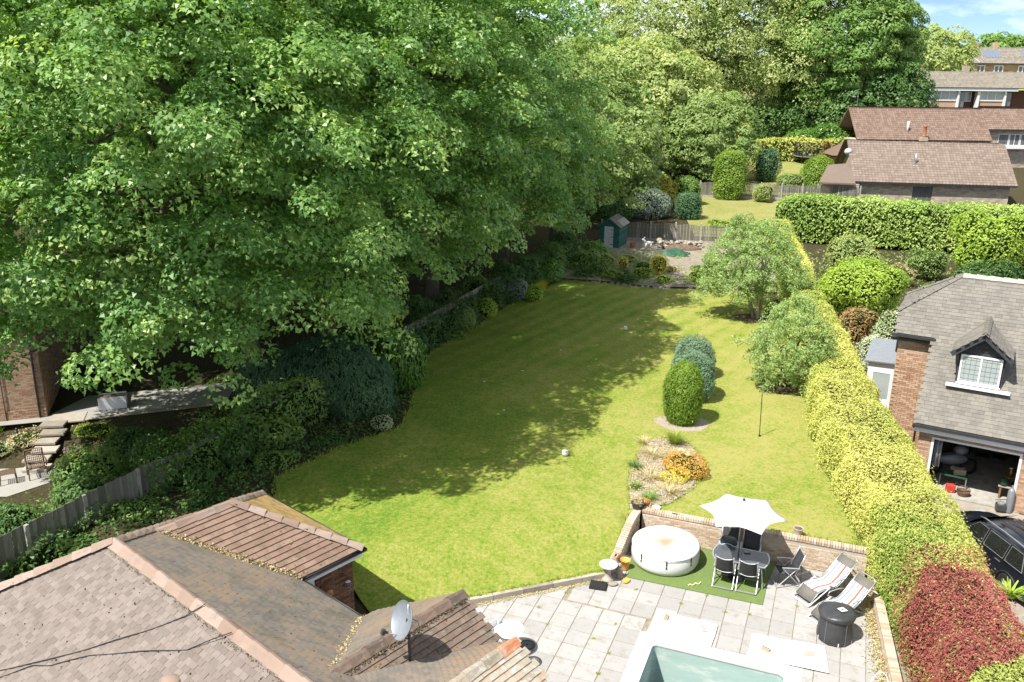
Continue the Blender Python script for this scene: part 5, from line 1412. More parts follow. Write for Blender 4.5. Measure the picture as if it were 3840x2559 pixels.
for a in (.3, 2.4, 4.5): MB().tube([(.075 * math.cos(a), .075 * math.sin(a), 0), (.075 * math.cos(a), .075 * math.sin(a), .2)], .005, 5).build('wire', M['galv'], t)
t = thing('wall_bracket', 'black iron bracket on the brick wall above the basket', 'bracket', HW @ Vector((WU + .01, 11.93, 1.86)), R(-41))
MB().tube([(0, 0, 0), (.12, 0, .04), (.24, 0, .0), (.26, 0, -.05)], .009, 6).build('arm', M['black'], t); MB().tube([(0, 0, -.12), (.10, 0, -.02), (.13, 0, .03)], .008, 6).build('brace', M['black'], t)
# first gable wing
GU, GZ, GW0, GW1 = -10.72, 4.15, 7.71, 10.92
gs = .62; gc = 1 / math.sqrt(1 + gs * gs)
r1 = 1.0; l1 = r1 / gc
tile_face(hs, HW, (GU + r1, GW0 - .1, GZ - r1 * gs), (0, 1, 0), (-gc, 0, gs * gc), [(0, 0), (GW1 - GW0 + .1, 0), (GW1 - GW0 + .1, l1), (0, l1)], .21, .128, .030, M['tile_porch'], name='gable_tile', nobj=200, rest='more_gable_tiles', deckname='gable_deck')
r2 = 2.82; l2 = r2 / gc
tile_face(hs, HW, (GU - r2, GW1 - .02, GZ - r2 * gs), (0, -1, 0), (gc, 0, gs * gc), [(0, 0), (.30, 0), (GW1 - GW0, l2), (0, l2)], .17, .105, .014, M['tile_dark'], nobj=0, rest='gable_far_tiles', deckname='gable_deck', deck=M['tile_dark'])
ridge_line(hs, (GU, GW0 - .1, GZ), (GU, GW1, GZ), M['tile_porch'], .44, .15, .10)
litter('valley_litter', (GU - .1, GW0, GZ - .05), (GU - r2, RW + run, EZ), 900, .06, G['straw'], .045, 13, .03)
litter('ridge_moss', (GU + .16, GW0, GZ - .10), (GU + .16, GW1, GZ - .10), 500, .03, G['purple'], .045, 15, .04)
gutter((GU + r1 + .04, GW0 + .4, GZ - r1 * gs - .05), (GU + r1 + .04, GW1, GZ - r1 * gs - .05), .05)
def gable_top(x0, L_, uc, zc, s): return lambda a: zc - abs((x0 - a) - uc) * s - .12
brick_wall(hs, (GU + r1 - .02, GW1 - .12), (GU - r2 + .1, GW1 - .12), -.05, 2.2, mat='brick_brown', mortar='mortar_dark', gable=lambda a: GZ - abs((GU + r1 - .02 - a) - GU) * gs - .14, rest='gable_bricks', wallname='gable_wall')
MB().box(GU + r1 - .30, GU + r1 - .05, GW0 + .5, GW1 - .38, 0, GZ - r1 * gs - .1).build('side_wall', M['white'], hs)
# second gable wing, covered in lichen, with one orange ridge tile
HU, HZ, HWE = -8.96, 4.12, 10.50
mb = MB(); K = 26
va = lambda q: np.array([-10.55 + .71 * q, 7.63 + 2.69 * q, 4.06 - .44 * q])
vs = []; fs = []
for k in range(K + 1):
    q = k / K
    a = va(q); b = np.array([HU, 7.0 + (HWE - 7.0) * q, HZ])
    for j in range(13): s = j / 12; c = a * (1 - s) + b * s; vs.append((c[0], c[1], c[2] + (.012 if j < 12 else 0)))
for k in range(K):
    for j in range(12): fs.append((13 * k + j, 13 * (k + 1) + j, 13 * (k + 1) + j + 1, 13 * k + j + 1))
mb.add(vs, fs); mb.build('twisted_deck', M['tile_porch'], hs, smooth=True)
# tiles of that face as overlapping strips of small pieces
mb = MB()
for j in range(11):
    for k in range(26):
        s0, s1 = j / 11, (j + 1) / 11 + .02; q0, q1 = (k + (.5 if j % 2 else 0)) / 26, (k + 1 + (.5 if j % 2 else 0)) / 26 - .002
        if q1 > 1.001: q1 = 1.0
        if q0 >= q1: continue
        def pt(s, q, dz): c = va(q) * (1 - s) + np.array([HU, 7.0 + (HWE - 7.0) * q, HZ]) * s; return (c[0], c[1], c[2] + .014 + dz)
        s1 = min(s1, 1.0)
        mb.add([pt(s0, q0, .018), pt(s0, q1, .018), pt(s1, q1, .004), pt(s1, q0, .004), pt(s0, q0, 0), pt(s0, q1, 0)], [(0, 1, 2, 3), (4, 5, 1, 0)])
tagp(mb.build('wing_tiles', M['tile_dark'], hs), kind='stuff')
r3 = 1.6; l3 = r3 / gc
tile_face(hs, HW, (HU + r3, 6.8, HZ - r3 * gs), (0, 1, 0), (-gc, 0, gs * gc), [(0, 0), (HWE - 6.8, 0), (HWE - 6.8, l3), (0, l3)], .21, .128, .030, M['tile_lichen'], name='lichen_tile', nobj=120, rest='more_lichen_tiles', deckname='wing_deck')
ridge_line(hs, (HU, HWE - .47, HZ), (HU, HWE, HZ), M['tile_orange'], .47, .15, .11, name='orange_ridge_tile')
ridge_line(hs, (HU, 6.9, HZ), (HU, HWE - .47, HZ), M['tile_lichen'], .44, .15, .10)
brick_wall(hs, (HU + 1.5, HWE - .12), (HU - .85, HWE - .12), -.05, 2.9, mat='brick_brown', mortar='mortar_dark', gable=lambda a: HZ - abs((HU + 1.5 - a) - HU) * gs - .14, rest='wing_bricks', wallname='wing_wall')
# lichen, moss cushions on the roof faces
def moss_on(P0, ex, ey, n, lx, ly, mat, size, seed, poly=None):
    rg = rng_(seed); P0, ex, ey = np.array(P0), np.array(ex, float), np.array(ey, float); ez = np.cross(ex, ey)
    a, b = rg.uniform(0, lx, n), rg.uniform(0, ly, n)
    if poly: ok = in_poly(a, b, poly); a, b = a[ok], b[ok]
    mb = MB()
    for i in range(len(a)):
        c = P0 + ex * a[i] + ey * b[i] + ez * .018; r = size * rg.uniform(.4, 1.5)
        mb.sphere(tuple(c), r, 5, 4, sc=(1.0, 1.0, .7))
    return mb
tagp(moss_on((xe0, RW - run, EZ), (1, 0, 0), (0, c31, S31 * c31), 420, xe1 - xe0, sl, M['moss'], .016, 21, [(0, 0), (xe1 - xe0, 0), (xe1 - xe0, sl), (run, sl)]).build('moss_spots', M['soil_dark'], hs), kind='stuff')
tagp(moss_on((EU + ER, w0 + 2.2, EZ), (0, 1, 0), (-ec, 0, e_s * ec), 230, 5, es, M['moss'], .022, 22, [(0, 0), (EW1 + ER - w0 - 2.2, 0), (EW1 - w0 - 2.2, es), (-2.2, es)]).build('moss_spots', M['moss'], hs), kind='stuff')
tagp(moss_on((xe1, RW + run, EZ), (-1, 0, 0), (0, -c31, S31 * c31), 500, xe1 - xe0, sl, M['moss'], .016, 23, [(9, 0), (16.5, 0), (13.5, sl), (9, sl)]).build('moss_spots', M['moss'], hs), kind='stuff')
tagp(moss_on((GU + r1, GW0, GZ - r1 * gs), (0, 1, 0), (-gc, 0, gs * gc), 90, GW1 - GW0, l1, M['moss'], .018, 24).build('moss_spots', M['moss'], hs), kind='stuff')
litter('ridge_litter', (RU0, RW - .20, RZ - .09), (xe1, RW - .20, RZ - .09), 900, .025, G['purple'], .035, 25, .03)
litter('ridge_litter', (RU0 - .1, RW - .28, RZ - .16), (xe0, RW - run - .1, EZ - .05), 600, .025, G['purple'], .035, 26, .06)
# cables over the tiles and a clay vent
for lab, pts in (('upper black cable slung across the pink tiled roof', [(-17.6, 3.3, 2.62), (-16.43, 4.24, 3.15), (-15.58, 4.81, 3.49), (-14.86, 5.35, 3.82), (-14.08, 5.98, 4.20), (-13.46, 6.54, 4.54), (-13.2, 6.79, 4.80)]),
                 ('lower black cable wavering across the pink tiled roof', [(-17.2, 3.3, 2.62), (-16.28, 4.19, 3.11), (-15.78, 4.62, 3.37), (-15.39, 4.80, 3.48), (-14.72, 5.28, 3.77), (-13.71, 5.78, 4.08), (-12.86, 6.18, 4.32), (-12.2, 6.70, 4.72)])):
    fine = []
    for k in range(len(pts) - 1):
        for q in range(4): fine.append(tuple(np.array(pts[k]) * (1 - q / 4) + np.array(pts[k + 1]) * q / 4 + np.array([0, 0, .035 + .01 * math.sin(k * 4 + q)])))
    fine.append((pts[-1][0], pts[-1][1], pts[-1][2] + .03))
    t = thing('roof_cable', lab, 'cable', tuple(HW @ Vector(fine[0])), R(-41))
    MB().tube([Vector(p) - Vector(fine[0]) for p in fine], .0095, 6).build('cable', M['black'], t, smooth=True)
t = thing('roof_vent', 'pale pink clay vent cap at the bottom edge of the pink roof', 'vent', tuple(HW @ Vector((-12.60, 5.72, 3.98))), 0)
MB().lathe([(.09, 0), (.09, .10), (.17, .11), (.18, .13), (.14, .17), (.05, .19), (0, .195)], 20).build('cap', M['tile_ridge'], t, smooth=True)
# satellite dish on a pole
dp = HW @ Vector((-10.22, 9.03, 3.80))
ds = thing('satellite_dish', 'grey satellite dish on a pole rising from the weathered gable roof', 'satellite dish', tuple(dp), 0)
MB().tube([(0, 0, 0), (0, 0, .62)], .027, 10).build('lower_pole', M['dark_metal'], ds, smooth=True)
MB().tube([(0, 0, .62), (0, 0, 1.24)], .022, 10).build('upper_pole', M['steel'], ds, smooth=True)
dn = Vector((-.78, -.46, .42)).normalized(); q = dn.to_track_quat('Z', 'Y')
mb = MB(); prof = [(r, .32 * r * r / .37) for r in np.linspace(0, .34, 9)]; mb.lathe(prof[1:] + [(.348, .112), (.344, .100)] + [(r, .32 * r * r / .37 - .012) for r in np.linspace(.33, .02, 6)], 32, cap=True)
dish = mb.build('dish', M['galv'], ds, smooth=True); dish.rotation_mode = 'QUATERNION'; dish.rotation_quaternion = q; dish.location = Vector((0, 0, .90)) + dn * .05
side = dn.cross(Vector((0, 0, 1))).normalized(); dup_ = side.cross(dn)
lnb = Vector((0, 0, .90)) + dn * .42 - dup_ * .26
MB().tube([Vector((0, 0, .90)) + dn * .06 - dup_ * .30, lnb], .012, 7).build('feed_arm', M['steel'], ds)
mb = MB(); mb.obox(lnb, side * .035, dup_ * .05, dn * .035); mb.tube([lnb - dn * .02, lnb - dn * .10], [.03, .022], 10); mb.build('receiver', M['dark_metal'], ds, bevel=.008)
MB().tube([Vector((0, 0, .95)) + side * .05, Vector((.16, .02, .88)), Vector((.20, .02, .70)), Vector((.08, .02, .48)), Vector((.02, .02, .40))], .006, 5).build('cable', M['black'], ds, smooth=True)
MB().obox((0, 0, .90), (.045, 0, 0), (0, .045, 0), (0, 0, .06)).build('clamp', M['dark_metal'], ds)
# ------------------------------------------------------------------ garage house on the right
random.seed(23)
gh = thing('dormer_house', 'brick house with grey plain-tiled roof, dormer window and open garage', 'house', (0, 0, 0), R(-30))
GWm = Matrix.Rotation(R(-30), 4, 'Z')
s42 = .9; c42 = 1 / math.sqrt(1 + s42 * s42)
YE, ZEv, YU, YR, ZR = 31.63, 2.50, 34.28, 36.49, 6.87
XR = 6.5
def rl(y): return (y - YE) / c42
# front roof: catslide on the right, higher eave on the left, clipped by the half hip
tile_face(gh, GWm, (-2.05, YE, ZEv), (1, 0, 0), (0, c42, s42 * c42), [(0, 0), (XR + 2.05, 0), (XR + 2.05, rl(YR)), (.54, rl(YR)), (-1.36, rl(35.02)), (-1.29, rl(YU)), (0, rl(YU))], .235, .155, .016, M['tile_slate'], nobj=299, deck=M['tile_slate'])
tile_face(gh, GWm, (XR, 2 * YR - YU, ZR - (YR - YU) * s42), (-1, 0, 0), (0, -c42, s42 * c42), [(0, 0), (XR + 3.4, 0), (XR + 3.4, rl(35.02) - rl(YU)), (XR + 1.51, rl(YR) - rl(YU)), (0, rl(YR) - rl(YU))], .235, .155, .016, M['tile_slate'], nobj=0, rest='back_roof_tiles', deck=M['tile_slate'])
# half hip
hv = [Vector((-1.51, YR, ZR)), Vector((-3.45, 35.02, 5.55)), Vector((-3.45, 2 * YR - 35.02, 5.55))]
ex = (hv[1] - hv[2]).normalized(); mid = (hv[1] + hv[2]) / 2; ey = (hv[0] - mid).normalized(); hl = (hv[1] - hv[2]).length
tile_face(gh, GWm, hv[2], ex, ey, [(0, 0), (hl, 0), (hl / 2, (hv[0] - mid).length)], .235, .155, .016, M['tile_slate'], nobj=0, rest='hip_tiles', deck=M['tile_slate'])
ridge_line(gh, (-1.51, YR, ZR), (XR, YR, ZR), M['concrete'], .45, .15, .11)
ridge_line(gh, hv[1], hv[0], M['tile_slate'], .3, .10, .05); ridge_line(gh, hv[2], hv[0], M['tile_slate'], .3, .10, .05)
# walls
brick_wall(gh, (-3.2, YU + .22), (-1.85, YU + .22), -.1, 4.72, mat='brick_red', name='brick', nobj=290)
zg = lambda y: ZR - abs(y - YR) * s42 - .1
brick_wall(gh, (-3.2, 2 * YR - YU - .22), (-3.2, YU + .22), -.1, 4.72, mat='brick_red', rest='gable_bricks', wallname='gable_wall', gable=lambda a: min(5.5, zg(2 * YR - YU - .22 - a)))
brick_wall(gh, (-1.85, YU + .2), (-1.85, YE + .24), -.1, 2.45, mat='brick_red', rest='side_bricks', wallname='side_wall', gable=lambda a: zg(YU + .2 - a))
GD0, GD1, GY = -1.43, 1.33, YE + .24
brick_wall(gh, (-1.85, GY), (4.2, GY), -.1, 2.42, holes=[(GD0 + 1.85, GD1 + 1.85, -.2, 2.02)], mat='brick_red', rest='front_bricks', wallname='garage_front')
MB().box(-2.05, XR, YE - .02, YE, 2.22, 2.42).build('fascia', M['white_pvc'], gh)
MB().box(-2.05, XR, YE + .0, YE + .23, 2.20, 2.22).build('soffit', M['white_pvc'], gh)
for p, q in (((-2.1, YE - .07, 2.44), (XR, YE - .07, 2.44)), ((-3.45, YU - .07, 4.83), (-1.95, YU - .07, 4.83))):
    MB().bar(p, q, .11, .09).build('gutter', M['gutter'], gh)
MB().box(-3.4, -1.86, YU, YU + .2, 4.62, 4.70).build('soffit', M['gutter'], gh)
MB().tube([(-2.08, YE - .05, 2.4), (-2.0, YE + .15, 2.2), (-1.98, GY - .05, 0)], .035, 8).build('downpipe', M['gutter'], gh, smooth=True)
MB().tube([(-2.0, YU - .05, 4.75), (-1.95, YU + .1, 4.6), (-1.93, YU + .1, 2.6)], .035, 8).build('downpipe', M['gutter'], gh, smooth=True)
# garage opening and interior
mb = MB(); fw = .07
mb.box(GD0 - .01, GD0 + fw, GY - .03, GY + .1, -.1, 2.02); mb.box(GD1 - fw, GD1 + .01, GY - .03, GY + .1, -.1, 2.02); mb.box(GD0 + fw, GD1 - fw, GY - .03, GY + .1, 2.02 - fw, 2.02); mb.build('garage_frame', M['white_pvc'], gh)
mb = MB(); mb.box(GD0 - .25, GD0 - .15, GY + .26, GY + 5.2, -.1, 2.3); mb.box(GD1 + .15, GD1 + .25, GY + .26, GY + 5.2, -.1, 2.3); mb.box(GD0 - .15, GD1 + .15, GY + 5.1, GY + 5.2, -.1, 2.3); mb.box(GD0 - .15, GD1 + .15, GY + .26, GY + 5.1, 2.2, 2.3); mb.build('garage_lining', M['mortar_dark'], gh)
MB().box(GD0 - .15, GD1 + .15, GY - .05, GY + 5.1, -.10, -.06).build('garage_floor', M['concrete'], gh)
MB().box(GD0 + .1, GD1 - .1, GY + .3, GY + 2.3, 2.06, 2.11).build('raised_door', M['white'], gh)
# dormer
DX0, DX1, DY, DZ0, DZ1, DXC, DZA = -1.06, .33, 33.0, 3.80, 4.92, -.38, 5.70
mb = MB(); mb.add([(DX0, DY, DZ0 - .1), (DX1, DY, DZ0 - .1), (DX1, DY, DZ1), (DXC, DY, DZA - .08), (DX0, DY, DZ1)], [(0, 1, 2, 3, 4)])
for X in (DX0, DX1): mb.add([(X, DY, DZ0 - .1), (X, DY, DZ1), (X, DY + 1.5, DZ1)], [(0, 1, 2)] if X == DX0 else [(0, 2, 1)])
mb.build('dormer_walls', M['char'], gh)
mb = MB()
for k in range(8):
    z = DZ0 + .14 * k
    for X, sgn in ((DX0, -1), (DX1, 1)):
        yb = min(DY + 1.4, YE + (z + .1 - ZEv) / s42 + .05)
        if yb > DY + .05: mb.box(X - .02 if sgn < 0 else X + .002, X - .002 if sgn < 0 else X + .02, DY + .0, yb, z, z + .125)
for k in range(5):
    z = DZ1 + .06 + .13 * k; hw = (DZA - .12 - z) / (DZA - DZ1) * (DX1 - DX0) / 2
    if hw > .08: mb.box(DXC - hw, DXC + hw, DY - .018, DY - .002, z, z + .115)
mb.build('cladding_boards', M['char'], gh)
window(gh, ((DX0 + DX1) / 2, DY - .05), (1, 0), (0, -1), DX1 - DX0 - .10, 1.02, DZ0 + .02, 2, name='dormer_window', rev=-.02, lead=True, glass='glass_pale')
MB().box(DX0 - .28, DX1 + .32, DY - .35, DY - .02, DZ0 - .10, DZ0 - .07).build('lead_flashing', M['white'], gh)
for sgn in (-1, 1):
    e0 = Vector((DXC + sgn * .94, DY - .25, 4.93)); top0 = Vector((DXC, DY - .25, DZA)); back = Vector((0, 1, 0)); ey2 = (top0 - e0).normalized()
    if sgn < 0: tile_face(gh, GWm, e0 + back * 2.7, -back, ey2, [(1.35, 0), (2.7, 0), (2.7, (top0 - e0).length), (.35, (top0 - e0).length)], .235, .155, .016, M['tile_slate'], nobj=0, rest='dormer_tiles', deck=M['tile_slate'], deckname='dormer_deck')
    else: tile_face(gh, GWm, e0, back, ey2, [(0, 0), (1.35, 0), (2.35, (top0 - e0).length), (0, (top0 - e0).length)], .235, .155, .016, M['tile_slate'], nobj=0, rest='dormer_tiles', deck=M['tile_slate'], deckname='dormer_deck')
    MB().bar(e0 + Vector((0, -.02, -.10)), top0 + Vector((0, -.02, -.11)), .045, .16, up=(0, 0, 1)).build('bargeboard', M['char'], gh)
ridge_line(gh, (DXC, DY - .25, DZA), (DXC, DY + 2.2, DZA), M['tile_slate'], .33, .12, .08)
# stove pipe and white porch at the far side
MB().tube([(-3.62, 39, 2.5), (-3.62, 39, 5.25)], .085, 10).build('stove_pipe', M['gutter'], gh, smooth=True)
po = thing('porch', 'small white glazed porch with grey roof beside the dormer house wall', 'porch', GWm @ Vector((-4.0, 38.9, -.1)), R(-30))
MB().add([(-.75, -.75, 2.55), (.8, -.75, 2.62), (.8, .9, 3.2), (-.75, .9, 3.1), (-.75, -.75, 2.50), (.8, -.75, 2.57), (.8, .9, 3.15), (-.75, .9, 3.05)], [(0, 1, 2, 3), (7, 6, 5, 4), (0, 4, 5, 1), (1, 5, 6, 2), (2, 6, 7, 3), (3, 7, 4, 0)]).build('roof', M['galv'], po)
mb = MB(); mb.box(-.6, -.5, -.6, .8, 0, 2.5); mb.box(.45, .7, -.6, .8, 0, 2.5); mb.box(-.5, .45, -.6, -.54, 0, .9); mb.box(-.5, .45, -.6, -.54, 2.05, 2.5); mb.box(-.5, -.36, -.6, -.54, .9, 2.05); mb.box(.32, .45, -.6, -.54, .9, 2.05); mb.build('walls', M['white_pvc'], po)
MB().box(-.36, .32, -.585, -.56, .9, 2.05).build('pane', M['glass_pale'], po)
t = thing('blue_bin', 'dark blue bin beside the white porch', 'bin', GWm @ Vector((-4.6, 37.6, -.1)), .4); MB().lathe([(.24, 0), (.30, .85), (.33, .87), (.30, .95), (.0, .99)], 14).build('body', mk('blue_plastic', (.03, .06, .13), (.045, .08, .17), 4, .5), t); MB().obox((0, -.3, .93), (.2, 0, 0), (0, .03, 0), (0, 0, .02)).build('handle', M['black'], t)
# things in the garage
gz = -.06
def gth(n, l, c, x, y, rz=0, z=gz): return thing(n, l, c, GWm @ Vector((x, y, z)), R(-30) + rz)
t = gth('motorbike', 'parked motorbike under a grey sheet at the left of the garage', 'motorbike', -.75, 33.9, .5)
for x in (-.62, .62): MB().tube([(x + .28 * math.cos(a), 0, .30 + .28 * math.sin(a)) for a in np.linspace(0, 6.283, 19)], .05, 7, caps=False).build('wheel', M['rubber'], t, smooth=True)
mb = MB(); mb.sphere((0, 0, .60), .3, 12, 8, sc=(1.9, .6, .75)); mb.sphere((.25, 0, .95), .22, 10, 7, sc=(1.3, .9, .8)); mb.build('fairing', M['galv'], t, smooth=True)
MB().tube([(.5, -.34, 1.02), (.55, 0, .95), (.5, .34, 1.02)], .018, 6).build('handlebar', M['black'], t); MB().obox((-.3, 0, .84), (.35, 0, .03), (0, .13, 0), (-.01, 0, .05)).build('seat', M['black'], t, bevel=.03)
t = gth('work_bench', 'dark green bench with a pale leg near the motorbike', 'bench', -.60, 32.9); MB().box(-.45, .45, -.22, .22, .40, .45).build('top', M['tarp'], t)
for sx in (-.42, .42):
    for sy in (-.19, .19): MB().box(sx - .02, sx + .02, sy - .02, sy + .02, 0, .40).build('leg', M['galv'], t)
t = gth('storage_box', 'open cardboard box on top of the green bench', 'box', -.45, 32.95, .3, gz + .45); MB().box(-.2, .2, -.13, .13, 0, .2).build('body', M['straw_box'] if 'straw_box' in M else M['brick_pale'], t); MB().obox((-.24, 0, .22), (.05, 0, .04), (0, .13, 0), (0, 0, .004)).build('flap', M['brick_pale'], t)
t = gth('fuel_can', 'red fuel can on the garage floor by the hedge', 'fuel can', -.62, 32.25, .3); o = MB().box(-.15, .15, -.1, .1, 0, .30).build('body', mk('red_plastic', (.52, .05, .03), (.6, .08, .05), 5, .4), t, bevel=.03); MB().tube([(.1, 0, .30), (.2, 0, .38)], .025, 8).build('spout', M['black'], t)
t = gth('log_basket', 'dark round basket on the garage floor', 'basket', -.20, 32.2); MB().lathe([(.17, 0), (.23, .18), (.21, .18), (.15, .02), (0, .02)], 16, cap=False).build('body', M['wicker'], t); MB().tube([(.22 * math.cos(a), 0, .18 + .18 * math.sin(a)) for a in np.linspace(0, math.pi, 9)], .012, 6).build('handle', M['wicker'], t)
t = gth('wooden_stool', 'brown wooden stand under the green watering can in the garage', 'stool', 1.06, 32.75); MB().box(-.24, .24, -.16, .16, .44, .47).build('top', M['brick_pale'], t)
for sx in (-.16, .16):
    for sy in (-.1, .1): MB().box(sx - .03, sx + .03, sy - .03, sy + .03, 0, .44).build('leg', M['wood'], t)
t = gth('watering_can', 'green watering can standing on the wooden stand in the garage', 'watering can', .98, 32.75, .4, gz + .47); MB().lathe([(.13, 0), (.14, .22), (.10, .26), (.0, .27)], 16).build('body', M['tarp'], t, smooth=True); MB().tube([(.13, 0, .06), (.24, 0, .2), (.30, 0, .29)], .02, 7).build('spout', M['tarp'], t); MB().tube([(-.13, 0, .06), (-.24, 0, .16), (-.10, 0, .27)], .014, 7).build('handle', M['tarp'], t)
t = gth('spray_bottle', 'yellow-topped bottle on a shelf deep in the garage', 'bottle', 1.15, 33.4, 0, gz + .62); MB().lathe([(.045, 0), (.045, .16), (.02, .20), (.02, .24)], 12).build('body', M['orange_pl'], t, smooth=True); MB().obox((-.02, 0, .26), (.05, 0, 0), (0, .015, 0), (0, 0, .02)).build('trigger', M['white'], t)
MB().box(.95, 1.35, 33.2, 33.6, .50, .54).build('shelf', M['wood'], gh)
t = gth('strimmer_engine', 'small petrol engine on the ground at the garage mouth', 'engine', .98, 31.62, .3, -.09); MB().obox((0, 0, .16), (.15, 0, 0), (0, .12, 0), (0, 0, .13)).build('body', M['dark_metal'], t, bevel=.03); MB().lathe([(.12, .29), (.12, .34), (.05, .37), (0, .37)], 14).build('cap', M['galv'], t); MB().tube([(-.14, 0, .3), (-.2, 0, .42), (.14, 0, .46)], .012, 6).build('handle', M['black'], t)
t = gth('gas_cylinder', 'tall pale gas cylinder at the right side of the garage mouth', 'gas cylinder', 1.22, 31.70, 0, -.09); MB().lathe([(.10, 0), (.11, .03), (.11, .78), (.08, .86), (.03, .90)], 16).build('body', M['galv'], t, smooth=True); MB().lathe([(.03, .90), (.045, .92), (.03, .99), (0, 1.0)], 10).build('valve', M['steel'], t)
t = gth('hanging_coat', 'pale sheet hanging inside the left garage jamb', 'sheet', GD0 + .22, 32.15); mb = MB(); mb.add([(-.12 + .24 * i / 6, .03 * math.sin(i * 2.1), z) for z in (.9, 1.95) for i in range(7)], [(i, i + 1, 8 + i, 7 + i) for i in range(6)]); o = mb.build('cloth', M['galv'], t, smooth=True); s = o.modifiers.new('t', 'SOLIDIFY'); s.thickness = .01
for k, (x, y, h_) in enumerate(((.2, 36.3, 1.0), (.75, 36.5, 1.4), (-.5, 36.4, 1.2))):
    t = gth('storage_rack', ('low rack of boxes at the back of the garage', 'tall rack of boxes at the back right of the garage', 'rack of boxes at the back left of the garage')[k], 'rack', x, y)
    for q in range(3): MB().box(-.25, .25, -.2, .2, h_ * q / 2, h_ * q / 2 + .03).build('shelf', M['dark_metal'], t)
    for sx in (-.24, .24): MB().box(sx - .02, sx + .02, -.2, .2, 0, h_ + .05).build('upright', M['dark_metal'], t)
    MB().box(-.2, .15, -.15, .15, h_ / 2 + .03, h_ / 2 + .25).build('carton', M['brick_pale'], t)
# drive
fill_poly('drive', [(11.9, 12), (24, 12), (24, 24), (19.5, 26.2), (13.6, 29.4), (12.7, 26.5)], 2.0, lambda x, y: -.105 + 0 * x, M['asphalt'], kind='structure')

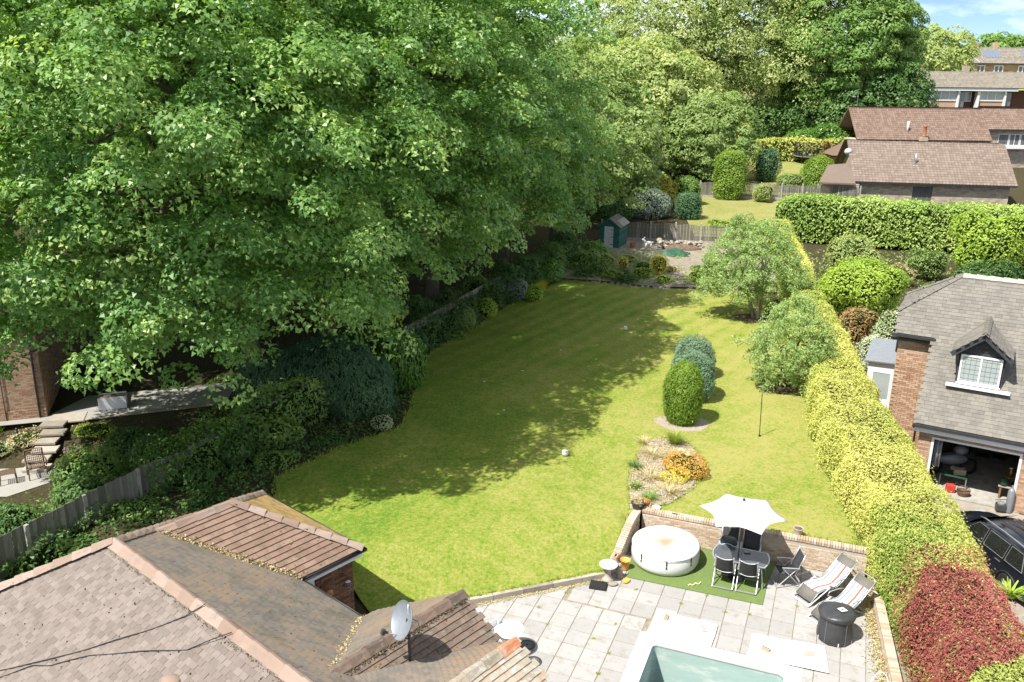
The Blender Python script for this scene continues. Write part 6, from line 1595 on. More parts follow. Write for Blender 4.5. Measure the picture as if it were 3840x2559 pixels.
# ------------------------------------------------------------------ parked car on the drive
def car(label, loc, rz):
    t = thing('parked_car', label, 'car', loc, rz)            # local +y is the front, rear axle at the origin
    # cross-sections: (y, half width at sill, half width at belt, belt z, roof half width, roof z, bottom z)
    S = [(-.95, .70, .74, .62, .60, .66, .40), (-.86, .84, .86, .98, .62, 1.12, .30), (-.55, .90, .91, 1.05, .63, 1.52, .24), (.0, .91, .92, 1.05, .66, 1.61, .22), (.8, .91, .92, 1.03, .67, 1.64, .20), (1.5, .91, .92, 1.01, .65, 1.60, .20), (1.95, .91, .91, .99, .60, 1.40, .20), (2.35, .91, .90, .98, .56, 1.06, .20), (2.75, .90, .88, .95, .54, 1.01, .22), (3.25, .87, .84, .86, .50, .93, .26), (3.52, .78, .74, .70, .44, .76, .34)]
    ring = []
    for y, ws, wb, zb, wr, zr, z0 in S:
        half = [(ws * .93, z0), (ws, z0 + .12), (ws * 1.0, zb * .62), (wb, zb), (wb * .985, zb + .02), (wr + (wb - wr) * .45, zb + (zr - zb) * .55), (wr + .04, zr - .05 * (zr - zb > .2)), (wr * .55, zr + .012), (0, zr + .018)]
        ring.append([(x, y, z) for x, z in half] + [(-x, y, z) for x, z in half[-2::-1]])
    n = len(ring[0]); mb = MB()
    mb.add([p for r in ring for p in r], [(i * n + j, (i + 1) * n + j, (i + 1) * n + j + 1, i * n + j + 1) for i in range(len(ring) - 1) for j in range(n - 1)] + [tuple(range(n)), tuple((len(ring) - 1) * n + j for j in range(n))[::-1]])
    o = mb.build('body', M['car'], t, smooth=True); sb = o.modifiers.new('s', 'SUBSURF'); sb.levels = sb.render_levels = 2
    # side windows, one per door
    def side_win(s, y0, y1, top0, top1):
        mb = MB(); pts = []
        for y, zt in ((y0, 1.06), (y1, 1.05), (y1 + top1, 1.0), (y0 + top0, 1.0)): pass
        zb, zt = 1.075, 1.50
        def X(z): return (.925 - (z - 1.05) / .56 * .235)
        q = [(y0, zb), (y1, zb), (y1 + top1, zt), (y0 + top0, zt)]
        vs = [(s * (X(z) + .012), y, z) for y, z in q] + [(s * (X(z) - .03), y, z) for y, z in q]
        mb.add(vs, [(0, 1, 2, 3) if s > 0 else (3, 2, 1, 0)] + [(i, 4 + i, 4 + (i + 1) % 4, (i + 1) % 4) for i in range(4)]); w = mb.build('side_window', M['car_glass'], t)
        mb = MB(); mb.tube([Vector((s * (X(z) + .016), y, z)) for y, z in q + [q[0]]], .010, 5, caps=False); mb.build('trim', M['steel'], w)
    for s in (-1, 1):
        side_win(s, 1.18, 2.02, 0, -.42); side_win(s, .28, 1.10, 0, 0); side_win(s, -.50, .20, .22, 0)
        MB().tube([(s * .64, 1.75, 1.60), (s * .68, 1.5, 1.67), (s * .69, .6, 1.70), (s * .66, -.35, 1.64), (s * .62, -.55, 1.58)], .022, 7).build('roof_rail', M['steel'], t, smooth=True)
        for y in (1.22, .35):
            MB().bar((s * .935, y, .93), (s * .935, y + .2, .935), .02, .03).build('door_handle', M['steel'], t)
        mb = MB(); mb.sphere((s * 1.02, 1.92, 1.06), .1, 10, 7, sc=(1.0, .6, .7)); mb.build('mirror', M['car'], t, smooth=True)
        mb = MB(); mb.obox((s * .68, 3.40, .78), (.14, 0, 0), (s * -.03, .06, 0), (0, 0, .05)); mb.build('headlight', M['glass_pale'], t, bevel=.02)
        mb = MB(); mb.obox((s * .74, -.90, .92), (.08, 0, 0), (0, .04, 0), (0, 0, .08)); mb.build('tail_light', mk('red_lens', (.25, .01, .01), (.3, .02, .02), 3, .2), t, bevel=.02)
        for y in (0, 2.7):
            w = MB().lathe([(.20, -.11), (.33, -.11), (.36, -.08), (.36, .08), (.33, .11), (.20, .11)], 26, cap=False).build('wheel', M['rubber'], t, smooth=False); w.location = (s * .84, y, .36); w.rotation_euler = (0, R(90), 0)
            r = MB().lathe([(.235, .09), (.225, .10), (.21, .06), (.08, .05), (.06, .08), (0, .08)], 22, cap=False)
            for k in range(7):
                a = 2 * math.pi * k / 7; r.obox((.14 * math.cos(a), .14 * math.sin(a), .085), (.08 * math.cos(a), .08 * math.sin(a), 0), (-.018 * math.sin(a), .018 * math.cos(a), 0), (0, 0, .012))
            r = r.build('rim', M['galv'], w); r.rotation_euler = (0, 0 if s > 0 else math.pi, 0)
            mb = MB(); mb.tube([(s * .925, y + .42 * math.cos(a), .36 + .42 * math.sin(a)) for a in np.linspace(-.25, math.pi + .25, 14)], .03, 6); mb.build('wheel_arch', M['black'], t, smooth=True)
    ws = MB(); ws.add([(-.74, 2.32, 1.03), (.74, 2.32, 1.03), (.56, 1.68, 1.545), (-.56, 1.68, 1.545)], [(0, 1, 2, 3)]); o = ws.build('windscreen', M['car_glass'], t); o.location = (0, .03, .03)
    rw = MB(); rw.add([(.66, -.80, 1.12), (-.66, -.80, 1.12), (-.54, -.60, 1.48), (.54, -.60, 1.48)], [(0, 1, 2, 3)]); o = rw.build('rear_window', M['car_glass'], t); o.location = (0, -.045, .01)
    for x in (-.28, 0, .28): MB().bar((x, -.3, 1.648), (x, 1.35, 1.672), .02, .012).build('roof_rib', M['car'], t)
    return t
car('black car with silver roof rails parked on the drive behind the golden hedge', (14.98, 21.95, -.10), R(9))

# ------------------------------------------------------------------ far bungalows, terrace and houses on the hill
def simple_roof(t, W, x0, x1, y0, y1, ze, zr, mat, tw=.30, gauge=.34, over=.3, rest='roof_tiles', th=.03, verge=True):
    yc = (y0 + y1) / 2; rise = zr - ze; rn = (y1 - y0) / 2; s = math.hypot(rise, rn)
    tile_face(t, W, (x0 - over, y0, ze), (1, 0, 0), (0, rn / s, rise / s), [(0, 0), (x1 - x0 + 2 * over, 0), (x1 - x0 + 2 * over, s), (0, s)], tw, gauge, th, mat, nobj=0, rest=rest, prof='pan', bond=False, deck=mat)
    tile_face(t, W, (x1 + over, y1, ze), (-1, 0, 0), (0, -rn / s, rise / s), [(0, 0), (x1 - x0 + 2 * over, 0), (x1 - x0 + 2 * over, s), (0, s)], tw * 2, gauge * 2, th, mat, nobj=0, rest='rear_' + rest, bond=False, deck=mat)
    ridge_line(t, (x0 - over, yc, zr), (x1 + over, yc, zr), mat, .6, .16, .10)

b1 = thing('far_bungalow', 'low bungalow of pale brick with wide pinkish pantile roof above the tall hedge', 'house', (32.45, 85.0, 0), R(-9)); W1 = Matrix.Translation((32.45, 85.0, 0)) @ Matrix.Rotation(R(-9), 4, 'Z')
simple_roof(b1, W1, .3, 14.4, 0, 10.0, 3.95, 7.42, M['tile_far2'], .30, .34)
brick_wall(b1, (.5, .45), (14.2, .45), 1.2, 3.85, holes=[(5.1, 6.9, 2.2, 3.62)], mat='brick_pale', rest='front_bricks', lay=(.45, .15))
brick_wall(b1, (.5, 9.5), (.5, .45), 1.2, 3.85, mat='brick_pale', rest='side_bricks', wallname='side_wall', lay=(.45, .15), gable=lambda a: 7.3 - abs(9.5 - a - 5) * .70)
window(b1, (6.5, .45), (1, 0), (0, -1), 1.8, 1.42, 2.2, 2, frame='wood', name='window')
MB().box(.1, 14.6, -.08, .02, 3.80, 3.90).build('gutter', M['gutter'], b1); MB().tube([(.75, .40, 3.8), (.75, .40, 1.2)], .04, 8).build('downpipe', M['gutter'], b1)
for x in (8.0, 8.25): MB().lathe([(.06, 0), (.05, .08), (0, .1)], 8, (x, .42, 3.62)).build('lamp', M['white'], b1)
MB().tube([(6.0, 2.3, 5.3), (6.0, 2.3, 6.5)], .09, 10).build('flue', M['steel'], b1, smooth=True); MB().box(5.7, 6.3, 2.0, 2.5, 5.33, 5.40).build('flue_flashing', M['white'], b1)
o = MB().lathe([(.36, .10), (.25, .04), (.0, 0)], 18).build('dish', M['white'], b1, smooth=True); o.location = (-.05, 3.6, 6.4); o.rotation_euler = (R(60), 0, R(-25)); MB().tube([(.1, 3.8, 6.0), (-.05, 3.75, 6.35)], .03, 6).build('dish_arm', M['steel'], b1)
# lean-to at the left end
MB().add([(-3.3, -1.0, 3.9), (.0, -1.2, 3.9), (.0, 2.6, 5.4), (-2.0, 2.6, 5.2), (-3.3, -1.0, 3.75), (.0, -1.2, 3.75), (.0, 2.6, 5.25), (-2.0, 2.6, 5.05)], [(0, 1, 2, 3), (7, 6, 5, 4), (0, 4, 5, 1), (3, 2, 6, 7), (0, 3, 7, 4)]).build('side_roof', M['tile_far2'], b1)
brick_wall(b1, (-2.9, -.55), (.5, -.55), 1.2, 3.75, mat='brick_pale', rest='lean_to_bricks', wallname='lean_to_wall', lay=(.45, .15))
MB().obox((-1.2, .9, 4.62), (.3, 0, .0), (0, .3, .12), (0, -.02, .05)).build('roof_light', M['white'], b1)
b2 = thing('upper_bungalow', 'bungalow with red pantile roof and orange chimney behind the pale brick one', 'house', (41.0, 107.6, 0), 0); W2 = Matrix.Translation((41.0, 107.6, 0))
simple_roof(b2, W2, 0.2, 15.8, 0, 8.0, 6.2, 9.72, M['tile_far'], .30, .34)
brick_wall(b2, (.4, .4), (15.6, .4), 2.4, 6.1, mat='brick_pale', rest='front_bricks', lay=(.45, .15)); MB().box(.4, 15.6, .7, 7.6, 2.4, 6.0).build('inner_walls', M['mortar'], b2)
mb = MB(); mb.box(7.3, 8.1, -.6, .1, 5.6, 6.55); mb.build('chimney_stack', M['brick_pale'], b2); MB().lathe([(.17, 0), (.22, .12), (.20, .18), (.19, 1.2), (.23, 1.25), (.22, 1.35)], 14, (7.75, -.25, 6.55)).build('chimney_pot', M['terracotta'], b2, smooth=True)
MB().tube([(6.2, 1.0, 6.9), (6.2, 1.0, 8.3)], .12, 10).build('flue', M['white'], b2, smooth=True)
MB().tube([(.9, 4, 9.7), (.9, 4, 11.4)], .03, 6).build('aerial_mast', M['steel'], b2); mb = MB(); mb.bar((-1.1, 4, 11.3), (.95, 4, 11.35), .03, .03); [mb.bar((-1.0 + .24 * k, 3.75, 11.31), (-1.0 + .24 * k, 4.25, 11.31), .012, .012) for k in range(8)]; mb.build('aerial', M['steel'], b2)
MB().add([(7.6, 8.5, 9.3), (12.0, 8.5, 9.3), (9.8, 10.2, 11.0), (9.8, 6.4, 9.5)], [(0, 3, 2), (3, 1, 2), (1, 0, 2)]).build('rear_hip', M['tile_far'], b2)
b3 = thing('side_bungalow', 'right-hand bungalow wing with red pantiles and white framed windows', 'house', (57.0, 109.0, 0), 0); W3 = Matrix.Translation((57.0, 109.0, 0))
simple_roof(b3, W3, .2, 14.0, 0, 6.0, 7.45, 9.85, M['tile_far'], .30, .34); brick_wall(b3, (.4, .4), (14, .4), 2.4, 7.35, mat='brick_pale', rest='front_bricks', lay=(.45, .15))
MB().box(.1, 14.2, -.08, .05, 7.30, 7.42).build('gutter', M['gutter'], b3)
for k in range(4): window(b3, (2.3 + 1.35 * k, .4), (1, 0), (0, -1), 1.25, 1.35, 5.55, 2 if k else 1, name='window', rev=-.02)
MB().box(1.6, 7.6, -.35, .35, 5.2, 5.5).build('window_ledge', M['white'], b3)
# terrace of bungalows
te = thing('terrace', 'white fronted terrace of bungalows with orange brick panels up the hill', 'terrace', (54.6, 132.0, 0), R(.5)); WT = Matrix.Translation((54.6, 132.0, 0)) @ Matrix.Rotation(R(.5), 4, 'Z')
simple_roof(te, WT, -6.0, 30, -.6, 7.0, 11.85, 13.98, M['tile_far3'], .34, .36, rest='roof_tiles')
MB().box(-6.2, 17.6, -.75, -.55, 11.40, 11.78).build('fascia', M['white_pvc'], te); MB().box(-6.2, 17.6, -.85, -.56, 11.79, 11.87).build('gutter', M['gutter'], te)
MB().box(-6, 30, .9, 6.6, 7.6, 11.4).build('back_wall', M['brick_brown'], te)
for x0 in (-.6, 6.1, 12.85):
    MB().box(x0 - .9, x0 + .35 - .9, -.5, .3, 7.8, 11.4).build('pillar', M['white'], te)
    MB().box(x0 + 3.9 - .9, x0 + 4.2 - .9, -.5, .3, 7.8, 11.4).build('pillar', M['white'], te)
for x0 in (-2.2 + 2.6 + 5.4, 12.55, -1.2 - .6):
    MB().box(x0 - 0.2, x0 + 3.4, -.2, .1, 8.0, 9.98).build('orange_panel', M['brick_red'], te)
    MB().box(x0 - .3, x0 + 3.5, -.3, -.21, 9.98, 10.08).build('sill_band', M['white'], te)
    window(te, (x0 + 1.6, -.15), (1, 0), (0, -1), 3.5, 1.30, 10.08, 3, name='window', rev=-.05, glass='glass_pale', fw=.12)
    fr = MB().box(x0 + 3.55, x0 + 4.5, -.15, .0, 8.0, 11.2).build('door', M['glass'], te); MB().box(x0 + 4.22, x0 + 4.28, -.2, -.15, 9.2, 9.5).build('door_handle', M['steel'], fr)
    MB().box(x0 + 3.5, x0 + 3.62, -.22, .0, 8.0, 11.4).build('door_frame', M['white'], te)
for x0 in (4.3, 11.0): window(te, (x0 + .2, .88), (1, 0), (0, -1), 1.1, 1.3, 9.9, 1, name='porch_window', rev=-.03, glass='glass_pale', fw=.10)
for (x, h_) in ((-1.5, 1.5), (5.2, .5), (11.6, 1.4)):
    mb = MB(); mb.box(x - .4, x + .4, 3.0, 3.8, 13.3, 14.2 + h_ * .45); mb.build('chimney', M['brick_pale'], te)
    MB().lathe([(.14, 0), (.13, .5), (.16, .55)], 10, (x, 3.4, 14.2 + h_ * .45)).build('chimney_pot', M['terracotta'], te)
# two-storey houses on the ridge
ts = thing('ridge_houses', 'red brick two-storey houses with solar panels on the skyline', 'house', (72.0, 165.0, 0), 0); WS = Matrix.Translation((72.0, 165.0, 0))
simple_roof(ts, WS, 0, 34, 0, 9.0, 15.45, 18.2, M['tile_far3'], .5, .5)
brick_wall(ts, (.3, .4), (34, .4), 11, 15.35, mat='brick_red', rest='front_bricks', lay=(.9, .3))
MB().box(0, 34.2, -.1, .02, 15.28, 15.42).build('gutter', M['gutter'], ts)
# projecting hipped bay
for (bx0, bx1) in ((4.3, 10.0),):
    brick_wall(ts, (bx0 + .2, -1.6), (bx1 - .2, -1.6), 11, 15.35, mat='brick_red', rest='bay_bricks', wallname='bay_wall', lay=(.9, .3)); MB().box(bx0 + .2, bx1 - .2, -1.34, .4, 11, 15.3).build('bay_sides', M['brick_red'], ts)
    xc = (bx0 + bx1) / 2 + 1.5
    MB().add([(bx0, -2.0, 15.45), (bx1, -2.0, 15.45), (xc, 3.9, 18.15), (bx0, 1.2, 15.5), (bx1, 1.2, 15.5)], [(0, 1, 2), (3, 0, 2), (1, 4, 2)]).build('bay_roof', M['tile_far3'], ts)
    MB().tube([(bx0, -2.0, 15.5), (xc, 3.9, 18.22)], .12, 6).build('hip_tiles', M['concrete'], ts); MB().tube([(bx1, -2.0, 15.5), (xc, 3.9, 18.22)], .12, 6).build('hip_tiles', M['concrete'], ts)
    window(ts, (bx0 + 1.7, -1.6), (1, 0), (0, -1), 1.0, 1.3, 13.8, 1, name='window', rev=-.05, fw=.2); window(ts, (bx0 + 4.0, -1.6), (1, 0), (0, -1), 1.5, 1.3, 13.8, 2, name='window', rev=-.05, fw=.2)
for x in (2.7, 11.3, 14.6, 18.9, 24): window(ts, (x, .4), (1, 0), (0, -1), 1.7, 1.35, 13.8, 2, name='window', rev=-.05, fw=.2)
def on_roof(x0, x1, y0, y1): 
    f = lambda y: 15.45 + 2.75 * y / 4.5 + .10
    return [(x0, y0, f(y0)), (x1, y0, f(y0)), (x1, y1, f(y1)), (x0, y1, f(y1))]
for x0 in (2.2, 12.6, 19.5):
    for k in range(3):
        a = on_roof(x0 + k * 1.0, x0 + k * 1.0 + .95, 1.6, 3.6); MB().add(a + [(p[0], p[1], p[2] - .05) for p in a], [(0, 1, 2, 3), (0, 4, 5, 1), (1, 5, 6, 2), (3, 7, 4, 0), (2, 6, 7, 3)]).build('solar_panel', M['solar'], ts)
for x in (12.0, 15.5): MB().box(x - .35, x + .35, 4.1, 4.9, 17.9, 19.1).build('chimney', M['brick_red'], ts)

# ------------------------------------------------------------------ brick house on the left, its terrace, steps and seats
lh = thing('left_house', 'orange brick house corner at the left edge under the sycamores', 'house', (-19.38, 34.09, -.05), R(19.1 + 180))
an = R(19.1); dxl = Vector((-math.cos(an), -math.sin(an), 0))       # along the wall to the left
p_c = Vector((0, 0, 0))
lh.rotation_euler = (0, 0, 0)
pL = dxl * 9; 
brick_wall(lh, (pL.x, pL.y), (0, 0), -.1, 4.8, mat='brick_red', nobj=280, rest='front_bricks')
bk_ = Vector((-math.sin(an), math.cos(an), 0)) * 7
brick_wall(lh, (0, 0), (bk_.x, bk_.y), -.1, 4.8, mat='brick_red', rest='side_bricks', wallname='side_wall')
MB().tube([dxl * .25 + Vector((.02, -.06, 4.7)), dxl * .25 + Vector((.02, -.06, 0))], .04, 8).build('downpipe', M['gutter'], lh, smooth=True)
MB().tube([dxl * 1.5 + Vector((.02, -.05, 4.7)), dxl * 1.5 + Vector((.02, -.05, 0))], .018, 8).build('cable_pipe', M['gutter'], lh, smooth=True)
rf = [dxl * 9.4 + Vector((.1, -.4, 4.7)), Vector((.4, -.25, 4.7)), bk_ * .5 + dxl * 3 + Vector((0, 0, 7.6)), bk_ * .5 + dxl * 9.4 + Vector((0, 0, 7.6)), bk_ + Vector((.3, .3, 4.7)), bk_ + dxl * 9.4 + Vector((0, .3, 4.7))]
MB().add(rf, [(0, 1, 2, 3), (1, 4, 2), (4, 5, 3, 2)]).build('roof', M['tile_far'], lh)
# other houses glimpsed through the trees
for (x, y, rz, nm, lab, L_) in ((-14.5, 66, -.3, 'hidden_house', 'pink-roofed house glimpsed through the middle of the sycamores', 12), (2.0, 96, .2, 'hidden_house', 'pink-roofed house glimpsed behind the weeping tree', 11), (15.5, 118, .1, 'hidden_house', 'house with a white dish glimpsed between the trees at the back', 10)):
    t = thing(nm, lab, 'house', (x, y, float(terrain_z(x, y)) + .0), rz); Wm = Matrix.Translation(t.location) @ Matrix.Rotation(rz, 4, 'Z')
    simple_roof(t, Wm, -L_ / 2, L_ / 2, -4, 4, 3.2 + (2.2 if y < 90 else .6), 6.0 + (2.2 if y < 90 else .6), M['tile_far2'], .34, .36)
    brick_wall(t, (-L_ / 2 + .2, -3.6), (L_ / 2 - .2, -3.6), -.3, 3.1 + (2.2 if y < 90 else .6), mat='brick_red', rest='front_bricks', lay=(.45, .15)); MB().box(-L_ / 2 + .2, L_ / 2 - .2, -3.3, 3.6, -.3, 3.1 + (2.2 if y < 90 else .6)).build('inner_walls', M['brick_red'], t)
    window(t, (-1.5, -3.6), (1, 0), (0, -1), 1.6, 1.2, 1.2, 2, name='window', rev=-.03); window(t, (2.2, -3.6), (1, 0), (0, -1), 1.6, 1.2, 1.2, 2, name='window', rev=-.03)
    if y > 110:
        MB().tube([(3.2, -.5, 6.4), (3.2, -.5, 8.2)], .04, 6).build('dish_pole', M['steel'], t); o = MB().lathe([(.45, .12), (.3, .05), (0, 0)], 18).build('dish', M['white'], t, smooth=True); o.location = (3.2, -.6, 8.2); o.rotation_euler = (R(75), 0, R(-10))
# terrace slabs and steps
tr = fill_poly('left_terrace', [(-24, 32.0), (-19.2, 33.55), (-17.6, 33.85), (-12.5, 36.2), (-12.8, 38.5), (-18.8, 36.5), (-19.4, 34.1), (-25, 32.4)], 1.0, lambda x, y: -.02 + 0 * x, M['slab_shade'], kind='structure')
fill_poly('left_gravel', [(-17.9, 33.6), (-12.6, 35.6), (-12.5, 36.1), (-17.6, 33.85)], 1.0, lambda x, y: -.015 + 0 * x, M['gravel'], kind='structure')
st = thing('garden_steps', 'flight of worn stone slab steps up to the left-hand house', 'steps', (-18.4, 33.6, -.05), 0)
mbs = box_mesh('step_slab', .95, .55, .09, M['stone'], .012)
for k in range(6):
    inst('step_slab', mbs, st, loc=(-.25 + .06 * k + (.10 if k % 2 else -.06), -.35 - .48 * k, -.16 * k + .0), rot=(R(1), 0, .12 + .05 * math.sin(k * 2.3)))
inst('landing_slab', box_mesh('landing_slab', 1.35, 1.0, .06, M['stone'], .01), st, loc=(-.05, .35, .0), rot=(0, 0, .28))
lp = fill_poly('lower_terrace', [(-24.5, 28.6), (-18.2, 28.6), (-16.3, 30.9), (-17.7, 31.4), (-19.2, 30.9), (-24.5, 30.6)], 1.0, lambda x, y: -.88 + 0 * x, M['slab_shade'], kind='structure')
# rattan armchair and stool
rc = thing('rattan_chair', 'brown rattan armchair on the lower terrace behind the fence', 'armchair', (-17.95, 30.3, -.88), R(35))
def weave(mb, f, nu, nv, r):
    for i in range(nu + 1): mb.tube([f(i / nu, k / 8) for k in range(9)], r, 4, caps=False)
    for j in range(nv + 1): mb.tube([f(k / 8, j / nv) for k in range(9)], r, 4, caps=False)
mb = MB(); weave(mb, lambda a, b: Vector((-.28 + .56 * a, .26 + .14 * b - .05 * math.sin(math.pi * a), .42 + .52 * b + .05 * math.sin(math.pi * a) * b)), 9, 7, .011); mb.build('backrest', M['wicker'], rc, smooth=True)
mb = MB(); weave(mb, lambda a, b: Vector((-.28 + .56 * a, -.27 + .54 * b, .42 - .03 * math.sin(math.pi * b))), 9, 8, .011); mb.build('seat', M['wicker'], rc, smooth=True)
mb = MB(); mb.tube([(-.30, .26, .42), (-.31, .40, .94), (0, .38, 1.0), (.31, .40, .94), (.30, .26, .42)], .022, 7); mb.build('back_frame', M['wicker'], rc, smooth=True)
for s in (-1, 1):
    MB().tube([(s * .31, .33, .66), (s * .34, .0, .65), (s * .34, -.28, .62), (s * .32, -.32, .5)], .026, 7).build('armrest', M['wicker'], rc, smooth=True)
    for y in (-.28, .28): MB().tube([(s * .30, y, .45), (s * .31, y * 1.1, 0)], .024, 7).build('leg', M['wicker'], rc)
rs = thing('rattan_stool', 'brown rattan footstool left of the rattan armchair', 'stool', (-18.75, 29.75, -.88), R(30))
mb = MB(); weave(mb, lambda a, b: Vector((-.27 + .54 * a, -.24 + .48 * b, .40 + .02 * math.sin(math.pi * a))), 9, 8, .011); mb.build('top', M['wicker'], rs, smooth=True)
for sx in (-1, 1):
    for sy in (-1, 1): MB().tube([(sx * .25, sy * .22, .40), (sx * .27, sy * .24, 0)], .022, 7).build('leg', M['wicker'], rs)
t = thing('garden_ornament', 'small dark stone bird ornament on the bank beside the steps', 'ornament', (-19.9, 32.6, -.35), .5); MB().lathe([(.09, 0), (.06, .08), (.08, .22), (.05, .32)], 10).build('body', M['dark_metal'], t, smooth=True); MB().sphere((.03, 0, .38), .05, 8, 6).build('head', M['dark_metal'], t, smooth=True)
t = thing('white_planter', 'white painted trough standing on the gravel under the sycamores', 'planter', (-17.1, 35.2, 0), .35); mb = MB(); mb.box(-.55, .55, -.3, .3, 0, .55, skip=('t',)); mb.build('trough', M['white'], t); MB().box(-.51, .51, -.26, .26, .45, .5).build('soil', M['soil'], t)
# ------------------------------------------------------------------ fences, shed, beds, lawn things
random.seed(41)
def fence_board_mesh(w, h, th=.016, name='board', mat='wood_fence'):
    mb = MB(); mb.box(-w / 2, w / 2, -th / 2, th / 2, 0, h); me = mb.mesh(name); me.materials.append(M[mat]); return me
FB = fence_board_mesh(.118, 1.55)
def board_fence(name, label, line, zf, h=1.55, nobj=200, bw=.122, post='concrete', top=None):
    L_ = np.array(line); seg = np.diff(L_, axis=0); ln = np.linalg.norm(seg, axis=1); cum = np.concatenate([[0], np.cumsum(ln)])
    t = thing(name, label, 'fence', (L_[0, 0], L_[0, 1], 0), 0)
    s = 0.0; k = 0; jb = MB(); n = 0
    def at(s): return np.array([np.interp(s, cum, L_[:, 0]), np.interp(s, cum, L_[:, 1])])
    while s < cum[-1] - 1.8:
        a, b = at(s), at(s + 1.9); d = b - a; an = math.atan2(d[1], d[0]); z = float(zf(*((a + b) / 2)))
        P = a - L_[0]
        mb = MB(); mb.box(-.05, .05, -.05, .05, -.3, h + .12); o = mb.build('post', M[post], t); o.location = (P[0], P[1], z); o.rotation_euler = (0, 0, an)
        mb = MB(); mb.box(.05, 1.85, -.02, .02, .0, .18); o = mb.build('gravel_board', M['concrete'], t); o.location = (P[0], P[1], z); o.rotation_euler = (0, 0, an)
        mb = MB()
        for zz in (.4, .95, 1.45): mb.box(.05, 1.85, .02, .055, zz, zz + .07)
        o = mb.build('rails', M['wood_fence'], t); o.location = (P[0], P[1], z); o.rotation_euler = (0, 0, an)
        nb = 14
        for i in range(nb):
            x = .115 + i * .1285; hh = random.uniform(-.015, .015)
            q = P + np.array([math.cos(an), math.sin(an)]) * x
            off = -.012 + (.006 if i % 2 else 0)
            q = q + np.array([-math.sin(an), math.cos(an)]) * off
            if n < nobj: inst('board', FB, t, loc=(q[0], q[1], z + .16 + hh), rot=(random.uniform(-.01, .01), 0, an)); n += 1
            else:
                c = Vector((q[0], q[1], z + .16 + .775)); jb.obox(c, Vector((math.cos(an), math.sin(an), 0)) * .059, Vector((-math.sin(an), math.cos(an), 0)) * .008, Vector((0, 0, .775)))
        s += 1.93; k += 1
    if jb.v: tagp(jb.build('boards', M['wood_fence'], t), kind='stuff')
    return t
board_fence('boundary_fence', 'weathered board fence with concrete posts along the left side under the sycamores', LEFT_B[:8], lambda x, y: float(.05 + .75 * sstep(22, 40, y)))

def slat_fence(name, label, p0, ang, npan, z, h=1.5, sw=.085, gap=.028, nobj=250, arch=.12, group=None):
    t = thing(name, label, 'fence', (p0[0], p0[1], z), ang, group)
    meshes = {}
    n = 0; jb = MB()
    for k in range(npan + 1):
        mb = MB(); mb.box(-.06, .06, -.06, .06, -.2, h + .05); mb.add([(-.06, -.06, h + .05), (.06, -.06, h + .05), (.06, .06, h + .05), (-.06, .06, h + .05), (0, 0, h + .11)], [(0, 1, 4), (1, 2, 4), (2, 3, 4), (3, 0, 4)])
        o = mb.build('post', M['concrete'], t); o.location = (k * 1.93, 0, 0)
        if k == npan: break
        mb = MB(); mb.box(.06, 1.87, -.025, .025, -.05, .22); o = mb.build('gravel_board', M['concrete'], t); o.location = (k * 1.93, 0, 0)
        mb = MB()
        for zz in (.34, .72, 1.08): mb.box(.07, 1.86, -.02, .012, zz, zz + .045)
        o = mb.build('rails', M['wood_fence'], t); o.location = (k * 1.93, 0, 0)
        m = int(1.78 / (sw + gap))
        for i in range(m):
            q = (i + .5) / m; hh = h - .26 - arch + arch * math.sin(math.pi * q)
            if n < nobj:
                key = round(hh, 3)
                if key not in meshes: meshes[key] = fence_board_mesh(sw, hh, .014, 'slat')
                inst('slat', meshes[key], t, loc=(k * 1.93 + .07 + 1.79 * q, -.03, .23), rot=(0, random.uniform(-.008, .008), 0)); n += 1
            else: x = k * 1.93 + .07 + 1.79 * q; jb.box(x - sw / 2, x + sw / 2, -.037, -.023, .23, .23 + hh)
    if jb.v: tagp(jb.build('slats', M['wood_fence'], t), kind='stuff')
    return t
slat_fence('slat_fence', 'grey slatted fence panels with concrete posts behind the shed and rockery', (10.83 - 1.895 * 2, 68.81 + .368 * 2), R(-11), 6, 1.05)
slat_fence('slat_fence', 'pale slatted fence panels beyond the far lawn beside the columnar conifer', (18.3, 87.0), R(-10.2), 6, 2.05, nobj=0)
slat_fence('slat_fence', 'dark slatted fence between the dome conifer and the pale brick bungalow', (29.2, 85.2), R(-20), 2, 1.9, nobj=0, h=1.7)

# shed
sh = thing('garden_shed', 'small green wooden shed with pale door at the far end of the garden', 'shed', (7.91, 65.17, 1.1), R(-22))
w_, d_, he, hr = 1.55, 2.3, 1.70, 2.30       # local x from -w_ to 0, y from 0 to d_
MB().box(-w_ + .02, -.02, .02, d_ - .02, 0, he - .02).build('inner_walls', M['shed_green'], sh)
for k in range(12):
    z = .02 + .14 * k
    MB().box(-w_, -.95 - .0, -.012, .018, z, z + .132).build('front_plank', M['shed_green'], sh) if False else None
    for (a, b) in ((-w_, -1.16), (-.42, 0)): MB().box(a, b, -.014 + .004 * (k % 2), .02, z, z + .134).build('front_plank', M['shed_green'], sh)
    MB().box(-.02, .014 - .004 * (k % 2), 0.002, d_, z, z + .134).build('side_plank', M['shed_green'], sh)
    MB().box(-w_ - .014, -w_ + .02, 0.002, d_, z, z + .134).build('side_plank', M['shed_green'], sh)
MB().add([(-w_, -.01, he), (0, -.01, he), (-w_ / 2, -.01, hr - .02), (-w_, .02, he), (0, .02, he), (-w_ / 2, .02, hr - .02)], [(0, 1, 2), (5, 4, 3), (0, 3, 4, 1)]).build('gable_board', M['shed_green'], sh)
MB().add([(-w_, d_, he), (0, d_, he), (-w_ / 2, d_, hr - .02)], [(0, 2, 1)]).build('gable_board', M['shed_green'], sh)
do = MB().box(-1.14, -.44, -.03, -.012, .05, 1.66).build('door', M['shed_door'], sh)
for z in (.3, .85, 1.4): MB().box(-.66, -.42, -.042, -.031, z, z + .05).build('hinge', M['black'], do)
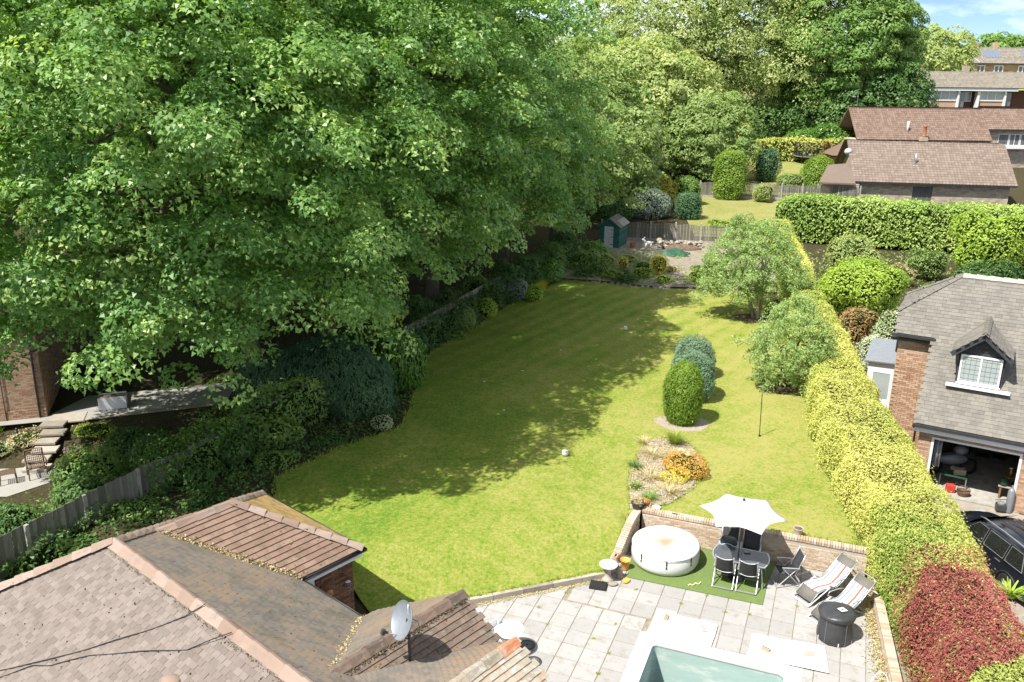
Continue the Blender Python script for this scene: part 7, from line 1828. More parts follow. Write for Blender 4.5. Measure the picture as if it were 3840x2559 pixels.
MB().lathe([(.02, 0), (.0, .03)], 8, (-1.06, -.04, .9)).build('knob', M['black'], do)
for s in (-1, 1):
    xo = 0 if s > 0 else -w_
    e = Vector((xo + s * .14, -.16, he - .06)); r_ = Vector((-w_ / 2, -.16, hr)); e2 = e + Vector((0, d_ + .32, 0)); r2_ = r_ + Vector((0, d_ + .32, 0)); dn_ = Vector((0, 0, -.035))
    MB().add([e, r_, r2_, e2, e + dn_, r_ + dn_, r2_ + dn_, e2 + dn_], [(0, 3, 2, 1) if s < 0 else (0, 1, 2, 3), (4, 5, 6, 7), (0, 4, 5, 1), (3, 7, 6, 2), (0, 4, 7, 3)]).build('roof', M['felt'], sh)
    MB().bar(e + Vector((0, -.01, -.05)), r_ + Vector((0, -.01, -.05)), .025, .10).build('bargeboard', M['shed_green'], sh)
MB().add([(.13, .6, he - .035), (-.35, .6, 2.03), (-.35, 2.5, 2.03), (.13, 2.5, he - .035), (.15, .6, he - .06), (.15, 2.5, he - .06)], [(0, 1, 2, 3), (0, 3, 5, 4)]).build('felt_patch', M['concrete'], sh)

# rockery edge stones
rk = thing('rockery_edge', 'row of mossy stones edging the raised bed at the far end of the lawn', 'rockery', (2.4, 55.6, .9), 0)
RP = np.array([(2.6, 55.9), (4.6, 55.3), (6.5, 54.55), (9.1, 53.65), (9.9, 53.5)]); RP2 = np.array([(10.9, 53.5), (12.6, 53.3), (14.2, 53.25)])
def stone_mesh(seed):
    rg = rng_(seed); mb = MB(); mb.sphere((0, 0, 0), 1, 8, 6); v = np.array(mb.v); v *= (1 + .22 * rg.normal(size=(len(v), 1))); mb.v = [tuple(p) for p in v]; me = mb.mesh('stone'); me.materials.append(M['stone']); return me
SM = [stone_mesh(i) for i in range(5)]
k = 0
for RPx in (RP, RP2):
    for i in range(len(RPx) - 1):
        a, b = RPx[i], RPx[i + 1]; m = int(np.linalg.norm(b - a) / .36)
        for j in range(m):
            p = a + (b - a) * (j + .5) / m - np.array([2.4, 55.6]); s = random.uniform(.14, .24)
            inst('stone', SM[k % 5], rk, loc=(p[0], p[1] + random.uniform(-.06, .06), .02), rot=(0, 0, random.uniform(0, 6)), scale=(s * 1.25, s, s * .8)); k += 1
# odds and ends by the shed
pot('plant_pot', 'terracotta pot standing beside the green shed', (9.04, 65.6, 1.12), .24, .40, 'terracotta', None)
gt = thing('goat_statue', 'white goat ornament standing on the rockery beside the far fence', 'statue', (10.15, 65.3, 1.12), R(190))
mb = MB(); mb.sphere((0, 0, .44), .18, 12, 8, sc=(1.75, .85, .85)); mb.tube([(.20, 0, .50), (.30, 0, .62), (.36, 0, .70)], [.11, .08, .07], 9); mb.sphere((.42, 0, .72), .08, 10, 7, sc=(1.5, .8, .9))
for x in (-.2, .19):
    for y in (-.09, .09): mb.tube([(x, y, .42), (x + .02, y, .22), (x, y, .0)], [.06, .035, .03], 7)
mb.tube([(-.30, 0, .48), (-.37, 0, .52), (-.40, 0, .46)], [.04, .035, .02], 6)
for y in (-.04, .04): mb.tube([(.38, y, .78), (.32, y * 1.6, .88), (.25, y * 2, .90)], [.02, .015, .006], 6); mb.sphere((.36, y * 2.3, .74), .035, 6, 5, sc=(.6, 1.3, .6))
mb.build('body', M['white'], gt, smooth=True)
tp = thing('tarpaulin', 'crumpled green tarpaulin heap on the rockery below the far fence', 'tarpaulin', (11.75, 63.3, 1.1), .1)
n = 22; vs = []; rg = rng_(9)
for i in range(n + 1):
    for j in range(n + 1):
        x, y = (i / n * 2 - 1) * 1.25, (j / n * 2 - 1) * .85; r = math.hypot(x / 1.25, y / .85)
        z = max(0, .42 * (1 - r * r)) + .05 * math.sin(6 * x + 3 * y) + .04 * math.sin(9 * y - 5 * x); vs.append((x, y, max(z, .012) + rg.uniform(0, .04)))
mb = MB(); mb.add(vs, [(i * (n + 1) + j, (i + 1) * (n + 1) + j, (i + 1) * (n + 1) + j + 1, i * (n + 1) + j + 1) for i in range(n) for j in range(n)]); mb.build('sheet', M['tarp'], tp)
cw = thing('stone_bin', 'low rough stone compost bin in front of the far fence', 'compost bin', (10.9, 64.6, 1.08), R(-8))
for k in range(3):
    for i in range(9): inst('stone', SM[(i + k) % 5], cw, loc=(.18 + .36 * i + random.uniform(-.1, .1), 1.6 + random.uniform(-.08, .08), .10 + .17 * k + random.uniform(-.05, .05)), rot=(0, random.uniform(-.4, .4), i * 1.7), scale=(random.uniform(.14, .24), .18, random.uniform(.09, .16)))
    for i in range(4): inst('stone', SM[(i * 2 + k) % 5], cw, loc=(0, .25 + .36 * i, .14 + .24 * k), rot=(0, 0, i * 2.1), scale=(.18, .20, .14))
mbh = MB(); mbh.sphere((1.7, .9, .05), 1, 14, 8, sc=(1.5, .65, .38)); mbh.build('heap', M['soil'], cw, smooth=True)
# flower bed with edging
BED = [(3.85, 24.98), (4.0, 26.9), (4.68, 29.3), (5.32, 30.4), (6.3, 30.55), (6.78, 29.4), (6.85, 28.1), (6.05, 26.4), (5.0, 25.3), (4.35, 24.9)]
fill_poly('flower_bed', BED, .25, lambda x, y: lawn_z(x, y) + .012 + .03 * np.abs(np.sin(x * 5) * np.cos(y * 4)), M['bed_soil'], kind='structure')
eg = thing('bed_edging', 'crumbling pale stone edging round the flower bed by the wall', 'edging', (BED[0][0], BED[0][1], .86), 0)
m_e = box_mesh('edging_stone', .30, .09, .10, M['stone'], .012); 
for i in list(range(0, 5)) + [6, 7]:
    a, b = np.array(BED[i]), np.array(BED[i + 1]); d = b - a; m = max(1, int(np.linalg.norm(d) / .33))
    for j in range(m):
        p = a + d * (j + .5) / m - np.array(BED[0])
        inst('edging_stone', m_e, eg, loc=(p[0], p[1], -.065 + random.uniform(-.03, .02)), rot=(random.uniform(-.05, .05), 0, math.atan2(d[1], d[0]) + random.uniform(-.08, .08)))
for i, (x, y, s, lab) in enumerate(((4.95, 25.95, .14, 'pale stone lying in the near end of the flower bed'), (6.35, 28.9, .16, 'large whitish stone at the right side of the flower bed'), (6.2, 29.25, .12, 'small whitish stone behind the larger one in the flower bed'), (5.25, 29.75, .17, 'dark grey rock at the far end of the flower bed'))):
    o = inst('garden_stone', SM[i], None, loc=(x, y, .92), scale=(s * 1.2, s, s * .7), rot=(0, 0, i)); 
    if i < 3: o.data = SM[i].copy(); o.data.materials.clear(); o.data.materials.append(M['white'] if i else M['concrete'])
    tagp(o, lab, 'stone', 'stones in the flower bed')
# pole and balls on the lawn
pl = thing('washing_pole', 'thin bare metal pole standing upright in the lawn', 'pole', (9.45, 30.88, .86), 0); MB().tube([(0, 0, -.1), (-.06, 0, 1.72)], .016, 7).build('pole', M['dark_metal'], pl); MB().lathe([(.045, 0), (.045, .05), (.02, .06)], 10).build('ground_socket', M['dark_metal'], pl)
for (x, y, lab) in ((1.95, 28.95, 'white and grey football lying on the sunny lawn'), (5.96, 44.5, 'white football lying on the shaded far lawn')):
    t = thing('football', lab, 'football', (x, y, float(lawn_z(x, y)) + .115), 0, 'footballs on the lawn'); MB().sphere((0, 0, 0), .125, 18, 12).build('ball', M['white'], t, smooth=True)
    mb = MB()
    for d in ((.2, -.7, .6), (-.8, -.3, .3), (.8, -.2, .5), (-.1, .3, .95)):
        v = Vector(d).normalized(); a = v.cross(Vector((0, 0, 1))).normalized(); b_ = v.cross(a); mb.add([v * .1265 + (a * math.cos(k * 1.2566) + b_ * math.sin(k * 1.2566)) * .036 for k in range(5)], [tuple(range(5))])
    mb.build('patches', M['galv'], t)
for i, (x, y) in enumerate(((.5, 38.0), (-1.2, 36.5), (2.4, 41.0), (-.3, 33.2))):
    t = tagp(inst('paper_scrap', None, None) if False else MB().obox((0, 0, .012), (.045, .01, 0), (-.01, .03, 0), (0, 0, .008)).build('paper_scrap', M['white']), ('tiny white scrap in the middle of the shaded lawn', 'tiny white scrap on the shaded lawn nearest the laurel bush', 'tiny white scrap on the shaded lawn farthest up the garden', 'tiny white scrap on the shaded lawn nearest the house')[i], 'litter', 'white scraps on the shaded lawn'); t.location = (x, y, float(lawn_z(x, y)) + .005); t.rotation_euler = (0, 0, i)
# trampoline
tr_ = thing('trampoline', 'netted trampoline standing in front of the far golden hedge', 'trampoline', (36.8, 111.2, float(hill(36.8, 111.2))), 0)
MB().lathe([(2.1, .85), (2.1, .92), (1.75, .92), (1.75, .85)], 28, cap=False).build('pad', mk('grey_pad', (.22, .26, .30), (.28, .32, .36), 4, .7), tr_); MB().lathe([(1.76, .88), (0, .87)], 28, cap=False).build('mat', M['black'], tr_)
for k in range(8):
    a = 2 * math.pi * k / 8; c_, s_ = math.cos(a), math.sin(a); MB().tube([(2.15 * c_, 2.15 * s_, 0), (2.15 * c_, 2.15 * s_, 2.2), (1.95 * c_, 1.95 * s_, 2.65)], .035, 6).build('upright', M['black'], tr_)
mb = MB()
for k in range(120):
    a = 2 * math.pi * k / 120; mb.bar((1.98 * math.cos(a), 1.98 * math.sin(a), .92), (1.98 * math.cos(a), 1.98 * math.sin(a), 2.6), .035, .012)
for k in range(14):
    z = .95 + .12 * k; mb.tube([(1.98 * math.cos(a), 1.98 * math.sin(a), z) for a in np.linspace(0, 6.283, 33)], .011, 4, caps=False)
mb.build('net', M['black'], tr_)
su = thing('summerhouse', 'low shed with red pantile hipped roof beside the trampoline', 'shed', (40.2, 108.0, float(hill(40, 108))), 0); MB().box(-2.2, 2.2, -1.6, 1.6, 0, 1.6).build('walls', M['brick_brown'], su); MB().add([(-2.6, -2, 1.5), (2.6, -2, 1.5), (2.6, 2, 1.5), (-2.6, 2, 1.5), (-.8, 0, 2.9), (.8, 0, 2.9)], [(0, 1, 5, 4), (1, 2, 5), (2, 3, 4, 5), (3, 0, 4)]).build('roof', M['tile_far'], su)
# ------------------------------------------------------------------ trees
SYG = 'sycamores along the left boundary'
def syc(label, loc, envs, seed, ncl=230, nl=620, size=.165, clump=1.75, tr=.42, limbs=34, inner=.34, mat='sycamore'):
    return tree('sycamore_tree', label, loc, envs, clump, ncl, nl, size, G[mat], 'bark', tr, seed, flat=.6, up=.5, hang=.28, droop=.15, group=SYG, inner=inner, asp=.85, limbs=limbs, trunk_top=.62, tint_w=.5, updir=.9, dmin=.9, lo=.66, sub=6, nj=.42)
syc('nearest sycamore with big bright leaf tiers hanging over the left fence', (-10.6, 35.2, -.1), [(-1.4, -4.6, 11.6, 8.6, 8.6, 8.6), (-4.2, -5.7, 9.2, 5.6, 5.5, 5.6), (1.5, -2.2, 9.4, 5.5, 5.5, 6.0), (-2.6, -7.6, 10.6, 6.0, 6.4, 6.2)], 101, 300, 860, .125, 1.6)
syc('large sycamore whose low boughs reach over the shaded lawn', (-8.6, 39.5, .2), [(.9, -.6, 12.4, 8.4, 7.6, 8.4), (3.0, -3.0, 9.4, 4.8, 4.4, 5.0), (-3.0, 1.0, 8.8, 5.5, 5.5, 6.5)], 102, 230, 860, .14)
syc('third sycamore along the boundary, crown dark towards the lawn', (-4.6, 48.5, .4), [(.8, -.3, 12.2, 7.0, 6.8, 8.2), (2.8, -1.5, 9.0, 4.4, 4.4, 4.6)], 103, 190, 760, .15)
syc('fourth sycamore along the boundary, near the green shed', (-.6, 58.0, .6), [(-3.0, 0, 12.2, 5.4, 6.0, 8.6), (1.6, -1.0, 8.2, 4.0, 4.0, 4.8)], 104, 170, 700, .155)
syc('sycamore at the left edge above the orange brick house', (-25.0, 42.0, -.1), [(0, 0, 12.2, 8.2, 8.0, 9.6), (1.5, -2, 9.4, 6.0, 5.0, 5.8)], 105, 180, 420, .21)
syc('tall sycamore rising behind the two nearest ones', (-15.5, 48.0, .2), [(0, 0, 13.5, 8.0, 8.0, 10.5)], 106, 150, 330, .27, 2.0)
syc('tall sycamore behind the third and fourth ones', (-8.5, 62.0, .5), [(0, 0, 13.8, 8.4, 8.0, 10.5)], 107, 150, 300, .29, 2.1)
syc('farthest sycamore on the left, mostly hidden', (-26, 54.0, .3), [(0, 0, 14, 9.5, 9, 11)], 108, 130, 230, .36, 2.3)
syc('sycamore beyond the shed with paler yellow-green leaves', (3.2, 68.5, .8), [(-.6, 0, 9.0, 4.4, 4.6, 6.6), (1.8, -1, 6.6, 3.4, 3.6, 4.2)], 109, 130, 420, .21, mat='paleleaf')
BG = 'trees in the gardens behind'
def far_tree(name, label, loc, envs, seed, mat='greenery', ncl=200, nl=240, size=.34, clump=1.7, tr=.4, hang=.3, flat=.6, asp=.7, **kw):
    return tree(name, label, (loc[0], loc[1], float(hill(loc[0], loc[1])) - .2), envs, clump, ncl, nl, size, G[mat], 'bark', tr, seed, flat=flat, hang=hang, group=BG, asp=asp, **kw)
far_tree('maple_tree', 'bright yellow-green tree left of the weeping beech', (6.2, 82.0), [(0, 0, 7.4, 5.6, 5.5, 6.0), (2.5, -1, 6.0, 4, 4, 4.8)], 111, 'paleleaf')
far_tree('ash_tree', 'olive green tree behind the pinkish weeping tree', (14.5, 104.0), [(0, 0, 7.4, 8.0, 7, 6.8)], 112, 'beech', 220, 240, .36)
far_tree('beech_tree', 'huge olive weeping beech filling the top middle of the view', (27.0, 129.0), [(0, 0, 13.5, 16.5, 10.0, 14.0), (9, -4, 10.0, 7.5, 7.0, 8.0), (-8, -3, 11, 7, 7, 9)], 113, 'beech', 420, 330, .36, 2.3, .8, hang=1.0, flat=.6, asp=.5, limbs=50, up=.5)
far_tree('beech_tree', 'second tall tree left of the huge weeping beech', (8.5, 116.0), [(0, 0, 7.2, 9.5, 8.0, 6.6)], 114, 'beech', 230, 230, .42, 2.0, .5, hang=.6)
far_tree('sycamore_tree', 'dark sycamore at the right end of the back trees, against the sky', (44.0, 124.0), [(0, 0, 12.5, 8.5, 8.0, 10.5), (3.5, 0, 13.5, 4.8, 5, 5.5)], 115, 'greenery', 280, 280, .36, 1.8, .6)
far_tree('evergreen_tree', 'dark ivy-clad evergreen beside the white terrace', (49.0, 119.0), [(0, 0, 5.5, 5.0, 4.5, 5.5), (-4.5, 0, 4.5, 4, 4, 4.5)], 116, 'ivy', 200, 130, .34, 1.4)
far_tree('birch_tree', 'grey-green tree standing above the terrace roof', (66.5, 149.0), [(0, 0, 5.5, 5.5, 5.5, 5.5), (3.5, 0, 6.4, 3.0, 3.4, 4.4)], 117, 'beech', 170, 110, .45, 1.6)
far_tree('elder_tree', 'rounded light green tree with dead twigs beside the columnar conifer', (20.6, 98.5), [(0, 0, 4.4, 5.0, 4.5, 4.6), (1.5, 0, 6.2, 3.5, 3.2, 3.2)], 118, 'paleleaf', 220, 220, .24, 1.2, .25)
far_tree('weeping_tree', 'small weeping tree with purplish drooping sprays near the pink roof', (10.6, 90.0), [(0, 0, 4.8, 3.6, 3.4, 4.0)], 119, 'purple', 150, 120, .22, 1.0, .2, hang=1.3, flat=.8, asp=.4)
for i, (x, y, r, h_) in enumerate(((112, 236, 8, 4.5), (134, 262, 5, 7), (141, 265, 6, 6.2), (148, 266, 5, 6.5), (98, 232, 8, 4), (178, 280, 9, 4))):
    far_tree('skyline_tree', ('rounded dark tree on the skyline left of the ridge roofs', 'first of the round trees on the skyline above the solar panels', 'second of the round trees on the skyline above the solar panels', 'third of the round trees on the skyline above the solar panels', 'low tree on the skyline beside the grey-green one', 'skyline tree at the right edge above the ridge roofs')[i], (x, y), [(0, 0, h_ * .55, r, r * .8, h_ * .55)], 130 + i, 'greenery', 60, 60, 1.0, 2.2, .3, limbs=6)
# backdrop woods behind the left trees and beyond the ridge: reads as one mass
rg = rng_(77); k = 420
C = np.stack([rg.uniform(-80, -6, k), rg.uniform(74, 120, k), rg.uniform(2, 23, k)], 1); O = unit(rg.normal(size=(k, 3)) * np.array([1, .5, .5]) + np.array([0, -1, .5]))
V, ti = clump_leaves(rg, C, O, 3.2, 110, .6, .7, .5, .7, .5, .3)
tagp(link_mesh('wood', quads_mesh('wood', V, ti), G['greenery']), 'dense leafy wood filling the gaps far behind the sycamores', 'wood', kind='stuff')
rg = rng_(78); k = 150
C = np.stack([rg.uniform(20, 62, k), rg.uniform(136, 146, k), rg.uniform(8, 22, k)], 1); C[:, 2] = np.where(C[:, 0] > 50, np.minimum(C[:, 2], 12), C[:, 2]); O = unit(rg.normal(size=(k, 3)) * .6 + np.array([0, -1, .5]))
V, ti = clump_leaves(rg, C, O, 2.4, 100, .5, .7, .5, .7, .5, .3)
tagp(link_mesh('wood', quads_mesh('wood', V, ti), G['ivy']), 'dark mass of trees behind the weeping beech', 'wood', kind='stuff')
rg = rng_(79); k = 260
C = np.stack([rg.uniform(60, 330, k), rg.uniform(285, 320, k), rg.uniform(12, 15.5, k)], 1); O = unit(rg.normal(size=(k, 3)) * .6 + np.array([0, -1, .6]))
V, ti = clump_leaves(rg, C, O, 5, 60, 1.4, .6, .5, .7, .5, .2)
tagp(link_mesh('wood', quads_mesh('wood', V, ti), G['greenery']), 'far line of trees along the skyline', 'wood', kind='stuff')

# apple trees on the lawn
tree('apple_tree', 'pale-leaved apple tree with forked trunk at the far right of the lawn', (13.55, 47.0, .9), [(-.3, .9, 2.8, 2.2, 2.1, 2.1), (-1.5, .4, 2.2, 1.5, 1.4, 1.6), (.9, .5, 2.2, 1.4, 1.4, 1.6), (-.9, 1.2, 4.0, 1.1, 1.0, 1.3), (.5, 1.4, 3.9, 1.0, 1.0, 1.2)], .60, 200, 400, .10, G['apple'], 'bark_pale', .16, 141, sub=6, nj=.5, flat=1.0, hang=.1, asp=.5, limbs=26, trunks=3, trunk_top=.45, inner=.5, updir=.6, tint_w=.35, bottom=-.5)
tree('apple_tree', 'smaller bushy apple tree beside the golden hedge, with one stray branch', (11.9, 36.2, .86), [(.15, 0, 1.75, 1.45, 1.3, 1.75), (.3, .4, 2.9, .8, .8, .9)], .46, 190, 260, .085, G['apple'], 'bark', .09, 142, sub=5, nj=.5, flat=1.0, hang=.1, asp=.5, limbs=20, trunks=2, trunk_top=.5, inner=.5, bottom=-.8)
t = thing('stray_branch', 'long stray leafy branch reaching out from the smaller apple tree', 'branch', (11.3, 36.5, 2.2), 0)
MB().tube([(0, 0, 0), (-.7, -.1, .45), (-1.5, -.1, .75)], [.018, .012, .006], 5).build('stem', M['bark'], t); rg = rng_(5); P = np.array([(-1.5, -.1, .75)]) + rg.normal(size=(60, 3)) * .13; link_mesh('leaves', quads_mesh('leaves', leaf_quads(rg, P, rg.normal(size=P.shape) + np.array([0, 0, .8]), np.full(60, .1)), rg.uniform(0, 1, 60)), G['apple'], t)

# ------------------------------------------------------------------ hedges
HP = [(8.8, 10.5, .95, -.1, 2.25), (9.75, 13.5, .98, -.1, 2.35), (10.72, 17.0, 1.0, 0, 2.45), (11.32, 20.5, 1.06, .2, 2.5), (11.78, 25.0, 1.22, .5, 2.55), (12.55, 30.0, 1.28, .8, 2.6), (13.75, 35.4, 1.05, .85, 2.6), (15.9, 45.8, .9, .9, 2.75), (18.75, 58.9, .85, .95, 2.85), (21.0, 69.0, .8, 1.0, 2.8)]
def hedge_mix(Wp, rg):
    n = len(Wp); x, y = Wp[:, 0], Wp[:, 1]
    nz = snoise(Wp, .9, 5) * .9 + snoise(Wp, 2.6, 6) * .5
    red = (y > 14.8) & (y < 18.9 + .45 * nz + .12 * (x - 9.5)) & (y + nz * .45 > 15.0 + .55 * (x - 9.2))
    edge = (np.abs(y - (19.1 + .12 * (x - 9.5))) < .9) & (rg.uniform(0, 1, n) < .28)
    idx = np.zeros(n, int)
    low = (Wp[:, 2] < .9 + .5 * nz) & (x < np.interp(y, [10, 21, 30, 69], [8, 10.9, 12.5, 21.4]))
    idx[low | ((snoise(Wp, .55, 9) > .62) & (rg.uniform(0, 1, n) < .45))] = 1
    idx[red | edge] = 2
    mixq = rg.uniform(0, 1, n)
    idx[(red) & (mixq < .04 + .16 * (nz > .45))] = 1
    idx[(red) & (mixq > .95 - .15 * (nz < -.3))] = 0
    return idx
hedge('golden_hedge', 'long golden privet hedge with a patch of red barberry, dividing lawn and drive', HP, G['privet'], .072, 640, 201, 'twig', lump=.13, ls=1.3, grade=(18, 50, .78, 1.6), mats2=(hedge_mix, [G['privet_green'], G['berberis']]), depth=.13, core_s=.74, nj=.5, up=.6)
tuft('fern', 'bright green fern sprouting from the far side of the red hedge', (12.1, 18.5, 2.1), 60, .42, .45, G['brightgreen'], 203, .08, base=.15)
hedge('conifer_hedge', 'tall clipped conifer hedge below the pale brick bungalow', [(21.2, 71.0, 1.2, 1.2, 4.0), (23.5, 70.2, 1.5, 1.2, 4.7), (26, 69.2, 1.5, 1.2, 4.5), (31, 67.8, 1.6, 1.2, 4.55), (40, 65.5, 1.6, 1.2, 4.6), (48, 63.5, 1.6, 1.2, 4.6)], G['leyland'], .20, 75, 204, 'twig_green', lump=.22, ls=.7, depth=.2, core_s=.72, nj=.7)
hedge('far_golden_hedge', 'clipped golden hedge across the hill behind the trampoline', [(24.5, 113.2, 1.0, 2.9, 5.6), (33, 113.2, 1.1, 2.95, 5.8), (43, 112.6, 1.1, 2.95, 5.9), (46, 112.4, 1.1, 2.95, 5.8)], G['privet'], .26, 40, 205, 'twig_green', lump=.2, ls=.8, depth=.2, core_s=.72)
hedge('ivy_hedge', 'tangle of ivy and shrubs over the left fence nearest the house', [(-14.9, 19.6, .5, 0, 1.0), (-13.4, 22.6, .55, 0, 1.25), (-12.2, 25.6, .5, 0, 1.5)], G['ivy'], .11, 150, 206, 'twig_green', lump=.35, ls=1.3, depth=.2, core_s=.6, faces=(.6, 1, .6))

# ------------------------------------------------------------------ shrubs and conifers
E_ = lambda rx, ry, h, z=None: [(0, 0, (h * .5 if z is None else z), rx, ry, h * .5 if z is None else h - z)]
rgs = random.Random(4)
sp = shrub('clipped_spruce', 'bright green egg-shaped clipped conifer on the lawn', (6.72, 32.2, .86), [(0, 0, 1.10, .80, .80, 1.42)], 15000, .085, G['spruce'], 301, lump=.05, ls=3, asp=.28, tdir='down', up=.1, cat='conifer', core_s=.92, depth=.08, tint_patch=.2, nj=.55)
shrub('blue_juniper', 'blue-green rounded juniper right behind the egg-shaped conifer', (7.62, 34.9, .86), [(0, 0, .92, .92, .92, 1.05)], 14000, .065, G['juniper'], 302, lump=.10, ls=3.2, asp=.4, cat='conifer', core_s=.90, depth=.06, nj=.6, power=2.4)
shrub('blue_juniper', 'blue-green round juniper with a bare brown patch on top, farthest of the three', (8.22, 37.6, .86), [(0, 0, .85, .90, .90, .98)], 12000, .065, G['juniper'], 303, lump=.10, ls=3.6, asp=.4, cat='conifer', core_s=.86, core='twig', depth=.10, nj=.6, power=2.3)
shrub('laurel_bush', 'glossy rounded laurel bush at the left edge of the lawn', (-4.75, 35.6, .8), [(0, 0, 1.25, 1.05, 1.05, 1.45)], 2800, .24, G['laurel'], 304, lump=.08, asp=.26, tdir='down', cat='shrub', core_s=.85, droop=.3, tj=.45)
shrub('weeping_conifer', 'broad dark weeping conifer sprawling beneath the sycamores', (-7.6, 34.0, .6), [(0, 0, 1.2, 2.9, 2.0, 1.75), (1.5, -.6, .9, 1.7, 1.4, 1.3), (-1.8, -.3, 1.0, 1.8, 1.5, 1.5)], 22000, .15, G['darkconifer'], 305, lump=.30, ls=1.6, asp=.25, tdir='down', cat='conifer', core_s=.78, depth=.25, droop=.5)
shrub('privet_ball', 'clipped ball-shaped shrub in the left border', (-2.6, 44.3, .85), [(0, 0, .68, .72, .72, .70)], 3800, .09, G['paleleaf'], 306, lump=.03, cat='shrub')
shrub('euonymus', 'loose bright-leaved shrub beside the clipped ball', (-1.5, 46.6, .85), [(0, 0, .55, .62, .55, .58)], 1500, .11, G['brightgreen'], 307, lump=.08)
shrub('grey_shrub', 'silvery grey flowering shrub in the left border', (.15, 50.6, .9), [(0, 0, .65, .88, .8, .72)], 3400, .10, G['grayleaf'], 308, lump=.09)
shrub('yellow_green_shrub', 'yellow-green leafy shrub right of the silvery one', (1.2, 50.5, .9), [(0, 0, .45, .55, .5, .50)], 1300, .10, G['brightgreen'], 309, lump=.08)
shrub('laurel_bush', 'dense green bush at the corner where lawn meets rockery', (2.35, 55.0, .95), [(0, 0, .70, .95, .85, .78)], 2600, .13, G['laurel'], 310, lump=.08)
tuft('crocosmia', 'clump of orange-tipped strappy leaves in the left border corner', (1.75, 52.8, .92), 260, 1.0, .6, G['goldleaf'], 311, .03, base=.3)
shrub('variegated_shrub', 'small cream variegated shrub at the left lawn edge', (-4.95, 31.2, .8), [(0, 0, .28, .44, .40, .30)], 1100, .065, G['variegated'], 312, lump=.04)
LB_ = 'shrubs filling the left border'
ORD = ['%s shrub' % q for q in 'first second third fourth fifth sixth seventh eighth ninth tenth eleventh twelfth thirteenth fourteenth fifteenth sixteenth seventeenth eighteenth nineteenth twentieth twenty-first twenty-second twenty-third twenty-fourth twenty-fifth twenty-sixth twenty-seventh'.split()]
for i, (x, y, rx, h_, mt, sz) in enumerate(sorted(((-9.9, 28.4, 1.1, 1.5, 'ivy', .14), (-8.9, 29.8, 1.2, 1.2, 'greenery', .13), (-10.6, 26.6, .9, 1.1, 'ivy', .13), (-11.6, 24.6, .9, 1.0, 'greenery', .12), (-12.6, 22.8, .9, .9, 'ivy', .12), (-8.3, 28.2, .8, .6, 'greenery', .10), (-9.8, 25.2, .9, .8, 'ivy', .11), (-10.8, 23.2, .9, .9, 'greenery', .12), (-11.8, 21.0, 1.0, 1.1, 'brightgreen', .12), (-6.6, 30.0, .6, .35, 'ivy', .09), (-5.4, 38.4, 1.0, 1.6, 'ivy', .13), (-4.7, 40.6, .8, 1.3, 'darkconifer', .12), (-3.2, 45.8, .8, 1.9, 'ivy', .13), (-2.0, 48.4, 1.0, 2.2, 'greenery', .14), (-.6, 51.6, .9, 2.3, 'ivy', .14), (1.0, 53.6, 1.0, 2.2, 'ivy', .14), (2.6, 57.4, 1.1, 2.4, 'greenery', .15), (3.6, 60.0, 1.2, 2.6, 'ivy', .15), (-6.4, 37.0, 1.2, 2.4, 'ivy', .15), (-4.4, 43.2, .9, 2.2, 'ivy', .14), (-1.0, 49.0, .5, .5, 'greenery', .09), (-2.9, 43.0, .5, .4, 'greenery', .09), (4.9, 58.6, 1.3, 1.5, 'greenery', .13), (5.7, 61.5, 1.2, 1.7, 'greenery', .14), (-8.6, 31.6, .9, 1.4, 'ivy', .13), (-13.6, 19.6, 1.0, 1.3, 'paleleaf', .13), (-9.3, 27.0, .6, .5, 'brightgreen', .09)), key=lambda q: q[1])):
    lab = '%s counted from the house end of the shaded left border, %s' % (ORD[i], {'ivy': 'dark and ivy-leaved', 'greenery': 'mid green', 'brightgreen': 'bright green', 'darkconifer': 'dark and needled', 'paleleaf': 'pale green'}[mt])
    zz = float(.05 + .75 * sstep(22, 32, y))
    shrub('border_shrub', lab, (x, y, zz), lobes(rx, rx * .9, h_ * 1.05, i), int(1500 * rx * max(h_, .8)), sz, G[mt], 330 + i, lump=.16, ls=2.2, group=LB_, core_s=.75, depth=.2)
LN = 'plants on the bank behind the left fence'
for i, (x, y, rx, h_, mt, lab) in enumerate(((-19.4, 32.6, .9, .35, 'straw', 'dry grassy plant left of the stone steps'), (-20.6, 31.8, .9, .6, 'variegated', 'pale feathery plant on the bank at the left edge'), (-21.4, 33.0, .7, .4, 'brightgreen', 'low yellow-green plant below the house terrace'), (-16.9, 33.0, .9, .45, 'brightgreen', 'yellow-green plant right of the stone steps'), (-15.9, 32.3, .8, .4, 'straw', 'dry low plant on the bank right of the steps'), (-17.4, 32.0, .4, .35, 'pinkfl', 'pink flowering cushion beside the middle steps'), (-15.3, 33.0, .35, .3, 'pinkfl', 'second pink flowering cushion farther right on the bank'), (-16.6, 30.9, .7, .5, 'goldleaf', 'golden low shrub at the foot of the steps'), (-14.6, 31.3, 1.2, 1.6, 'ivy', 'dark shrub on the bank under the nearest sycamore'), (-15.1, 28.6, 1.3, 1.9, 'greenery', 'shrub leaning on the back of the left fence'), (-14.2, 26.6, 1.2, 1.9, 'ivy', 'dark shrub behind the left fence, middle one'), (-15.6, 24.6, 1.2, 1.8, 'ivy', 'dark shrub behind the left fence near the left edge'), (-12.9, 29.4, 1.2, 2.0, 'ivy', 'dark shrub behind the fence nearest the lawn'))):
    shrub('bank_plant', lab, (x, y, float(terrain_z(x, y))), [(0, 0, h_ * .5, rx, rx * .8, h_ * .55)], int(1300 * rx * max(h_, .7)), .12 if h_ > 1 else .08, G[mt], 370 + i, lump=.14, ls=2.4, cat='plant', group=LN, core_s=.72, depth=.15)
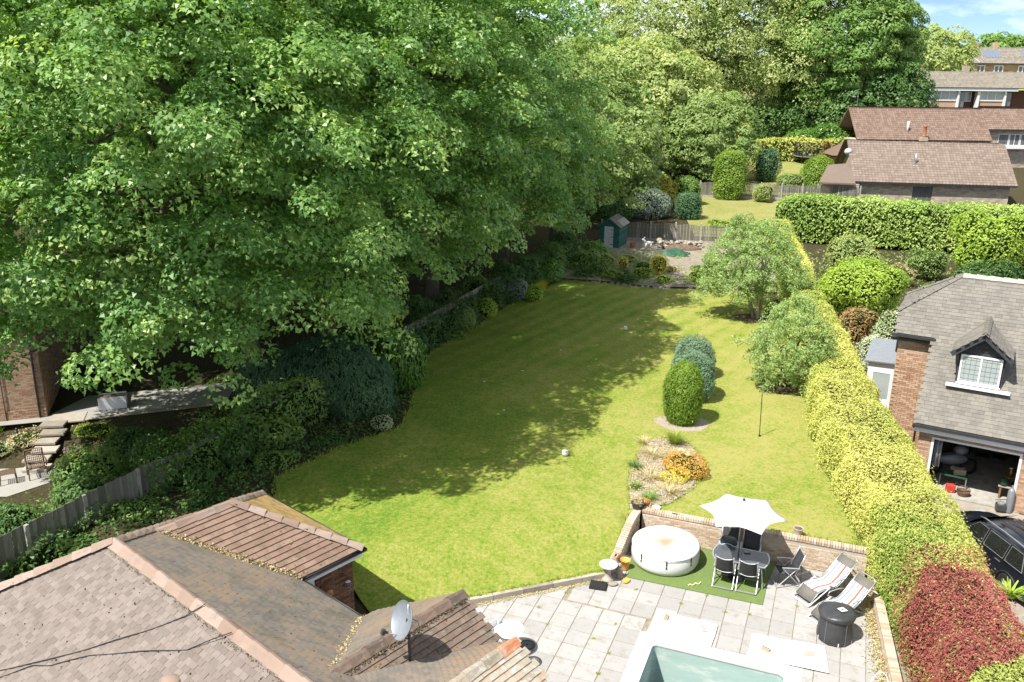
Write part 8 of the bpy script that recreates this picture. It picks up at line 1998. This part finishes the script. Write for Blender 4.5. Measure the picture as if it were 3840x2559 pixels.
# rockery plants
for i, (x, y, rx, h_, mt, lab) in enumerate(((9.65, 56.8, .65, 1.35, 'goldleaf', 'golden feathery conifer in the middle of the rockery'), (7.4, 57.8, .42, .95, 'goldleaf', 'small golden conifer left in the rockery'), (7.2, 56.2, .5, .5, 'darkconifer', 'dark low shrub left in the rockery'), (8.4, 56.0, .8, .6, 'brightgreen', 'fresh green plants behind the rockery stones'), (5.6, 56.6, .9, .8, 'greenery', 'straggly shrub at the left end of the rockery'), (6.2, 58.6, .9, 1.0, 'beech', 'olive shrub in front of the shed'), (11.9, 55.0, .9, .7, 'brightgreen', 'light green tufted plants right of the rockery path'), (12.9, 54.6, .6, .45, 'paleleaf', 'low pale plants at the right end of the rockery'), (9.6, 54.6, .6, .45, 'brightgreen', 'bright low plant at the rockery gap'), (7.2, 54.9, .9, .35, 'ivy', 'trailing dark plants over the rockery stones'), (4.6, 56.0, .8, .4, 'ivy', 'low dark plants at the left rockery end'), (8.7, 57.6, .7, .7, 'greenery', 'loose green plant behind the golden feathery conifer'), (6.4, 55.6, .7, .55, 'brightgreen', 'fresh green cushion near the left rockery stones'), (10.6, 57.6, .5, .4, 'straw', 'dry tuft on the bare rockery path'), (13.6, 56.2, .8, .6, 'greenery', 'green plants under the left side of the apple tree'), (8.0, 60.5, .8, .5, 'beech', 'thin olive growth on the soil before the shed'), (12.6, 58.0, .7, .4, 'paleleaf', 'pale low growth right of the bare rockery path'))):
    shrub('rockery_plant', lab, (x, y, float(lawn_z(x, y)) + .14), [(0, 0, h_ * .5, rx, rx * .85, h_ * .55)], int(1700 * rx * max(h_, .6)), .09, G[mt], 400 + i, lump=.10, ls=2.6, cat='plant', group='plants on the rockery', core_s=.7, tdir='up' if mt in ('goldleaf', 'brightgreen') else None, asp=.4, depth=.15)
# beyond the far fence
for i, (x, y, z, rx, ry, h_, mt, n, sz, nm, lab, pw) in enumerate(((11.8, 77.2, 1.5, 2.1, 1.6, 2.5, 'grayleaf', 5200, .15, 'grey_conifer', 'wide blue-grey spreading conifer behind the shed', 2.0), (15.3, 76.8, 1.6, 1.10, 1.05, 2.3, 'darkconifer', 4200, .13, 'dark_conifer', 'dark green squat conifer behind the far fence', 3.0), (8.6, 76.0, 1.4, 2.4, 1.7, 2.2, 'ivy', 3600, .18, 'dark_shrub', 'dark shrub mass left of the blue-grey conifer', 2.0), (13.9, 82.6, 1.9, 1.5, 1.3, 2.9, 'goldleaf', 3800, .14, 'golden_shrub', 'vivid golden shrub behind the blue-grey conifer', 2.0), (16.4, 83.4, 1.9, 1.4, 1.3, 2.8, 'greenery', 3400, .16, 'round_shrub', 'rounded green shrub right of the golden one', 2.0), (11.0, 83.2, 1.9, 1.8, 1.5, 2.7, 'brightgreen', 3200, .17, 'lime_shrub', 'lime green shrub left of the golden one', 2.0), (20.95, 86.4, 2.0, 1.45, 1.35, 4.5, 'spruce', 9000, .16, 'columnar_conifer', 'tall columnar light green conifer before the pale fence', 3.2), (31.2, 91.2, 2.1, 1.6, 1.5, 3.6, 'spruce', 7000, .17, 'dome_conifer', 'light green dome-topped conifer beside the pale brick bungalow', 2.6), (24.0, 85.0, 2.0, .95, .9, 1.8, 'beech', 2200, .13, 'fence_shrub', 'loose olive shrub growing against the pale slatted fence', 2.0), (28.3, 91.0, 2.1, 1.6, 1.4, 2.2, 'paleleaf', 2200, .17, 'pale_shrub', 'pale shrub left of the dome-topped conifer', 2.0), (27.6, 97.5, 2.4, 1.5, 1.3, 3.6, 'darkconifer', 2600, .2, 'dark_conifer', 'dark loose conifer in front of the trampoline', 2.0), (33.8, 97.5, 2.5, 2.4, 1.8, 1.8, 'spruce', 3000, .2, 'low_conifer', 'bright low juniper at the corner of the bungalow roof', 2.0), (41.5, 115.5, 3.2, 3.8, 2.4, 4.8, 'laurel', 4200, .3, 'laurel_bush', 'big green laurel behind the far golden hedge', 2.0), (36.8, 116.0, 3.4, 2.6, 2.0, 3.6, 'laurel', 2600, .3, 'laurel_bush', 'smaller laurel behind the far golden hedge', 2.0), (29.6, 116.5, 3.3, .9, .9, 4.6, 'goldleaf', 1200, .24, 'gold_conifer', 'slim golden conifer behind the far golden hedge', 2.0), (17.5, 73.6, 1.3, 1.3, .8, .8, 'brightgreen', 1500, .12, 'low_shrub', 'low bright shrub just behind the far slatted fence', 2.0), (38.9, 111.6, 2.9, .8, .7, 3.0, 'orangeleaf', 900, .16, 'orange_shrub', 'orange-tinged shrub behind the trampoline', 2.0))):
    shrub(nm, lab, (x, y, z - .1), ([(0, 0, h_ * .5, rx, ry, h_ * .55)] if 'conifer' in nm else lobes(rx, ry, h_, i)), n, sz, G[mt], 430 + i, lump=.14, ls=1.8, cat='shrub' if 'conifer' not in nm else 'conifer', power=pw, core_s=.82, tdir='up' if mt in ('spruce', 'goldleaf') else None, asp=.4, depth=.15)
# right neighbour's garden
for i, (x, y, z, rx, ry, h_, mt, n, sz, nm, lab) in enumerate(((19.1, 46.8, .6, 2.3, 2.1, 4.0, 'brightgreen', 12000, .13, 'bright_shrub', 'big bright green shrub beyond the golden hedge'), (22.3, 57.0, .9, 1.9, 1.6, 3.0, 'beech', 4200, .13, 'feathery_shrub', 'feathery olive shrub left behind the big bright one'), (31.8, 57.8, 1.0, 2.7, 2.2, 4.2, 'brightgreen', 6500, .17, 'bright_shrub', 'bright green shrub at the right edge below the conifer hedge'), (35.6, 58.5, 1.0, 2.8, 2.2, 4.4, 'brightgreen', 4500, .18, 'bright_shrub', 'second bright green shrub at the very right edge'), (27.4, 57.2, 1.0, 1.5, 1.3, 1.9, 'paleleaf', 2600, .13, 'pale_shrub', 'light green shrub below the conifer hedge'), (17.9, 44.2, .7, .95, .85, 1.7, 'photinia', 2000, .12, 'red_tipped_shrub', 'red-tipped shrub beside the golden hedge'), (17.0, 39.3, .2, .75, .75, 2.3, 'white_fl', 2600, .10, 'white_flowering_shrub', 'white flowering shrub between hedge and white porch'), (19.4, 42.6, .4, 1.2, 1.0, 2.4, 'white_fl', 2600, .11, 'white_flowering_shrub', 'white flowering bush at the foot of the big bright shrub'), (22.8, 47.2, .7, 1.2, 1.1, 1.6, 'paleleaf', 1900, .12, 'pale_shrub', 'pale mixed shrub above the half-hipped roof end'), (25.2, 50.0, .8, 1.6, 1.2, 1.7, 'greenery', 2200, .13, 'green_shrub', 'green shrub behind the grey roof ridge'), (29.0, 52.6, .9, 2.2, 1.5, 2.4, 'ivy', 2800, .15, 'dark_shrub', 'dark shrub behind the grey roof at the right'), (24.6, 55.4, .9, 1.2, 1.0, 1.3, 'straw', 1200, .12, 'dry_shrub', 'dry straw-coloured plant in the right-hand garden'), (15.9, 41.0, .3, .8, .8, 1.7, 'brightgreen', 1500, .12, 'bright_shrub', 'small bright shrub squeezed between hedge and porch path'))):
    shrub(nm, lab, (x, y, z), lobes(rx, ry, h_ * 1.05, i, 6), n, sz, G[mt], 470 + i, lump=.22, ls=1.5, core_s=.78, depth=.2)
# flower bed plants
tuft('ornamental_grass', 'arching green ornamental grass at the far end of the flower bed', (6.05, 29.95, .88), 420, .62, .5, G['grass'], 501, .022, base=.12)
shrub('orange_shrub', 'orange and gold dwarf shrub in the flower bed', (6.0, 27.75, .88), [(0, 0, .30, .72, .62, .34), (.2, -.5, .25, .5, .4, .28)], 2600, .065, G['orangeleaf'], 502, lump=.06, cat='plant', core_s=.7)
shrub('gold_plant', 'yellow plants in front of the orange dwarf shrub', (5.55, 26.95, .88), [(0, 0, .15, .5, .35, .2)], 700, .06, G['goldleaf'], 503, lump=.08, cat='plant', core=None)
for i, (x, y, r_, mt, lab) in enumerate(((4.35, 27.9, .28, 'ivy', 'blue-green tuft on the left edge of the flower bed'), (4.15, 26.4, .22, 'greenery', 'green tuft on the left edge of the bed near the wall'), (5.1, 29.0, .5, 'straw', 'pale dry plants in the middle of the flower bed'), (4.75, 27.2, .5, 'straw', 'dry pale stalks in the left half of the flower bed'), (5.2, 26.1, .5, 'straw', 'dry stalks at the near end of the flower bed'), (5.9, 28.9, .35, 'straw', 'dry plants beside the whitish stones in the bed'), (4.5, 25.6, .3, 'greenery', 'straggly green plant at the wall corner of the bed'), (5.0, 30.0, .35, 'straw', 'dry plants at the far left corner of the flower bed'))):
    tuft('bed_plant', lab, (x, y, .88), 150, .28, r_, G[mt], 510 + i, .022, base=r_ * .7, group='plants in the flower bed')
# dry grass round the clipped conifers and hedge foot is bare soil
for (cx, cy, r_) in ((6.72, 32.0, 1.05), (13.5, 47.0, 1.2), (11.6, 36.0, .9)):
    poly = [(cx + r_ * (1 + .12 * math.sin(3 * a)) * math.cos(a), cy + r_ * .85 * (1 + .1 * math.cos(2 * a)) * math.sin(a)) for a in np.linspace(0, 6.283, 25)[:-1]]
    fill_poly('bare_soil', poly, .4, lambda x, y: lawn_z(x, y) + .006, M['gravel'] if cx < 8 else M['soil'], kind='structure')
# leafy ground cover under the trees in the left border
rg = rng_(88); n = 26000
y = rg.uniform(19.5, 62, n); lx = np.interp(y, [p[1] for p in LEFT_B], [p[0] for p in LEFT_B])
rx = np.interp(y, [19.5, 24, 26.9, 29.4, 31.4, 33.6, 36.6, 40.6, 44.2, 48.6, 54.4, 62], [-9.8, -7.4, -8.0, -6.4, -4.6, -4.3, -4.5, -4.1, -2.4, -.6, 2.3, 6.0])
x = lx - 1.6 + (rx - lx + 1.7) * rg.uniform(0, 1, n)
P = np.stack([x, y, terrain_z(x, y) + .05 + np.abs(rg.normal(size=n)) * .10 * (1.2 + snoise(np.stack([x, y, y * 0], 1), 1.3, 4))], 1)
ok = snoise(P * np.array([1, 1, 0]), .9, 8) > -.55; P = P[ok]
tagp(link_mesh('ground_cover', quads_mesh('ground_cover', leaf_quads(rg, P, rg.normal(size=P.shape) * .5 + np.array([0, 0, 1.0]), .11 * rg.uniform(.6, 1.3, len(P))), rg.uniform(0, 1, len(P))), G['ivy']), 'low leafy ground cover in the shaded left border', 'ground cover', kind='stuff')
hedge('ivy_hedge', 'continuous dark ivy and shrubs smothering the left fence along the lawn', [(-6.2, 36.4, .45, .75, 2.3), (-3.7, 42.2, .5, .8, 2.5), (-1.5, 47.8, .5, .85, 2.6), (.2, 51.7, .5, .9, 2.7), (2.6, 57.0, .55, .95, 2.9), (4.6, 61.6, .55, 1.0, 2.8)], G['ivy'], .13, 130, 207, 'twig_green', lump=.40, ls=1.2, depth=.25, core_s=.6)
# straggling growth over the rockery
rg = rng_(91); n = 9000
x = rg.uniform(3.0, 16.5, n); y = rg.uniform(53.7, 64, n)
d = snoise(np.stack([x, y, y * 0], 1), .8, 5) + .5 * snoise(np.stack([x, y, y * 0], 1), 2.4, 6)
ok = (d > .15 + .5 * ((x > 9.6) & (x < 11.2)) - .6 * (x < 7.5) - .3 * (y < 56)) & (x > 2.6 + (y - 55.6) * .36) & in_poly(x, y, [(2.4, 55.6), (6.5, 54.6), (9.2, 53.6), (14.4, 53.3), (16.2, 52.6), (20.0, 66.0), (14.6, 68.2), (8.0, 69.6), (4.6, 62.0)])
x, y = x[ok], y[ok]; P = np.stack([x, y, lawn_z(x, y) + .16 + np.abs(rg.normal(size=len(x))) * .12], 1)
o = link_mesh('rockery_growth', quads_mesh('rockery_growth', leaf_quads(rg, P, rg.normal(size=P.shape) * .5 + np.array([0, 0, 1.0]), .12 * rg.uniform(.6, 1.3, len(P))), rg.uniform(0, 1, len(P))), G['greenery'])
tagp(o, 'straggling low growth spread over the rockery soil', 'ground cover', kind='stuff')
# ground cover in the right-hand garden, dry litter in the flower bed
rg = rng_(93); n = 9000; x = rg.uniform(15.5, 37, n); y = rg.uniform(41, 66, n)
ok = (x > 14.2 + (y - 42) * .28 + 1.2) & (x < 22 + (y - 44) * 1.3); x, y = x[ok], y[ok]
P = np.stack([x, y, terrain_z(x, y) + .06 + np.abs(rg.normal(size=len(x))) * .16], 1)
tagp(link_mesh('ground_cover', quads_mesh('ground_cover', leaf_quads(rg, P, rg.normal(size=P.shape) * .5 + np.array([0, 0, 1.0]), .17 * rg.uniform(.6, 1.3, len(P))), rg.uniform(0, 1, len(P))), G['paleleaf']), 'low pale planting between the shrubs of the right-hand garden', 'ground cover', kind='stuff')
rg = rng_(94); n = 5200; x = rg.uniform(3.8, 7, n); y = rg.uniform(24.9, 30.7, n); ok = in_poly(x, y, BED); x, y = x[ok], y[ok]
P = np.stack([x, y, lawn_z(x, y) + .04 + np.abs(rg.normal(size=len(x))) * .05], 1)
tagp(link_mesh('bed_litter', quads_mesh('bed_litter', leaf_quads(rg, P, rg.normal(size=P.shape) * .8 + np.array([0, 0, 1.0]), .05 * rg.uniform(.5, 1.5, len(P))), rg.uniform(0, 1, len(P))), G['straw']), 'dry stalks and litter strewn over the flower bed', 'litter', kind='stuff')
hedge('ivy_hedge', 'leafy tangle covering the left fence beside the dark weeping conifer', [(-11.9, 25.7, .5, .2, 1.7), (-10.7, 27.3, .7, .3, 2.2), (-8.9, 30.6, .8, .4, 2.5), (-7.0, 34.2, .7, .6, 2.6)], G['greenery'], .13, 130, 208, 'twig_green', lump=.40, ls=1.2, depth=.25, core_s=.55)
rg = rng_(95); n = 14000; y = rg.uniform(22, 36, n); x = np.interp(y, [p[1] for p in LEFT_B], [p[0] for p in LEFT_B]) - .3 - rg.uniform(0, 1, n) ** 1.3 * 5.5
ok = (x > -17.3 - (y - 31) * .25) & ~((y > 33.4) & (x < -13)); x, y = x[ok], y[ok]
P = np.stack([x, y, terrain_z(x, y) + .08 + np.abs(rg.normal(size=len(x))) * .28 * (1.2 + snoise(np.stack([x, y, y * 0], 1), 1.1, 4))], 1)
tagp(link_mesh('ground_cover', quads_mesh('ground_cover', leaf_quads(rg, P, rg.normal(size=P.shape) * .5 + np.array([0, 0, 1.0]), .13 * rg.uniform(.6, 1.3, len(P))), rg.uniform(0, 1, len(P))), G['greenery']), 'leafy growth covering the bank behind the left fence', 'ground cover', kind='stuff')
rg = rng_(96); k = 130; C = np.stack([rg.uniform(22, 50, k), rg.uniform(117, 121, k), rg.uniform(3.5, 9.5, k)], 1); O = unit(rg.normal(size=(k, 3)) * .6 + np.array([0, -1, .5]))
V, ti = clump_leaves(rg, C, O, 1.6, 90, .32, .7, .5, .7, .5, .3)
tagp(link_mesh('undergrowth', quads_mesh('undergrowth', V, ti), G['ivy']), 'dark undergrowth beneath the weeping beech behind the far golden hedge', 'undergrowth', kind='stuff')
# longer grass where the mower does not reach: lawn edges, hedge foot, round the conifers
rg = rng_(97); segs = [LAWN[i:i + 2] for i in range(0, 15)] + [LAWN[i:i + 2] for i in range(18, 29)] + [[BED[i], BED[i + 1]] for i in range(9)]
pts = []
for (a, b) in segs:
    L_ = math.hypot(b[0] - a[0], b[1] - a[1]); m = int(L_ * (70 if a[1] < 32 else 35)); q = rg.uniform(0, 1, (m, 1)); pts.append(np.array(a) + (np.array(b) - np.array(a)) * q + rg.normal(size=(m, 2)) * .06)
p2 = np.vstack(pts); ok = ~in_poly(p2[:, 0], p2[:, 1], PATIO); p2 = p2[ok]; n = len(p2)
P = np.stack([p2[:, 0], p2[:, 1], lawn_z(p2[:, 0], p2[:, 1]) + .03], 1); T = rg.normal(size=(n, 3)) * .45 + np.array([0, 0, 1.0]); N_ = np.cross(T, rg.normal(size=(n, 3)))
tagp(link_mesh('edge_grass', quads_mesh('edge_grass', leaf_quads(rg, P, N_, .11 * rg.uniform(.5, 1.5, n), .28, T=T, tj=.1), rg.uniform(0, 1, n)), G['grass']), 'longer grass fringing the edges of the lawn', 'grass', kind='stuff')
